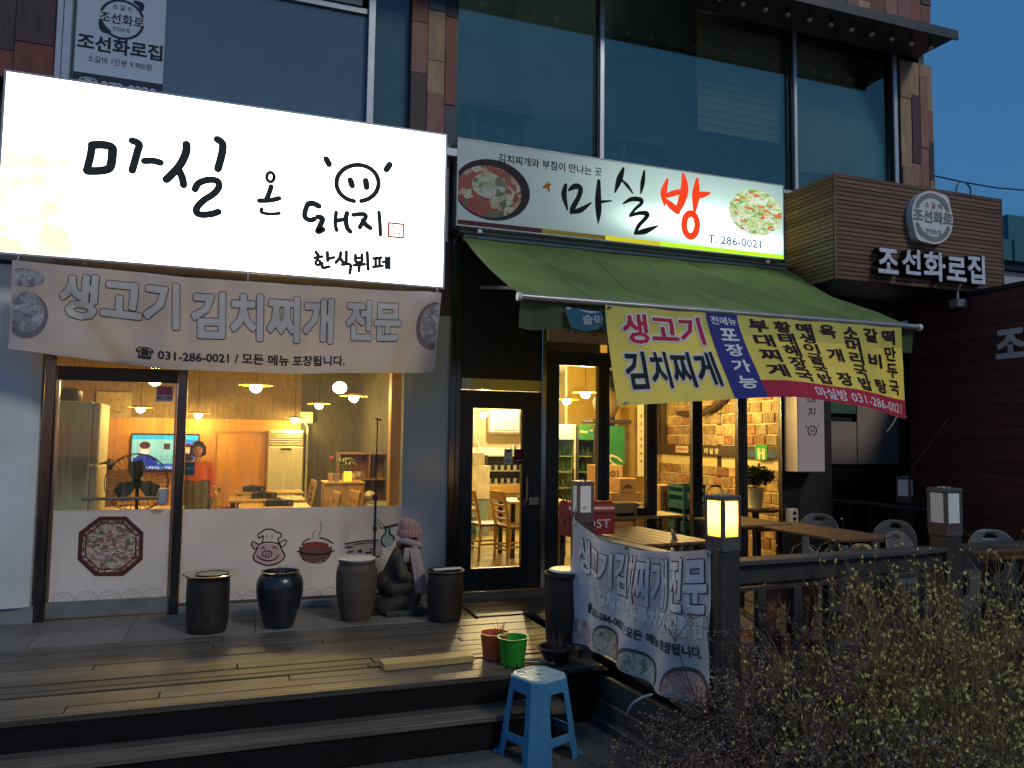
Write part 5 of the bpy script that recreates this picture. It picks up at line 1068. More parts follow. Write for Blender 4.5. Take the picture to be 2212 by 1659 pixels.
# legs: corner channels, joined by skirts
def wallpt(k, s, z):     # k side 0..3, s in -1..1 along the flat of the side
    h, c = stf(0, 0, z); fl = h-.05-(.02*(1-z/HH)); p = Vector((s*fl, -h, z)); return Matrix.Rotation(pi/2*k, 3, 'Z') @ p
def cornerpt(k, s, z):
    h, c = stf(0, 0, z); fl = h-.05-(.02*(1-z/HH)); a = Vector((fl, -h, z)); b_ = Vector((h, -fl, z)); return Matrix.Rotation(pi/2*k, 3, 'Z') @ (a*(1-s)+b_*s)
for k in range(4):
    g = G(); zs_ = [0, .03, .10, .12, .2, .3, .375, .40, .44]
    lw = lambda z: {0: .66, .03: .68, .10: .60, .12: .62, .2: .66, .3: .66, .375: .60, .40: .45, .44: .40}[z]
    rows = []
    for z in zs_:
        w = lw(z); rows.append([wallpt(k, w, z), wallpt(k, 1, z), cornerpt(k, .25, z), cornerpt(k, .75, z), wallpt((k+1) % 4, -1, z), wallpt((k+1) % 4, -w, z)])
    V = [p for r_ in rows for p in r_]; F = [(i*6+j, i*6+j+1, (i+1)*6+j+1, (i+1)*6+j) for i in range(len(zs_)-1) for j in range(5)]
    g.add(V, F); g.build('leg', BL, so_, abs_=False, smooth=False, solid=-.008)
    g = G().cbox(Matrix.Rotation(pi/2*k, 3, 'Z') @ Vector((hB-.03, -hB+.03, .008)), (.055, .055, .016), Matrix.Rotation(pi/4+pi/2*k, 3, 'Z'), .006).build('foot', BL, so_, abs_=False)
    g = G(); rows = []
    for z, w in ((.372, .60), (.385, .52), (.40, .46), (.44, .41)): rows += [wallpt(k, -w-.02, z), wallpt(k, -.2, z), wallpt(k, .2, z), wallpt(k, w+.02, z)]
    g.add(rows, [(i*4+j, i*4+j+1, (i+1)*4+j+1, (i+1)*4+j) for i in range(3) for j in range(3)]); g.build('apron', BL, so_, abs_=False, solid=-.008)
    g = G(); rows = []
    for z in (.098, .105, .135, .142): rows += [wallpt(k, s*.68, z)+Matrix.Rotation(pi/2*k, 3, 'Z') @ Vector((0, .002 if z in (.098, .142) else 0, 0)) for s in (-1, -.4, .4, 1)]
    g.add(rows, [(i*4+j, i*4+j+1, (i+1)*4+j+1, (i+1)*4+j) for i in range(3) for j in range(3)]); g.build('stretcher', BL, so_, abs_=False, solid=-.009)
so_.location = (1.715, -2.66, -.36); so_.rotation_euler[2] = radians(22)

# mailbox on its post
mb = thing('mailbox', 'dark red arched metal mailbox lettered POST near the first lantern', 'mailbox', (2.52, -1.58, 0))
RM = M('mailbox_red', (.20, .018, .025), rough=.35, var=.15, bump=.03, spec=.5)
def arch(x0, x1, y0, y1, z0, zs, n=12):
    rr = (y1-y0)/2; cy = (y0+y1)/2; s = [(y0, z0), (y0, zs)]+[(cy-rr*cos(pi*k/n), zs+rr*.9*sin(pi*k/n)) for k in range(1, n)]+[(y1, zs), (y1, z0)]
    m_ = len(s); V = [(x0, y, z) for y, z in s]+[(x1, y, z) for y, z in s]
    return V, [tuple(range(m_)), tuple(range(m_, 2*m_))[::-1]]+[(i, (i+1) % m_, m_+(i+1) % m_, m_+i) for i in range(m_)]
g = G(); g.add(*arch(2.335, 2.70, -1.70, -1.52, .765, .93)); g.build('body', RM, mb)
g = G(); g.add(*arch(2.318, 2.333, -1.712, -1.508, .755, .93)); g.build('door', RM, mb); G().box(2.305, 2.317, -1.63, -1.59, .85, .88, .003).build('latch', CHR, mb)
G().box(2.33, 2.705, -1.706, -1.7005, .925, .932).build('seam', M('dark_red', (.08, .01, .012)), mb)
G().box(2.49, 2.57, -1.65, -1.57, 0, .764, .005).build('post', FT_, mb)
text('POST', (2.40, 2.66, .815, .878), onY(-1.7025), flat('cream_ink', (.55, .52, .48)), mb, bold=.01)
ORG[0] = Vector((0, 0, 0))
# crate behind the banner
cr = thing('drink_crate', 'dark blue plastic crate behind the fence, seen under the banner', 'crate', (2.55, -2.6, 0))
CB = M('crate_navy', (.015, .03, .10), rough=.4)
for b_ in ((2.44, 2.46, -2.72, -2.44, 0, .24), (2.72, 2.74, -2.72, -2.44, 0, .24), (2.461, 2.719, -2.72, -2.70, 0, .24), (2.461, 2.719, -2.46, -2.44, 0, .24), (2.461, 2.719, -2.699, -2.461, 0, .02)): G().box(*b_).build('side', CB, cr)
text('Cass', (0, 1, .03, .16), lambda x, z, o: (2.438, -2.48-.2*x, z), flat('pale_print', (.45, .48, .5)), cr, bold=.03, shear=.2)
ORG[0] = Vector((0, 0, 0))
o = G().tube([(2.37, -2.85, -.03), (2.31, -2.83, -.05), (2.27, -2.78, -.10), (2.25, -2.74, -.17)], [.006, .009, .008, .003], 6).build('cloth_strip', flat('pale_ink'), None, smooth=True); tag(o, 'pale strip of cloth hanging over the fascia board', 'cloth strip')
cb = G(); cb.cbox((1.95, -3.42, -.335), (.95, .12, .06), Matrix.Rotation(radians(-6), 3, 'Z'), .015); o = cb.build('kerb_stone', ST, None); tag(o, 'grey kerb stone at the bottom edge in front of the stool', 'kerb stone')

# ================================================================ TERRACE TABLES AND CHAIRS
PT = M('table_plank', (.15, .082, .042), rough=.5, var=.35, scale=5, stretch=(5, .5, 5), bump=.2, rnd=.2)
def plank_table(loc, w, l, rz, label, z=.72):
    t = thing('plank_table', label, 'table', (0, 0, 0), 'slatted tables on the terrace'); n = max(4, round(w/.1)); pw_ = w/n
    for k in range(n): G().box(-w/2+k*pw_+.003, -w/2+(k+1)*pw_-.003, -l/2, l/2, z-.022, z, .003).build('plank', PT, t, abs_=False)
    for y in (-l*.35, l*.35): G().box(-w/2+.02, w/2-.02, y-.03, y+.03, z-.05, z-.0225).build('batten', PT, t, abs_=False)
    for x in (-w/2+.06, w/2-.06):
        for y in (-l/2+.1, l/2-.1): G().box(x-.02, x+.02, y-.02, y+.02, 0, z-.0505).build('leg', DKM, t, abs_=False)
    t.location = loc; t.rotation_euler[2] = rz; return t
plank_table((2.98, -1.58, .02), .62, 1.0, .08, 'slatted timber table just right of the red mailbox')
plank_table((4.62, -1.66, .02), .58, 1.15, .03, 'slatted timber table between the lit lantern and the grey chairs')
plank_table((4.38, -.95, .03), .55, .7, .06, 'slatted timber table pushed against the windows')
plank_table((3.30, -2.62, .0), .95, .55, .03, 'low slatted table seen through the fence balusters', z=.62)
plank_table((5.35, -2.98, .02), 1.3, .50, -.03, 'slatted timber table at the far right behind the bushes')
GP = M('grey_plastic', (.13, .14, .138), rough=.42, var=.12, bump=.03)
def pchair(mat=GP):
    t = thing('plastic_chair', None, 'chair', (0, 0, 0), 'grey plastic chairs on the terrace')
    # back: curved shell with an oval handle hole at the top and a large opening
    V = []; F = []; nu, nv = 20, 24
    def bp_(u, v):
        a = (u-.5)*2; z = .40+.46*v; wd = .20+.035*sin(pi*v*.9); top = .0
        x = a*wd; zz = z-(.10*abs(a)**3.2 if v > .6 else 0)*((v-.6)/.4 if v > .6 else 0)
        return Vector((x, .20+.05*v-.055*abs(a)**2.2, zz))
    V = [bp_(i/nu, j/nv) for j in range(nv+1) for i in range(nu+1)]
    for j in range(nv):
        for i in range(nu):
            u = ((i+.5)/nu-.5)*2; v = (j+.5)/nv
            if (u/.30)**2+((v-.86)/.045)**2 < 1: continue
            if (u/.55)**2+((v-.40)/.26)**2 < 1: continue
            F.append((j*(nu+1)+i, j*(nu+1)+i+1, (j+1)*(nu+1)+i+1, (j+1)*(nu+1)+i))
    G().add(V, F).build('backrest', mat, t, smooth=True, abs_=False, solid=.012)
    G().grid(lambda u, v: ((u-.5)*.42, -.22+.43*v, .42-.02*sin(pi*u)-.02*v), 8, 8).build('seat', mat, t, smooth=True, abs_=False, solid=.012)
    for sx in (-1, 1):
        G().tube([(sx*.19, -.19, .41), (sx*.215, -.23, .0)], [.028, .018], 8).build('leg', mat, t, smooth=True, abs_=False)
        G().tube([(sx*.19, .20, .43), (sx*.215, .27, .0)], [.028, .018], 8).build('leg', mat, t, smooth=True, abs_=False)
    return t
pc0 = pchair(); first = True
def place(proto, lst, lab):
    for i, (loc, rz, l) in enumerate(lst):
        o = proto if i == 0 else copy_tree(proto)
        o.location = loc; o.rotation_euler[2] = rz; o['label'] = l; o.name = proto.name.split('.')[0] if i == 0 else o.name
place(pc0, [((5.03, -1.18, .02), radians(-48), 'grey plastic chair behind the middle table, left of the pair by the passage'),
            ((5.25, -1.80, .02), radians(-62), 'grey plastic chair at the right end of the middle table'),
            ((3.28, -1.95, .02), radians(62), 'grey plastic chair seen edge-on just right of the lit lantern'),
            ((5.52, -2.62, .02), radians(-30), 'grey plastic chair behind the far right table'),
            ((4.62, -2.90, .0), radians(150), 'grey plastic chair right of the large unlit lantern post, behind the buds'),
            ((3.85, -2.75, .0), radians(-100), 'grey plastic chair just left of the large unlit lantern post'),
            ((2.80, -2.75, .0), radians(60), 'grey plastic chair behind the fence next to the corner post'),
            ((4.92, -2.42, .0), radians(10), 'grey plastic chair behind the large unlit lantern')], None)
for o in SC.objects:
    if o.name.startswith('plastic_chair'): o.scale = (.76, .80, .92)
pcb = pchair(M('black_plastic')); tag(pcb, 'black rounded plastic chair at the right edge in front of the slatted table', 'chair', 'plastic chairs in other colours'); pcb.location = (4.86, -3.42, -.05); pcb.rotation_euler[2] = radians(200)
pcr = pchair(M('brown_plastic', (.16, .07, .05), rough=.5)); tag(pcr, 'brown plastic chair back seen through the fence balusters', 'chair', 'plastic chairs in other colours'); pcr.location = (3.05, -3.02, -.12); pcr.rotation_euler[2] = radians(185)

# ================================================================ RIGHT HAND NEIGHBOUR
ORG[0] = Vector((0, 0, 0))
nb = thing('neighbour_building', 'dark red timber clad building closing the view on the right', 'building', (7.6, -3, 0))
SDG = M('dark_siding', (.085, .028, .022), rough=.6, var=.35, scale=5, stretch=(3, .5, 5), bump=.2, rnd=.2)  # own dark red, with the orange glow of an unseen light put into it
for k in range(26):
    z0 = .0+k*.1185; G().box(7.40, 7.42, -6.5, -.02, z0+.002, z0+.1165, .002).build('siding_board', SDG, nb)
G().box(7.421, 12, -6.5, -.03, -.3, 3.08).build('wall', SDG, nb); G().box(7.38, 12.05, -6.5, -.82, 3.082, 3.13).build('roof_edge', DKM, nb)
text('조', (0, 1, 0, 1), lambda x, z, o: (7.385-o, -1.17-.30*x, 2.375+.27*z), LD, nb, bold=.05, name='letter'); text('조', (0, 1, 0, 1), lambda x, z, o: (7.378-o, -1.17-.30*x, 2.375+.27*z), M('letter_stone', (.55, .53, .50), rough=.5), nb, bold=.042, name='letter_face')
ORG[0] = Vector((0, 0, 0))
fl = thing('flood_light', 'small grey floodlight under the timber sign box', 'floodlight', (7.3, -.7, 3.0))
G().box(7.22, 7.36, -.86, -.74, 2.95, 3.04, .01).build('housing', M('grey_frame'), fl); G().cyl((7.29, -.80, 3.04), (7.29, -.80, 3.13), .012, n=8).build('bracket', ALU, fl)
ORG[0] = Vector((0, 0, 0))
# passage between the buildings
ps = thing('passage_shed', 'dark shed closing the passage with grey and green curtains', 'shed', (7.2, 2, 0))
G().box(6.2, 9.6, 2.0, 2.1, 0, 3.3).build('wall', M('passage_black', (.012, .012, .016), rough=.6), ps)
G().box(8.48, 9.25, 1.93, 1.96, 1.17, 3.2).build('curtain', M('grey_curtain', (.36, .31, .28), rough=.9, var=.1, stretch=(6, 1, .3)), ps)
G().box(7.6, 8.47, 1.94, 1.97, 1.17, 1.78).build('curtain', M('grey_curtain'), ps); G().box(7.6, 8.47, 1.94, 1.97, 1.90, 3.2).build('curtain', M('green_curtain', (.07, .16, .13), rough=.9), ps)
G().box(6.26, 6.32, .13, 2.0, 0, 3.3).build('side_wall', CON, ps); G().box(9.6, 9.66, .0, 2.1, 0, 3.1).build('side_wall', CON, ps)
G().box(6.9, 7.4, .1, .16, 2.3, 2.75).build('dark_panel', M('navy_panel', (.012, .016, .03), rough=.3), ps)
ORG[0] = Vector((0, 0, 0))
rl = thing('passage_railing', 'dark timber railing running down the passage between the buildings', 'railing', (7.0, .5, 0))
G().beam((6.75, 1.5, .76), (7.22, -.5, .76), .09, .03).build('rail', FH, rl)
for k in range(9):
    t = k/8; G().box(6.75+.47*t-.02, 6.75+.47*t+.02, 1.5-2*t-.012, 1.5-2*t+.012, .02, .744).build('baluster', FT_, rl)
G().box(7.13, 7.27, -.19, -.05, 0, .78).build('post', FT_, rl); G().box(6.38, 6.52, .28, .42, 0, .82).build('post', FT_, rl)
G().cyl((7.25, -.1, 1.10), (7.0, -.9, 1.75), .004, n=5).build('stay', ALU, rl)
ORG[0] = Vector((0, 0, 0))
# far building and cable
fbl = thing('far_building', 'distant white walled building with a teal roof behind the timber sign', 'building', (28, 14, 0))
TR = M('teal_roof', (.02, .14, .16), rough=.5, var=.1); FW = M('far_wall', (.42, .46, .50), rough=.7, var=.06)
G().box(26.3, 40, 14, 24, -.3, 8.0).build('wall', FW, fbl)
for k in range(4): G().box(26.2, 40.1, 13.93, 13.98, 5.55+k*.62, 5.55+k*.62+.6).build('wall_panel', FW, fbl)
G().box(25.9, 40.4, 13.5, 24.4, 8.32, 9.10).build('roof', TR, fbl)
for k in range(15): G().box(26.0+k*.92, 26.0+k*.92+.05, 13.44, 13.499, 8.32, 9.10).build('roof_rib', TR, fbl)
G().box(26.85, 40.4, 13.6, 24.4, 9.101, 10.1).build('roof', TR, fbl)
G().box(26.1, 40.2, 13.7, 13.98, 8.05, 8.30).build('gutter', DKM, fbl)
ORG[0] = Vector((0, 0, 0))
cbl = thing('overhead_cable', 'thin black cable with a loop crossing the sky beside the building', 'cable', (8, 0, 4.7))
pts = [(7.87, .3, 4.93), (8.3, .32, 4.90), (8.8, .34, 4.89), (9.4, .37, 4.90), (10.2, .4, 4.96), (12, .5, 5.12)]
G().tube(pts, .010, 5).build('wire', DKM, cbl, smooth=True)
G().tube([(8.72, .34, 4.89), (8.66, .34, 4.80), (8.65, .34, 4.68), (8.70, .33, 4.55), (8.75, .2, 4.4)], .010, 5).build('wire', DKM, cbl, smooth=True); G().tube([(8.84, .34, 4.89), (8.90, .34, 4.83), (8.91, .34, 4.7), (8.90, .34, 4.55), (8.9, .2, 4.4)], .010, 5).build('wire', DKM, cbl, smooth=True)
ORG[0] = Vector((0, 0, 0))
# ================================================================ LEFT ROOM
WD = M('orange_veneer', (.60, .28, .06), rough=.5, var=.18, scale=3, stretch=(3, 3, .4), bump=.03)
WP = M('brown_wallpaper', (.21, .145, .075), rough=.8, var=.5, scale=22, stretch=(3, 3, .5), bump=.05)
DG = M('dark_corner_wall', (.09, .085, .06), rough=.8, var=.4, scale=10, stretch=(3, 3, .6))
FLR = M('floor_tile', (.42, .34, .20), rough=.3, var=.12)
rm = thing('dining_room', 'warm orange dining room behind the left shop window', 'room', (0, 3, 0))
G().box(-3.2, 1.84, .13, 6.2, -.06, -.005).build('floor', FLR, rm); G().box(-3.2, 1.9, .25, 6.2, 2.72, 2.8).build('ceiling', M('ceiling_white', (.45, .4, .3), rough=.9), rm)
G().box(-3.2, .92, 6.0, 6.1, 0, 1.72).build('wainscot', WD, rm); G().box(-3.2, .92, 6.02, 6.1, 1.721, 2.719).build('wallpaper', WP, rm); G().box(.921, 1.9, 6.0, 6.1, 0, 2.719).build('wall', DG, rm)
G().box(.84, .92, 5.97, 5.999, 0, 1.72).build('trim', WD, rm)
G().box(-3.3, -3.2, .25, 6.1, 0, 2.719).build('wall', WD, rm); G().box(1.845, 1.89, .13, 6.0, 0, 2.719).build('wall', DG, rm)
G().box(1.33, 1.44, .22, .36, 0, 2.719).build('pillar', WD, rm)
for k in range(3): G().box(-.36+.74*0, .38, 5.96-.002*k, 5.999, 0, 1.50).build('room_door', WD, rm) if k == 0 else None
for b_ in ((-.40, -.36, 0, 1.54), (.38, .42, 0, 1.54), (-.36, .38, 1.501, 1.54)): G().box(b_[0], b_[1], 5.94, 5.999, b_[2], b_[3]).build('door_frame', M('veneer_dark', (.42, .20, .05), rough=.5), rm)
G().ell((-.29, 5.92, .62), (.035, .035, .035), 12).build('door_knob', CHR, rm, smooth=True)
ORG[0] = Vector((0, 0, 0))
pc = thing('wall_picture', 'faded ink painting of blossoms hanging on the dining room wall', 'picture', (-1.83, 5.99, 1.9))
G().box(-2.07, -1.59, 5.985, 6.0, 1.70, 2.10).build('canvas', M('old_paper', (.36, .28, .16), rough=.8), pc)
g = G(); r = random.Random(3)
for k in range(12): x, z = -1.83+r.uniform(-.14, .14), 1.9+r.uniform(-.12, .1); g.stroke([(x, z, .012), (x+r.uniform(-.08, .08), z+r.uniform(-.06, .06), .004)], lambda a, b_, o: (a, 5.983-o, b_), k*.0002)
g.build('branches', flat('brown_ink', (.10, .06, .04)), pc); ORG[0] = Vector((0, 0, 0))
tv = thing('television', 'wall television showing a blue news programme with two presenters', 'television', (-1.08, 5.9, .93))
G().box(-1.56, -.60, 5.86, 5.98, .90, 1.48, .01).build('frame', M('tv_black', (.01, .01, .01), rough=.3), tv)
fs = lambda o: (lambda x, z, q: (x, 5.858-o-q, z))
def scr(x0, x1, z0, z1, c, o, st=1.0): G().poly([(x0, 5.858-o, z0), (x1, 5.858-o, z0), (x1, 5.858-o, z1), (x0, 5.858-o, z1)]).build('screen_picture', flat('scr_%d%d%d%d' % (c[0]*99, c[1]*99, c[2]*99, o*9999), c, emis=st), tv)
scr(-1.54, -.62, .93, 1.455, (.16, .42, .56), 0, .8); scr(-1.54, -.62, 1.39, 1.455, (.01, .26, .60), .001); scr(-1.54, -.62, .93, .995, (.02, .08, .45), .001); scr(-.80, -.62, .995, 1.39, (.01, .12, .62), .001); scr(-1.20, -.66, .995, 1.02, (.02, .08, .45), .0015)
scr(-1.10, -1.01, 1.24, 1.33, (.03, .02, .02), .002)
g = G(); g.poly([(-1.53, 5.854, .995), (-1.17, 5.854, .995), (-1.20, 5.854, 1.10), (-1.30, 5.854, 1.16), (-1.42, 5.854, 1.16), (-1.51, 5.854, 1.10)]); g.build('screen_picture', flat('suit_blue', (.01, .03, .35), emis=.8), tv)
G().poly(disc(-1.36, 1.235, .065, .085, 5.853, n=20)).build('screen_picture', flat('skin_print', (.6, .30, .2), emis=.8), tv); G().poly(disc(-1.36, 1.30, .075, .055, 5.852, n=20)).build('screen_picture', flat('hair_print', (.04, .01, .01), emis=.5), tv); G().poly(disc(-1.36, 1.20, .052, .04, 5.8515, n=16)).build('screen_picture', flat('mask_print', (.8, .85, .85), emis=.8), tv)
g = G(); g.poly([(-.84, 5.854, .995), (-.66, 5.854, .995), (-.68, 5.854, 1.13), (-.73, 5.854, 1.17), (-.79, 5.854, 1.17), (-.83, 5.854, 1.12)]); g.build('screen_picture', flat('suit_dark', (.01, .012, .03), emis=.5), tv)
G().poly(disc(-.76, 1.25, .045, .065, 5.853, n=20)).build('screen_picture', flat('skin_print'), tv); G().poly(disc(-.76, 1.30, .05, .03, 5.852, n=20)).build('screen_picture', flat('hair_print'), tv)
for k, s in enumerate(('뉴스 속보 오늘의 날씨', '전국 대체로 맑음', '주요 뉴스를 전합니다')): text(s, (-1.15, -.85, 1.12-.05*k, 1.15-.05*k), fs(.003), flat('grey_caption', (.12, .2, .24)), tv)
text('뉴스특보 생방송 중계', (-1.45, -.72, .945, .98), fs(.003), flat('white_caption', (.9, .9, .9), emis=.7), tv)
ORG[0] = Vector((0, 0, 0))
ac = thing('air_conditioner', 'tall white floor standing air conditioner against the orange wall', 'air conditioner', (.68, 5.8, 0))
IV = M('ivory_plastic', (.66, .64, .50), rough=.4, var=.05)
G().box(.42, .95, 5.70, 5.96, 0, 1.30, .015).build('body', IV, ac); G().box(.42, .95, 5.74, 5.96, 1.301, 1.56, .012).build('head', IV, ac)
for k in range(6): G().cbox((.685, 5.725, 1.335+k*.036), (.49, .03, .018), Matrix.Rotation(.5, 3, 'X'), .002).build('louvre', IV, ac)
G().box(.60, .77, 5.690, 5.699, 1.245, 1.275).build('display', DKM, ac)
ORG[0] = Vector((0, 0, 0))
cd = thing('conduit_pipe', 'white pipe running up the wall beside the air conditioner', 'pipe', (1.0, 5.9, 0)); G().tube([(1.02, 5.93, .2), (1.02, 5.93, 1.62), (.98, 5.93, 1.68)], .018, 6).build('pipe', IV, cd); G().box(.90, 1.1, 5.93, 5.99, 1.68, 1.86).build('box', IV, cd)
ORG[0] = Vector((0, 0, 0))
fr = thing('fridge', 'tall grey refrigerator with a dark pot on top by the left shop door', 'refrigerator', (-1.6, 1.0, 0))
FG = M('fridge_grey', (.52, .55, .48), rough=.4, var=.06)
G().box(-1.95, -1.27, .78, 1.30, 0, 1.76, .012).build('body', FG, fr); G().box(-1.266, -1.20, .79, 1.29, .02, 1.18, .012).build('door', M('fridge_cream', (.55, .50, .36), rough=.4), fr); G().box(-1.266, -1.20, .79, 1.29, 1.20, 1.75, .012).build('door', M('fridge_cream'), fr)
ORG[0] = Vector((0, 0, 0))
po_ = thing('cooking_pot', 'dark lidded pot standing on the grey refrigerator', 'pot', (-1.5, .95, 1.765)); G().lathe([(.001, 0), (.10, 0), (.12, .03), (.12, .09), (.11, .10), (.06, .12), (.001, .125)], (-1.5, .95, 1.765), 20).build('body', DKM, po_, smooth=True)
ORG[0] = Vector((0, 0, 0))
fn = thing('electric_fan', 'large dark standing fan behind the left glass door', 'fan', (-.9, 1.0, 0))
DW = M('fan_wire', (.03, .03, .03), rough=.4, metal=.5); fc = Vector((-.90, .98, 1.02))
g = G()
for y in (-.06, .06): g.tube([fc+Vector((.262*cos(a), y, .262*sin(a))) for a in [2*pi*k/28 for k in range(29)]], .003, 5)
g.tube([fc+Vector((.272*cos(a), 0, .272*sin(a))) for a in [2*pi*k/28 for k in range(29)]], .004, 5)
for k in range(36):
    a = 2*pi*k/36; g.tube([fc+Vector((.04*cos(a), -.09, .04*sin(a))), fc+Vector((.16*cos(a), -.08, .16*sin(a))), fc+Vector((.268*cos(a), 0, .268*sin(a))), fc+Vector((.14*cos(a), .08, .14*sin(a)))], .0018, 3)
g.build('cage', DW, fn)
g = G()
for k in range(3):
    a = 2*pi*k/3+.4; M3 = Matrix.Rotation(a, 3, 'Y')
    g.add([fc+M3 @ Vector(p) for p in ((.03, .015, -.03), (.12, .03, -.09), (.205, .02, -.06), (.20, -.02, .05), (.10, -.02, .06), (.03, -.01, .03))], [(0, 1, 2, 3, 4, 5)])
g.build('blade', M('fan_blade', (.02, .02, .02), rough=.3), fn, solid=.004)
G().cyl(fc+Vector((0, -.03, 0)), fc+Vector((0, .16, 0)), .05, n=14).build('motor', DKM, fn); G().cyl((-.90, 1.05, .03), (-.90, 1.05, 1.0), .016, n=8).build('pole', DKM, fn); G().lathe([(.001, 0), (.2, 0), (.2, .02), (.03, .05)], (-.9, 1.05, 0), 20).build('base', DKM, fn)
ORG[0] = Vector((0, 0, 0))
WC = (1, .60, .16)
def pendant(p, lab, pw=30, rr=.17, globe=False, grp='flat shaded pendant lamps'):
    t = thing('pendant_lamp', lab, 'pendant lamp', p, grp)
    G().cyl((p[0], p[1], p[2]+.03), (p[0], p[1], 2.71), .004, n=5).build('cord', DKM, t)
    if not globe: G().lathe([(.03, .035), (.06, .028), (rr, .002), (rr, -.002), (.05, .018), (.001, .02)], p, 28).build('shade', M('lamp_shade', (.85, .55, .06), rough=.5), t, smooth=True)
    s = .055 if not globe else .07
    G().ell((p[0], p[1], p[2]-.02), (s*1.15, s*1.15, s), 12).build('bulb', E('bulb', (1, .80, .42), 22), t, smooth=True)
    lamp('lamp_light', (p[0], p[1], p[2]-.12), pw*2.3*(.78 if p[0] < 1.9 else 1), WC if p[0] < 1.9 else (1, .67, .22), t, .06); ORG[0] = Vector((0, 0, 0)); return t
for p, l, w in (((.13, 1.41, 1.99), 'large nearest pendant lamp in the upper middle of the left window', 26), ((1.30, 2.60, 1.97), 'pendant lamp nearest the orange pillar, below the round globe lamp', 30), ((1.06, 4.49, 1.94), 'pendant lamp between the globe lamp and the air conditioner lamp', 30), ((.80, 5.65, 1.75), 'pendant lamp hanging just above the air conditioner', 14), ((-.62, 5.6, 1.79), 'small pendant lamp above the right edge of the television', 16), ((-1.38, 5.3, 1.85), 'pendant lamp seen through the left glass door', 18), ((-.85, 1.65, 2.04), 'pendant lamp behind the sticker at the top of the left glass door', 16)): pendant(p, l, w)
pendant((1.05, 1.95, 2.05), 'round globe lamp without a shade in the left window', 24, globe=True, grp='globe lamps')

# wooden chairs and tables
BW = M('beech', (.50, .31, .10), rough=.45, var=.15, scale=4, stretch=(3, 3, .6), bump=.03)
def wchair(name='wooden_chair'):
    t = thing(name, None, 'chair', (0, 0, 0), 'light wooden dining chairs')
    for sx in (-1, 1):
        G().tube([(sx*.17, .17, .42), (sx*.17, .20, .0)], [.019, .016], 6).build('leg', BW, t, abs_=False); G().tube([(sx*.17, -.18, .42), (sx*.17, -.19, .0)], [.019, .016], 6).build('leg', BW, t, abs_=False)
        G().beam((sx*.17, .18, .42), (sx*.165, .26, .84), .026, .032, .004).build('back_post', BW, t, abs_=False)
    G().cbox((0, 0, .43), (.38, .38, .03), None, .01).build('seat', M('chair_pad', (.10, .05, .03), rough=.5), t, abs_=False)
    G().beam((-.175, .255, .80), (.175, .255, .80), .022, .10, .006).build('top_rail', BW, t, abs_=False)
    for z in (.52, .60, .68): G().beam((-.16, .20+(z-.5)*.18, z), (.16, .20+(z-.5)*.18, z), .014, .03, .003).build('slat', BW, t, abs_=False)
    for y in (-.18, .185): G().beam((-.17, y, .16), (.17, y, .16), .018, .022).build('stretcher', BW, t, abs_=False)
    for x in (-.17, .17): G().beam((x, -.18, .20), (x, .19, .20), .018, .022).build('stretcher', BW, t, abs_=False)
    return t
wc = wchair()
place(wc, [((2.90, 2.10, 0), radians(98), 'wooden chair on the left seen through the black door'),
           ((3.16, 1.80, 0), radians(100), 'wooden chair on the right seen through the black door'),
           ((3.62, .18, 0), radians(172), 'wooden chair behind the stove table by the blue crates'),
           ((.02, 2.1, 0), radians(95), 'wooden chair at the left end of the front table in the left window'),
           ((-.02, 3.1, 0), radians(95), 'wooden chair at the left end of the middle table in the left window'),
           ((.80, 1.9, 0), radians(-85), 'wooden chair at the right end of the front table in the left window'),
           ((1.02, 2.0, 0), radians(-80), 'wooden chair beside the veneer counter in the left window'),
           ((.75, 4.3, 0), radians(-85), 'wooden chair at the far table before the air conditioner'),
           ((-1.05, 2.6, 0), radians(20), 'wooden chair behind the standing fan')], None)
def table(loc, w, l, lab, z=.70, mat=None, grp='light wooden dining tables'):
    t = thing('dining_table', lab, 'table', loc, grp); x, y = loc[0], loc[1]
    G().box(x-w/2, x+w/2, y-l/2, y+l/2, z-.03, z, .006).build('top', mat or BW, t)
    for a in (-1, 1):
        for b_ in (-1, 1): G().box(x+a*(w/2-.06)-.025, x+a*(w/2-.06)+.025, y+b_*(l/2-.06)-.025, y+b_*(l/2-.06)+.025, 0, z-.031).build('leg', DKM, t)
    ORG[0] = Vector((0, 0, 0)); return t
table((.38, 2.0, 0), .75, .62, 'front wooden table in the left window with a black stove on it'); table((.33, 3.1, 0), .9, .65, 'middle wooden table in the left window'); table((.40, 4.3, 0), .9, .6, 'back wooden table before the air conditioner')
table((-.95, 1.9, 0), .8, .5, 'wooden table behind the fan in the left door')
def stove(loc, rz, lab, w=.30):
    t = thing('gas_stove', lab, 'stove', (0, 0, 0), 'black tabletop gas stoves')
    G().cbox((0, 0, .035), (w, .22, .07), None, .01).build('body', M('stove_black', (.02, .02, .022), rough=.35), t, abs_=False)
    g = G(); 
    for k in range(6): g.tube([(.09*cos(pi*k/3)-.02, .09*sin(pi*k/3), .072), (.03*cos(pi*k/3)-.02, .03*sin(pi*k/3), .085)], .004, 4)
    g.lathe([(.04, .07), (.045, .08), (.03, .082)], (-.02, 0, 0), 14); g.build('burner', CHR, t, abs_=False); G().cyl((w/2-.05, -.112, .035), (w/2-.05, -.125, .035), .018, n=10).build('knob', CHR, t, abs_=False)
    t.location = loc; t.rotation_euler[2] = rz; return t
stove((.42, 2.0, .70), .1, 'black gas stove on the front table of the left window'); stove((.30, 3.1, .70), .0, 'black gas stove on the middle table of the left window'); stove((.2, 4.3, .70), .0, 'black gas stove on the back table of the left window')
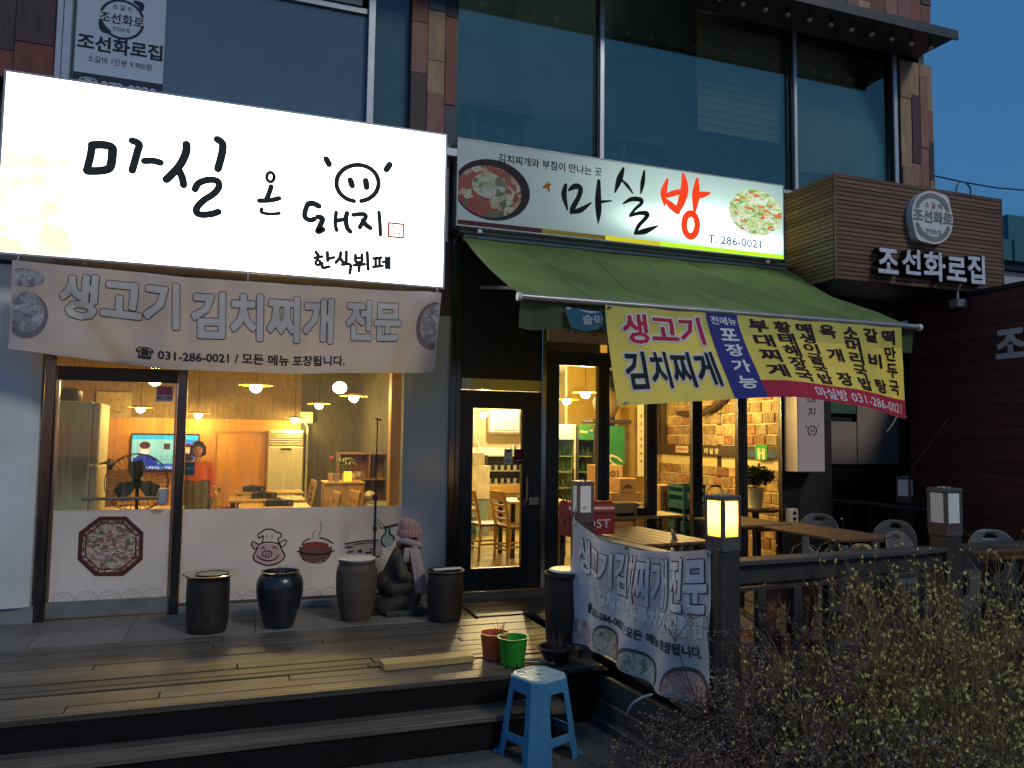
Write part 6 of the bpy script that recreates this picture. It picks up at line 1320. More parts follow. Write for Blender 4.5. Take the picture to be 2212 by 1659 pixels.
t = thing('serving_tray', 'black tray with a metal pan on the stove table behind the mailbox', 'tray', (3.76, .05, .72)); G().lathe([(.001, .0), (.12, .0), (.15, .03), (.16, .035)], (3.74, .05, .806), 24).build('pan', M('pan_metal', (.3, .26, .15), rough=.25, metal=.8), t, smooth=True); ORG[0] = Vector((0, 0, 0))
stove((3.76, .05, .72), .1, 'wide black gas stove on the table behind the mailbox', .40)
table((3.68, .12, 0), 1.25, .48, 'dark edged wooden table just inside the folding windows', z=.72)
rs_ = thing('red_stool', 'small red topped stool by the orange door', 'stool', (-.15, 3.6, 0)); G().cyl((-.15, 3.6, .50), (-.15, 3.6, .56), .13, n=18).build('seat', M('red_vinyl', (.35, .03, .02), rough=.4), rs_)
for a in range(4): G().cyl((-.15+.10*cos(a*pi/2+.7), 3.6+.10*sin(a*pi/2+.7), .5), (-.15+.13*cos(a*pi/2+.7), 3.6+.13*sin(a*pi/2+.7), 0), .01, n=6).build('leg', DKM, rs_)
ORG[0] = Vector((0, 0, 0))
ct = thing('service_counter', 'veneered counter with flowers on top beside the orange pillar', 'counter', (1.15, 2.6, 0))
G().box(.98, 1.22, 2.55, 3.0, 0, .90).build('cabinet', M('burl', (.40, .27, .12), rough=.5, var=.35, scale=8, bump=.0), ct); G().box(1.222, 1.45, 2.548, 3.0, 0, .895).build('cabinet', M('plywood_grain', (.45, .22, .06), rough=.5, var=.6, scale=3, stretch=(7, 7, 1.5)), ct); G().box(.97, 1.46, 2.53, 3.01, .9005, .92).build('top', BW, ct)
ORG[0] = Vector((0, 0, 0))
fp = thing('potted_flowers', 'red and white flowers in small pots on the veneered counter', 'flowers', (1.15, 2.7, .92))
for i, (x, col) in enumerate(((1.06, (.5, .3, .25)), (1.13, (.2, .2, .2)), (1.23, (.5, .45, .3)))): G().lathe([(.001, 0), (.03, 0), (.04, .10), (.03, .10)], (x, 2.68, .921), 14).build('pot', M('small_pot%d' % i, col, rough=.5), fp, smooth=True)
r = random.Random(4); gl_ = G(); gr_ = G(); gw_ = G()
for k in range(90):
    x, z = r.gauss(1.22, .05), 1.06+r.random()*.13; gl_.add([(x, 2.7+r.uniform(-.04, .04), z), (x+r.uniform(-.025, .025), 2.68, z+.02), (x+.008, 2.7, z+.035)], [(0, 1, 2)])
for k in range(40): x, z = r.gauss(1.23, .05), 1.12+r.random()*.09; gw_.ell((x, 2.67, z), (.006, .006, .008), 5)
for k in range(7): gr_.ell((r.gauss(1.06, .02), 2.67, 1.16+r.random()*.05), (.018, .018, .018), 6)
gl_.tube([(1.06, 2.68, 1.0), (1.06, 2.68, 1.18)], .003, 4); gl_.build('leaves', M('leaf_green', (.06, .13, .03), rough=.6), fp); gw_.build('white_flowers', M('petal_white', (.6, .6, .4)), fp); gr_.build('red_flowers', M('petal_red', (.6, .05, .05)), fp)
ORG[0] = Vector((0, 0, 0))
tl = thing('table_light', 'small glowing amber light standing on the veneered counter', 'table lamp', (1.25, 2.62, .92)); G().box(1.21, 1.30, 2.58, 2.64, .925, 1.05).build('glow_panel', E('amber_panel', (1, .62, .05), 1.3), tl); G().box(1.20, 1.31, 2.575, 2.645, 1.051, 1.065).build('cap', DKM, tl)
ORG[0] = Vector((0, 0, 0))
sh = thing('wall_shelf', 'low brown shelf with bowls at the right of the left dining room', 'shelf', (1.6, 3.5, 0)); SW = M('shelf_brown', (.22, .10, .05), rough=.6)
for b_ in ((1.22, 1.84, 3.3, 3.6, 1.24, 1.26), (1.22, 1.84, 3.3, 3.6, .90, .92), (1.22, 1.84, 3.58, 3.6, 0, 1.24), (1.22, 1.24, 3.3, 3.6, 0, 1.24), (1.62, 1.635, 3.3, 3.6, .92, 1.24)): G().box(*b_).build('board', SW, sh)
ORG[0] = Vector((0, 0, 0))
for i, (x, z, l) in enumerate(((1.5, .92, 'stack of cream bowls on the brown shelf'), (1.4, .92, 'small cream box of napkins on the brown shelf'))):
    t = thing('bowl_stack' if i == 0 else 'napkin_box', l, 'bowls' if i == 0 else 'box', (x, 3.4, z))
    if i == 0:
        for k in range(4): G().lathe([(.02, 0), (.045, .02), (.05, .03), (.04, .025)], (x, 3.4, z+.002+k*.018), 14).build('bowl', IV, t)
    else: G().box(x-.05, x+.05, 3.35, 3.42, z+.002, z+.07).build('body', M('carton', (.45, .33, .15)), t)
    ORG[0] = Vector((0, 0, 0))
bs = thing('plastic_bags', 'pale plastic bags and tins heaped on the work top by the pillar', 'bags', (1.6, 2.5, .7)); G().box(1.46, 1.84, 2.2, 2.9, 0, .66).build('cabinet', M('grey_cabinet', (.25, .25, .18), rough=.5), bs)
g = G()
for k in range(5): r = random.Random(k); G().ell((1.52+.07*k, 2.4+r.random()*.2, .72+r.random()*.05), (.08, .08, .055), 8).build('bag', M('bag_plastic', (.5, .48, .36), rough=.25, bump=.8, scale=20, bd=.03), bs, smooth=True); ORG[0] = Vector((0, 0, 0))
jr2 = thing('side_cabinet', 'low cabinet with dark jars beneath the television', 'cabinet', (-1.5, 5.6, 0)); G().box(-2.1, -1.5, 5.5, 5.9, 0, .95).build('body', M('mid_wood', (.22, .11, .04), rough=.5), jr2)
for x in (-1.93, -1.80): G().lathe([(.001, 0), (.05, 0), (.08, .07), (.06, .14), (.04, .15)], (x, 5.6, .952), 14).build('jar', DKM, jr2, smooth=True)
ORG[0] = Vector((0, 0, 0))
# stickers on the glass
stk = thing('security_sticker', 'square pink and white sticker lettered SECOM on the left glass door', 'sticker', (-.6, -.01, 1.8))
G().box(-.675, -.545, -.004, -.001, 1.745, 1.875).build('sheet', flat('sticker_white', (.85, .80, .86)), stk); G().box(-.668, -.552, -.0055, -.0042, 1.80, 1.872).build('band', flat('sticker_pink', (.50, .14, .22)), stk); text('SECOM', (-.668, -.553, 1.762, 1.788), onY(-.006), flat('navy_ink'), stk, bold=.03)
ORG[0] = Vector((0, 0, 0))
g = thing('cafe_sticker', 'small teal sticker on the window glass in front of the woman', 'sticker', (-.43, 0, 1.2)); G().box(-.432, -.355, -.006, -.0035, 1.135, 1.245).build('sheet', flat('sticker_teal', (.04, .10, .10)), g); text('이용안내', (-.425, -.362, 1.18, 1.20), onY(-.0065), flat('pale_ink'), g); ORG[0] = Vector((0, 0, 0))
for nm, x0, x1, lab, c, s in (('notice_sticker', 2.375, 2.455, 'white and blue paper notice on the glass of the black door', (.62, .62, .55), '이용안내'), ('no_smoking_sticker', 2.475, 2.565, 'dark red no smoking sticker on the glass of the black door', (.07, .015, .015), '금연구역')):
    t = thing(nm, lab, 'sticker', (x0, -.01, 1.28)); G().box(x0, x1, -.0345, -.0325, 1.235, 1.375).build('sheet', flat(nm, c), t)
    if c[0] > .3: G().poly([(x0, -.0352, 1.375), (x1, -.0352, 1.375), ((x0+x1)/2, -.0352, 1.335)]).build('mark', flat('sky_blue', (.05, .22, .5)), t)
    else:
        g = G(); g.stroke(arc(0, 360, .026, .007, (x0+x1)/2, 1.325), onY(-.0352), 0, 2); g.stroke([((x0+x1)/2-.02, 1.345, .007), ((x0+x1)/2+.02, 1.305, .007)], onY(-.0356)); g.build('mark', flat('crimson_ink'), t)
    text(s, (x0+.01, x1-.01, 1.255, 1.275), onY(-.0355), flat('pale_ink') if c[0] < .3 else flat('navy_ink'), t, bold=.02); ORG[0] = Vector((0, 0, 0))

# ---- the woman
pn = thing('person', 'woman in orange sweater and grey apron skirt standing by the television', 'person', (-.53, 4.1, -.02))
bx, by, bz = -.53, 4.1, -.02
SKN = M('skin', (.50, .27, .16), rough=.5, var=.06, bump=0)
p = lambda x, y, z: (bx+x, by+y, bz+z)
g = G()
g.ell(p(.0, -.01, 1.29), (.066, .078, .092), 16); g.caps(p(0, .01, 1.12), p(0, 0, 1.24), .04, .038); g.ell(p(0, -.088, 1.285), (.013, .014, .02), 8); g.ell(p(0, -.04, 1.245), (.045, .04, .045), 10)
for s in (-1, 1): g.ell(p(s*.068, .0, 1.285), (.010, .018, .026), 8)
for s in (-1, 1):
    g.caps(p(s*.085, .0, .62), p(s*.09, .01, .36), .072, .05); g.caps(p(s*.09, .01, .36), p(s*.09, .02, .08), .048, .032); g.caps(p(s*.09, .02, .035), p(s*.095, -.12, .025), .032, .028)
    g.caps(p(s*.155, .0, 1.08), p(s*.195, -.01, .84), .042, .034); g.caps(p(s*.195, -.01, .84), p(s*.185, -.06, .64), .034, .025)
    hx = s*.183; g.ell(p(hx, -.068, .595), (.018, .032, .04), 10)
    for q in range(4): g.caps(p(hx+s*.002, -.095+.016*q, .57), p(hx-s*.006, -.10+.016*q, .515+.006*abs(q-1.5)), .0085, .007, 6)
    g.caps(p(hx-s*.006, -.095, .60), p(hx-s*.016, -.115, .555), .0095, .008, 6)
g.caps(p(0, 0, .70), p(0, 0, 1.06), .12, .11); g.caps(p(-.12, 0, 1.08), p(.12, 0, 1.08), .055, .055)
g.build('body', SKN, pn, remesh=.008)
OR = M('orange_sweater', (.62, .12, .035), rough=.85, var=.12, scale=12, bump=.3)
g = G(); g.caps(p(0, 0, .90), p(0, -.005, 1.02), .150, .135, 16); g.caps(p(-.125, 0, 1.075), p(.125, 0, 1.075), .068, .068, 12); g.caps(p(0, .008, 1.10), p(0, .005, 1.155), .058, .048, 12)
for s in (-1, 1): g.caps(p(s*.150, .0, 1.075), p(s*.200, -.01, .84), .060, .050, 12); g.caps(p(s*.200, -.01, .84), p(s*.19, -.055, .68), .048, .038, 12)
g.ell(p(0, -.07, .96), (.12, .075, .08), 12)
g.build('sweater', OR, pn, remesh=.011)
AP = M('grey_apron', (.12, .105, .075), rough=.9, var=.25, scale=20, bump=.3)
g = G(); V = []
prof = [(.150, .13, .88), (.160, .14, .84), (.178, .15, .72), (.19, .145, .54), (.195, .14, .44)]
for rx, ry, z in prof:
    for k in range(28): a = 2*pi*k/28; w_ = 1+.03*sin(a*7+z*9); V.append(p(rx*w_*cos(a), ry*w_*sin(a), z))
g.add(V, [(i*28+k, i*28+(k+1) % 28, (i+1)*28+(k+1) % 28, (i+1)*28+k) for i in range(4) for k in range(28)]); g.build('apron_skirt', AP, pn, smooth=True, solid=.006)
G().add([p(rx*cos(a), ry*sin(a), z) for rx, ry, z in ((.163, .146, .862), (.161, .142, .895)) for a in [2*pi*k/28 for k in range(28)]], [(k, (k+1) % 28, 28+(k+1) % 28, 28+k) for k in range(28)]).build('waistband', M('apron_tie', (.08, .07, .05)), pn, solid=.004)
HR = M('dark_hair', (.018, .013, .012), rough=.5, var=.5, scale=30, stretch=(3, 3, .6), bump=.5)
g = G(); g.ell(p(0, .022, 1.325), (.092, .092, .085), 16); g.ell(p(0, .05, 1.26), (.088, .06, .085), 14)
for s in (-1, 1): g.caps(p(s*.072, .0, 1.33), p(s*.078, .01, 1.235), .03, .026, 10)
g.caps(p(-.045, -.062, 1.352), p(.05, -.060, 1.360), .024, .022, 10)
g.build('hair', HR, pn, remesh=.009)
for s in (-1, 1): G().ell(p(s*.027, -.083, 1.298), (.011, .006, .005), 8).build('eye', flat('black_ink'), pn); G().ell(p(s*.028, -.082, 1.318), (.015, .005, .003), 8).build('eyebrow', HR, pn)
G().ell(p(0, -.083, 1.243), (.02, .008, .005), 8).build('mouth', flat('lip', (.35, .08, .06)), pn)
for s in (-1, 1): g = G(); hx = s*.183; g.caps(p(hx, -.06, .655), p(hx, -.07, .59), .026, .03, 10); [g.caps(p(hx+s*.002, -.097+.017*q, .575), p(hx-s*.006, -.102+.017*q, .51+.006*abs(q-1.5)), .0115, .010, 6) for q in range(4)]; g.caps(p(hx-s*.006, -.098, .60), p(hx-s*.018, -.12, .55), .012, .011, 6); g.build('glove', M('grey_glove', (.08, .08, .075), rough=.8), pn, remesh=.006)
for s in (-1, 1): G().caps(p(s*.09, .03, .03), p(s*.095, -.12, .025), .04, .036, 12).build('shoe', DKM, pn, smooth=True)
ORG[0] = Vector((0, 0, 0))

# ================================================================ RIGHT ROOM
YW = M('yellow_wall', (.50, .35, .09), rough=.7, var=.15, scale=2); OW = M('ochre_wall', (.34, .27, .13), rough=.7, var=.35, scale=3)
rn = thing('tavern_room', 'yellow lit tavern room with a stone brick wall behind the folding windows', 'room', (5, 3, 0))
G().box(1.90, 6.2, .13, 6.6, -.06, -.005).build('floor', M('tavern_floor', (.45, .38, .22), rough=.25, var=.15, scale=3), rn); G().box(1.9, 6.26, .25, 6.6, 2.72, 2.8).build('ceiling', M('ceiling_white'), rn)
G().box(1.895, 5.9, 6.5, 6.6, 0, 2.719).build('wall', OW, rn); G().box(1.892, 1.94, .13, 6.5, 0, 2.719).build('wall', OW, rn); 
G().box(6.205, 6.26, .13, 3.8, 0, 2.719).build('wall', M('mortar', (.62, .50, .25), rough=.9, var=.15, scale=12, bump=.4), rn)
G().box(5.55, 6.26, 3.801, 3.9, 0, 2.719).build('wall', YW, rn)
G().box(4.95, 5.58, 4.4, 4.5, 0, 2.719).build('wall', YW, rn)
BRm = [M('stone_brick%d' % i, c, rough=.8, var=.75, scale=13, bump=.7, rnd=.3, dirt=.6) for i, c in enumerate(((.34, .22, .10), (.38, .27, .13), (.30, .23, .12), (.30, .15, .07)))]
rb = random.Random(11)
for row in range(18):
    z0 = .005+row*.142; y = .16-(.11 if row % 2 else 0)
    while y < 3.78:
        w = rb.uniform(.19, .26)
        if z0+.13 <= 1.262 or z0 >= 1.40:
            a_ = max(y, .14); e_ = min(y+w, 3.79)
            if e_-a_ > .06:
                G().cbox((6.203+rb.uniform(0, .010), (a_+e_)/2, z0+.064+rb.uniform(-.004, .004)), (.04, e_-a_-.018, .128), Matrix.Rotation(rb.uniform(-.02, .02), 3, 'X'), .014).build('brick', rb.choice(BRm), rn)
        y += w
BM_ = M('timber_band', (.045, .028, .018), rough=.6, var=.4, scale=6, stretch=(4, .5, 4), bump=.3)
G().box(6.15, 6.182, .14, 3.79, 1.268, 1.418, .006).build('beam', BM_, rn)
for k in range(2): G().box(6.14, 6.18, 3.40+k*.17, 3.52+k*.17, 1.419, 2.5, .005).build('timber_post', BM_, rn)
sX = lambda Y0, X=6.148: (lambda x, z, o: (X-o, Y0-x, z))
G().tube([(6.1, 2.3, 1.86), (6.1, 2.0, 1.95), (6.1, 1.7, 2.12), (6.1, 1.6, 2.4)], [.05, .05, .06, .06], 8).build('crooked_branch', BM_, rn, smooth=True); G().tube([(6.1, 2.95, 1.88), (6.1, 2.7, 1.86), (6.1, 2.45, 1.88)], [.03, .05, .04], 8).build('crooked_branch', BM_, rn, smooth=True)
text('마 실 방', (0, .34, 1.30, 1.375), sX(2.33), flat('bone', (.55, .5, .4)), rn, bold=.04)
ORG[0] = Vector((0, 0, 0))
for nm, lab, y0, y1, z0, z1, c, s in (('wall_label', 'red and white notice strip on the timber band', 2.74, 3.10, 1.30, 1.40, (.55, .48, .35), '원산지표시판'), ('glove_poster', 'green poster with white gloves on the timber band', .96, 1.19, 1.25, 1.44, (.05, .30, .06), None), ('photo_strip', 'bluish photo strip behind the green glove poster', .80, 1.45, 1.275, 1.36, (.05, .09, .14), None)):
    t = thing(nm, lab, 'poster', (6.14, y0, z0)); xo = 6.143 if nm != 'photo_strip' else 6.147
    G().box(xo, xo+.003, y0, y1, z0, z1).build('sheet', flat(nm, c), t)
    if s: text(s, (.05, y1-y0-.02, z0+.03, z1-.03), sX(y1, xo-.001), flat('red_ink'), t, bold=.03); G().box(xo-.001, xo, y1-.03, y1, z0, z1).build('edge', flat('red_ink'), t)
    if nm == 'glove_poster':
        g = G(); f_ = sX(y1, xo-.001)
        for cx_, s_ in ((.075, 1), (.165, -1)):
            g.stroke([(cx_, 1.275, .05), (cx_, 1.33, .05)], f_, 0)
            for q_ in range(4): g.stroke([(cx_-.02+.013*q_, 1.33, .011), (cx_-.026+.017*q_, 1.395-.006*abs(q_-1.5), .010)], f_, .0002*(q_+1))
            g.stroke([(cx_+.025*s_, 1.32, .012), (cx_+.045*s_, 1.345, .010)], f_, .0012)
        g.build('gloves', flat('glove_white'), t)
    ORG[0] = Vector((0, 0, 0))
for p, l, w in (((4.04, 1.74, 2.06), 'brightest pendant lamp behind the first folding window', 34), ((4.38, 3.11, 2.04), 'second pendant lamp behind the first folding window, lower left', 24), ((3.56, 4.46, 1.86), 'pendant lamp at the top of the black door glass', 34), ((5.2, 1.5, 2.15), 'added pendant lamp over the crates, unseen behind the yellow banner, lighting the bricks', 46)): pendant(p, l, w)  # the last pendant is added out of view to light the brick wall
lamp('kitchen_light', (4.3, 5.6, 2.4), 95*2.3, (1, .80, .45))
# fridges
def vfridge(x, lab, col, head):
    t = thing('drinks_fridge', lab, 'refrigerator', (x, 3.5, 0), 'glass door drinks fridges'); m = M('fridge_body_%s' % lab[:4].strip(), col, rough=.4)
    G().box(x, x+.03, 3.30, 3.85, 0, 1.69).build('side', m, t); G().box(x+.27, x+.30, 3.30, 3.85, 0, 1.69).build('side', m, t); G().box(x+.031, x+.269, 3.8, 3.85, 0, 1.69).build('back', IV, t)
    G().box(x+.031, x+.269, 3.30, 3.79, 0, .15).build('plinth', m, t); G().box(x+.031, x+.269, 3.285, 3.79, 1.47, 1.69).build('header', flat('fridge_head%d' % (x*10), head, emis=.25), t)
    for k in range(5): G().box(x+.031, x+.269, 3.36, 3.79, .3+k*.23, .312+k*.23).build('shelf', IV, t)
    g = G()
    for k in range(5):
        for q in range(3): G().lathe([(.02, 0), (.028, .01), (.028, .08), (.012, .11), (.010, .14)], (x+.07+.08*q, 3.42, .313+k*.23), 8).build('bottle', M('bottle_green', (.05, .12, .05), rough=.2), t)
    G().box(x+.031, x+.269, 3.292, 3.298, .152, 1.468).build('glass_door', GL('fridge_glass', (.8, .9, .8), refl=.1), t)
    G().box(x+.245, x+.262, 3.26, 3.291, .7, 1.05).build('handle', DKM, t)
    return t
t = vfridge(4.31, 'pale drinks fridge with a blue header, left of the pair', (.5, .5, .42), (.30, .42, .45)); text('Aqua', (4.36, 4.45, 1.60, 1.64), onY(3.283), flat('blue_ink'), t, bold=.02); ORG[0] = Vector((0, 0, 0))
t = vfridge(4.625, 'dark drinks fridge with a green header, right of the pair', (.03, .03, .03), (.03, .16, .04)); text('Chilsung', (4.665, 4.79, 1.56, 1.61), onY(3.283), flat('glove_white'), t, bold=.03, shear=.2)
G().poly(disc(4.85, 1.60, .028, .034, 3.283, n=18)).build('logo', flat('logo_red', (.5, .03, .03)), t); G().poly(disc(4.85, 1.585, .026, .017, 3.2825, n=14)).build('logo', flat('blue_ink'), t); G().poly(disc(4.85, 1.605, .024, .007, 3.282, n=14)).build('logo', flat('paper_white'), t); ORG[0] = Vector((0, 0, 0))
gb = thing('green_banner', 'green beer banner with a pale star hung beside the fridges', 'banner', (5.2, 3.4, 1.1)); G().box(4.99, 5.46, 3.40, 3.42, 1.10, 1.68).build('cloth', M('green_vinyl', (.02, .20, .06), rough=.5), gb)
g = G(); sp_ = [(5.10+(.13 if k % 2 == 0 else .055)*cos(pi/2+k*pi/5), 1.32+(.13 if k % 2 == 0 else .055)*sin(pi/2+k*pi/5)) for k in range(10)]
for k in range(10): g.stroke([(*sp_[k], .012), (*sp_[(k+1) % 10], .012)], onY(3.398), k*.0002)
g.build('star', flat('star_green', (.12, .35, .08)), gb); text('C', (5.16, 5.40, 1.11, 1.24), onY(3.396), flat('cream_print', (.6, .58, .4)), gb, bold=.03, rot=-.5); ORG[0] = Vector((0, 0, 0))
db = thing('hanging_jar', 'large dark moon jar on a stone ledge above the green banner', 'jar', (5.1, 3.5, 1.75)); G().lathe([(.06, 0), (.12, .04), (.20, .18), (.21, .28), (.15, .40), (.08, .44), (.08, .47)], (5.2, 3.5, 1.78), 20).build('body', M('moon_jar', (.15, .12, .06), rough=.6), db, smooth=True); G().box(4.9, 5.55, 3.35, 3.75, 1.72, 1.777, .02).build('ledge', BM_, db); ORG[0] = Vector((0, 0, 0))
for i, (x, lab) in enumerate(((5.46, 'narrow white strip notice with vertical writing on the yellow wall, left one'), (5.62, 'narrow white strip notice on the yellow wall nearest the window frame'))):
    t = thing('strip_notice', lab, 'notice', (x, 3.0, 1), 'vertical strip notices'); G().box(x, x+.10, 3.0, 3.006, .95, 2.0).build('sheet', flat('notice_paper', (.6, .55, .38)), t)
    for k, ch in enumerate('생고기김치찌개'): text(ch, (x+.03, x+.07, 1.80-k*.11, 1.85-k*.11), onY(2.999), flat('brown_ink'), t, bold=.02)
    ORG[0] = Vector((0, 0, 0))
# boxes, crates, plant
def carton(b_, lab, c=(.33, .20, .09), mark=None):
    t = thing('cardboard_box', lab, 'box', (b_[0], b_[2], b_[4]), 'cardboard boxes'); G().box(*b_, .004).build('body', M('cardboard', c, rough=.8, var=.12), t); G().box((b_[0]+b_[1])/2-.02, (b_[0]+b_[1])/2+.02, b_[2]-.001, b_[3], b_[5]+.0005, b_[5]+.002).build('tape', M('tape', (.4, .3, .15), rough=.3), t)
    if mark: text(mark, (b_[0]+.04, b_[1]-.06, b_[4]+.05, b_[5]-.07), onY(b_[2]-.002), flat('brown_ink'), t, bold=.03)
    ORG[0] = Vector((0, 0, 0))
carton((4.42, 4.80, 2.2, 2.5, .86, 1.14), 'large brown cardboard box on top of the pile under the green banner', mark='과일')
carton((4.50, 4.74, 1.7, 1.95, .82, .99), 'cardboard box marked with the letter A on the stack behind the stove', mark='A'); carton((4.38, 4.80, 1.7, 2.1, .60, .815), 'flat cardboard tray under the box marked A'); carton((4.30, 4.9, 1.75, 2.5, .0, .595), 'big dark cardboard carton at the bottom of the stack'); carton((4.9, 5.12, 1.4, 1.7, .55, .92), 'tall cardboard box left of the blue crates', mark='채소'); carton((4.88, 5.14, 1.36, 1.72, 0, .545), 'cardboard box on the floor left of the blue crates')
carton((4.40, 4.82, 2.15, 2.55, .60, .855), 'reddish box below the large brown cardboard box', (.28, .10, .06))
BC = M('crate_blue', (.02, .12, .15), rough=.4)
def crate(x0, y0, z0, lab):
    t = thing('plastic_crate', lab, 'crate', (x0, y0, z0), 'blue green plastic crates'); w, d, h = .30, .34, .24
    G().box(x0, x0+w, y0, y0+d, z0, z0+.015).build('bottom', BC, t)
    for zz in (0, .10, .19): G().box(x0-.004, x0+w+.004, y0-.004, y0+.012, z0+.016+zz, z0+.065+zz-.01).build('slat', BC, t); G().box(x0-.004, x0+.012, y0+.013, y0+d, z0+.016+zz, z0+.055+zz).build('slat', BC, t)
    for a in (x0, x0+w/2-.01, x0+w-.02): G().box(a, a+.02, y0+.002, y0+.02, z0+.016, z0+h).build('rib', BC, t)
    G().box(x0, x0+w, y0+d-.012, y0+d, z0+.016, z0+h).build('back', BC, t); G().box(x0+w-.012, x0+w, y0+.021, y0+d-.013, z0+.016, z0+h).build('side', BC, t)
    text('85', (x0+.05, x0+.12, z0+.08, z0+.14), onY(y0-.005), flat('gold_print', (.5, .42, .1)), t, bold=.03); ORG[0] = Vector((0, 0, 0))
crate(4.95, .95, .22, 'lower blue green crate of the stack inside the window'); crate(4.95, .95, .465, 'blue green crate in the middle of the stack inside the window'); crate(4.95, .95, .71-.0, 'topmost blue green crate of the stack inside the window')
crate(4.93, .94, -.02, 'bottom blue green crate of the stack on the floor')
pp = thing('potted_plant', 'bushy dark green plant in a white pot on a small table by the brick wall', 'potted plant', (5.55, .5, .6))
px_, py_ = 5.66, .55; G().lathe([(.001, 0), (.075, 0), (.10, .22), (.105, .225), (.095, .21), (.001, .2)], (px_, py_, .72), 24).build('pot', M('white_pot', (.55, .57, .50), rough=.4), pp, smooth=True); G().lathe([(.001, 0), (.13, 0), (.14, .012), (.001, .01)], (px_, py_, .705), 20).build('saucer', M('white_pot'), pp)
g = G(); r = random.Random(6)
for k in range(1100):
    a, b_ = r.uniform(0, 2*pi), r.random(); rr = .20*math.sqrt(r.random()); c = Vector((px_+rr*cos(a)*1.1, py_+rr*sin(a)*.9, 1.06+.13*math.sqrt(max(0, 1-(rr/.2)**2))*r.uniform(-.9, 1))); d = Vector((r.uniform(-1, 1), r.uniform(-1, 1), r.uniform(-.2, 1))).normalized(); s = d.cross(Vector((0, 0, 1))).normalized()*.02; g.add([c, c+d*.025+s, c+d*.052, c+d*.025-s], [(0, 1, 2, 3)])
g.build('foliage', M('dark_leaf', (.02, .06, .02), rough=.4, var=.4), pp, kind='stuff')
g = G(); 
for k in range(7): g.tube([(px_, py_, .92), (px_+.03*cos(k), py_+.03*sin(k), 1.0), (px_+.1*cos(k), py_+.1*sin(k), 1.1)], .005, 5)
g.build('stem', TW, pp); ORG[0] = Vector((0, 0, 0))
st2 = thing('plant_stand', 'small round dark table under the potted plant', 'table', (px_, py_, 0)); G().cyl((px_, py_, .675), (px_, py_, .703), .26, n=24).build('top', BM_, st2); G().cyl((px_, py_, .0), (px_, py_, .674), .04, n=10).build('leg', DKM, st2); ORG[0] = Vector((0, 0, 0))
hc = thing('carry_basket', 'black basket with a wire handle behind the lit lantern', 'basket', (5.1, 0.6, .5)); g = G(); g.tube([(5.03, .6, .74), (5.04, .6, .90), (5.09, .6, .96), (5.20, .6, .96), (5.25, .6, .90), (5.26, .6, .74)], .008, 6); g.build('handle', CHR, hc, smooth=True); G().box(5.09, 5.20, .585, .615, .95, .975, .01).build('grip', DKM, hc); G().box(4.98, 5.31, .5, .7, .45, .74).build('basket', DKM, hc); G().box(4.98, 5.32, .45, .75, 0, .449).build('stand', BM_, hc); ORG[0] = Vector((0, 0, 0))
# kitchen seen through the door
kc = thing('kitchen_counter', 'steel kitchen counter with racks of cups seen through the black door', 'counter', (3.9, 5, 0)); STL = M('kitchen_steel', (.45, .45, .4), rough=.3, metal=.7)
G().box(3.55, 5.0, 4.75, 5.3, .60, .72).build('worktop', BW, kc); G().box(3.75, 4.9, 4.9, 5.3, .721, .74).build('shelf', STL, kc); G().box(3.72, 3.76, 4.85, 5.3, .72, 1.2).build('rack_side', DKM, kc); G().box(4.6, 4.64, 4.85, 5.3, .72, 1.2).build('rack_side', DKM, kc); G().box(3.76, 4.6, 4.9, 5.3, 1.18, 1.2).build('rack_shelf', STL, kc); G().box(3.76, 4.6, 4.9, 5.3, .94, .955).build('rack_shelf', STL, kc); G().box(3.76, 4.6, 5.25, 5.3, .74, 1.18).build('rack_back', DKM, kc); G().box(3.55, 5.0, 4.8, 5.3, .0, .599).build('cabinet', M('kitchen_cab', (.3, .25, .13), rough=.5), kc)
g = G()
for z in (.742, .957):
    for k in range(7): G().lathe([(.03, 0), (.036, .08), (.030, .08)], (3.84+k*.11, 5.0, z), 10).build('cup', STL, kc)
ORG[0] = Vector((0, 0, 0))
ks = thing('white_cabinet', 'white kitchen cabinet with shelves at the left of the door view', 'cabinet', (3.35, 5, 0)); WHT = M('kitchen_white', (.62, .6, .5), rough=.4)
G().box(3.2, 3.62, 4.3, 4.74, .55, 1.05).build('body', WHT, ks); G().box(3.25, 3.58, 4.292, 4.299, .60, .8).build('door', WHT, ks); G().box(3.2, 3.62, 4.35, 4.74, 0, .549).build('base', M('bluish_base', (.2, .3, .36), rough=.5), ks); G().box(3.25, 3.55, 4.35, 4.7, 1.051, 1.25).build('crate', M('bag_plastic'), ks); ORG[0] = Vector((0, 0, 0))
ko = thing('range_hood', 'pale hood and pipes on the kitchen back wall', 'hood', (4.3, 6.3, 1.5)); G().box(4.25, 4.85, 6.3, 6.49, 1.55, 2.0, .06).build('panel', WHT, ko); G().box(4.33, 4.77, 6.28, 6.299, 1.62, 1.93, .04).build('recess', M('hood_grey', (.4, .42, .36)), ko); G().box(3.5, 3.8, 6.2, 6.49, 1.2, 1.6).build('box', WHT, ko); G().tube([(4.0, 6.4, 2.5), (4.0, 6.4, 1.5), (4.1, 6.4, 1.3)], .015, 6).build('pipe', IV, ko); G().box(3.9, 5.3, 6.45, 6.49, .9, 1.3).build('tile_panel', WHT, ko)
ORG[0] = Vector((0, 0, 0))
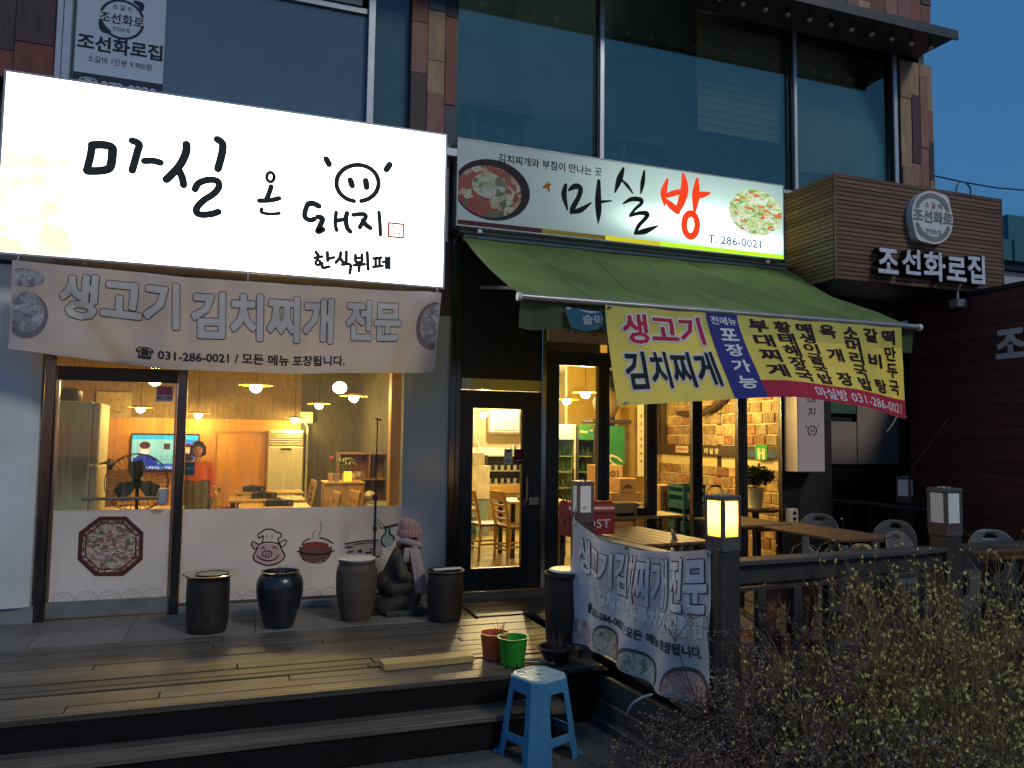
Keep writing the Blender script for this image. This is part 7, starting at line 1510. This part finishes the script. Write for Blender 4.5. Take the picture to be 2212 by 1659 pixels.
for i, (x, s, c) in enumerate(((4.25, .05, (.15, .25, .25)), (4.42, .06, (.5, .5, .45)), (4.56, .045, (.5, .5, .42)))):
    t = thing('kitchen_canister', ['teal canister on the cup rack', 'tall pale canister in the middle of the cup rack', 'short pale canister at the right of the cup rack'][i], 'canister', (x, 5.0, 1.2)); G().lathe([(.001, 0), (s, 0), (s, .14+.03*(i == 1)), (s*.8, .16+.03*(i == 1)), (.001, .17+.03*(i == 1))], (x, 5.0, 1.202), 14).build('body', M('canister%d' % i, c, rough=.35), t, smooth=True); ORG[0] = Vector((0, 0, 0))
tr_ = thing('serving_trolley', 'blue sided serving trolley on castors by the left edge of the door view', 'trolley', (2.98, 3.0, 0)); G().box(2.78, 3.0, 2.9, 3.3, .12, .55, .01).build('body', M('trolley_grey', (.35, .38, .38), rough=.4), tr_); G().box(2.79, 2.99, 2.892, 2.899, .2, .45).build('panel', M('trolley_blue', (.05, .2, .35)), tr_)
for x in (2.82, 2.96): G().cyl((x-.012, 2.95, .05), (x+.012, 2.95, .05), .05, n=14).build('castor', DKM, tr_)
ORG[0] = Vector((0, 0, 0))
table((3.55, 2.3, 0), .8, .6, 'dark legged table beside the two chairs in the door view')
gx = thing('green_box', 'small bright green box on the table in the door view', 'box', (3.42, 2.2, .7)); G().box(3.33, 3.5, 2.1, 2.25, .701, .75, .005).build('body', M('lime_plastic', (.2, .4, .05)), gx); ORG[0] = Vector((0, 0, 0))

# ================================================================ SHRUBS
def stem(g, r, p, d, L, n, r0, curl=.18):
    pts = [Vector(p)]; d = Vector(d).normalized()
    for i in range(n):
        d = (d+Vector((r.uniform(-1, 1), r.uniform(-1, 1), r.uniform(-.6, .8)))*curl).normalized(); pts.append(pts[-1]+d*L/n)
    g.tube(pts, [r0*(1-.7*i/n) for i in range(n+1)], 4, cap=False); return pts, d
TWK = M('forsythia_twig', (.11, .08, .045), rough=.8)
BRK = M('forsythia_bark', (.21, .155, .08), rough=.7, var=.4, scale=20, bump=.2); BUD = M('bud_green', (.66, .62, .17), rough=.5, var=.35, scale=9, bump=0); BRN = M('azalea_bark', (.062, .042, .036), rough=.8, var=.4); LFR = M('azalea_leaf', (.095, .052, .042), rough=.42, var=.6, scale=14, bump=0, spec=.6)
def bud(g, r, p, d, s):
    d = (Vector(d)+Vector((r.uniform(-.5, .5), r.uniform(-.5, .5), .6))).normalized(); x = d.orthogonal().normalized(); y = d.cross(x)
    for k in range(r.choice([3, 4, 5])):
        a = r.uniform(0, 2*pi); o = (x*cos(a)+y*sin(a)); q = (d+o*r.uniform(.2, .9)).normalized(); w = q.cross(o).normalized()*s*.20; L = s*r.uniform(.7, 1.5)
        g.add([p, p+q*L*.45+w, p+q*L, p+q*L*.45-w], [(0, 1, 2, 3)])
def forsythia(c, rad, H, n, seed, lab, bs=.017):
    r = random.Random(seed); t = thing('budding_bush', lab, 'bush', c, 'budding bushes before the fence'); g = G(); b_ = G(); tw_ = G()
    for k in range(n):
        a = r.uniform(0, 2*pi); q = math.sqrt(r.random())*rad; base = Vector((c[0]+q*.7*cos(a), c[1]+q*.45*sin(a), c[2]))
        L = H*r.uniform(.6, 1.12); pts, d = stem(g, r, base, (cos(a)*.6+r.uniform(-.6, .6), sin(a)*.4+r.uniform(-.4, .4), 1.1), L, 7, .0046, .27)
        bud(b_, r, pts[-1], d, bs*1.25)
        for m_ in range(r.choice([4, 5, 6, 7])):
            i = r.randint(2, 6); pt, dd = stem(tw_ if r.random() < .6 else g, r, pts[i], (r.uniform(-1, 1), r.uniform(-1, 1), r.uniform(.3, 1.2)), L*r.uniform(.12, .34), 4, .0024, .34)
            bud(b_, r, pt[-1], dd, bs*1.15)
            for j in (1, 2, 3):
                if r.random() < .18: bud(b_, r, pt[j], dd, bs*.7)
            if r.random() < .5:
                p3_, d3_ = stem(tw_, r, pt[2], (r.uniform(-1, 1), r.uniform(-1, 1), r.uniform(0, 1)), L*.12, 3, .0018, .3); bud(b_, r, p3_[-1], d3_, bs)
        for i in range(2, 7):
            if r.random() < .25: bud(b_, r, pts[i], d, bs*.6)
    g.build('branches', BRK, t, kind='stuff'); tw_.build('twigs', TWK, t, kind='stuff'); b_.build('buds', BUD, t, kind='stuff'); ORG[0] = Vector((0, 0, 0))
def azalea(c, rad, H, n, seed, lab, leaves=7000, ls=.014):
    r = random.Random(seed); t = thing('dark_bush', lab, 'bush', c, 'dark reddish bushes before the fence'); g = G(); l = G()
    tips = []
    for k in range(n):
        a = r.uniform(0, 2*pi); base = Vector((c[0]+.08*cos(a), c[1]+.08*sin(a), c[2])); th = math.sqrt(r.random())*1.25
        pts, d = stem(g, r, base, (sin(th)*cos(a), sin(th)*sin(a)*.8, cos(th)*1.0+.25), H*r.uniform(.7, 1.08)*(1 if th < .7 else rad/H*1.1), 7, .006, .16)
        for m_ in range(6):
            i = r.randint(2, 6); pt, dd = stem(g, r, pts[i], (d+Vector((r.uniform(-1, 1), r.uniform(-1, 1), r.uniform(-.4, .9)))).normalized(), H*r.uniform(.12, .28), 4, .003, .25); tips += [pt[-1], pt[-2], pt[-3], pt[2]]
            for q in range(2): p2, d2 = stem(g, r, pt[r.randint(1, 3)], Vector((r.uniform(-1, 1), r.uniform(-1, 1), r.uniform(-.2, 1))), H*.09, 3, .0018, .3); tips += [p2[-1], p2[-2]]
        tips += pts[3:]
    for k in range(leaves):
        p_ = r.choice(tips)+Vector((r.gauss(0, .013), r.gauss(0, .013), r.gauss(0, .012))); d = Vector((r.uniform(-1, 1), r.uniform(-1, 1), r.uniform(-.3, 1))).normalized(); s = d.orthogonal().normalized()*ls*.32
        L = ls*r.uniform(.7, 1.5); l.add([p_, p_+d*L*.5+s, p_+d*L, p_+d*L*.5-s], [(0, 1, 2, 3)])
    g.build('branches', BRN, t, kind='stuff'); l.build('leaves', LFR, t, kind='stuff'); ORG[0] = Vector((0, 0, 0))
azalea((2.28, -3.82, -.33), .50, .93, 44, 1, 'dark bush with small reddish leaves in front of the grey banner', 13000)
azalea((2.68, -3.74, -.33), .50, .92, 42, 2, 'dark reddish bush under the fence rail, between the banner bush and the buds',  13000)
azalea((2.12, -4.25, -.33), .40, .62, 32, 3, 'low dark bush at the bottom edge, nearest the stool', 7000)
azalea((3.25, -3.62, -.33), .55, .75, 34, 4, 'dark undergrowth bush behind the budding stems', 7000)
azalea((2.55, -4.35, -.33), .45, .72, 34, 5, 'dark bush at the bottom edge under the first budding stems', 8000)
azalea((3.9, -3.62, -.33), .55, .8, 34, 6, 'dark undergrowth bush below the black chair', 7000)
forsythia((2.72, -4.08, -.33), .30, .80, 39, 11, 'leftmost budding bush, low, with yellow green tips')
forsythia((2.98, -3.86, -.33), .34, 1.04, 52, 12, 'tall budding bush below the fence rail')
forsythia((3.30, -3.92, -.33), .34, 1.16, 55, 13, 'tallest budding bush under the large unlit lantern')
forsythia((3.70, -3.85, -.33), .36, 1.18, 57, 14, 'budding bush at the far right edge')
forsythia((2.95, -4.36, -.33), .30, .92, 41, 15, 'front budding bush at the bottom right')
forsythia((3.30, -4.38, -.33), .30, 1.0, 41, 16, 'front budding bush in the bottom right corner')
forsythia((4.15, -3.72, -.33), .34, 1.2, 41, 17, 'budding bush behind the right edge by the black chair')

# ================================================================ everything to full size (the street was laid out in units of 1.1 m)
for o in list(SC.objects):
    if o.parent is None and o.name not in ('camera', 'sun'):
        o.location = o.location*UNIT; o.scale = o.scale*UNIT
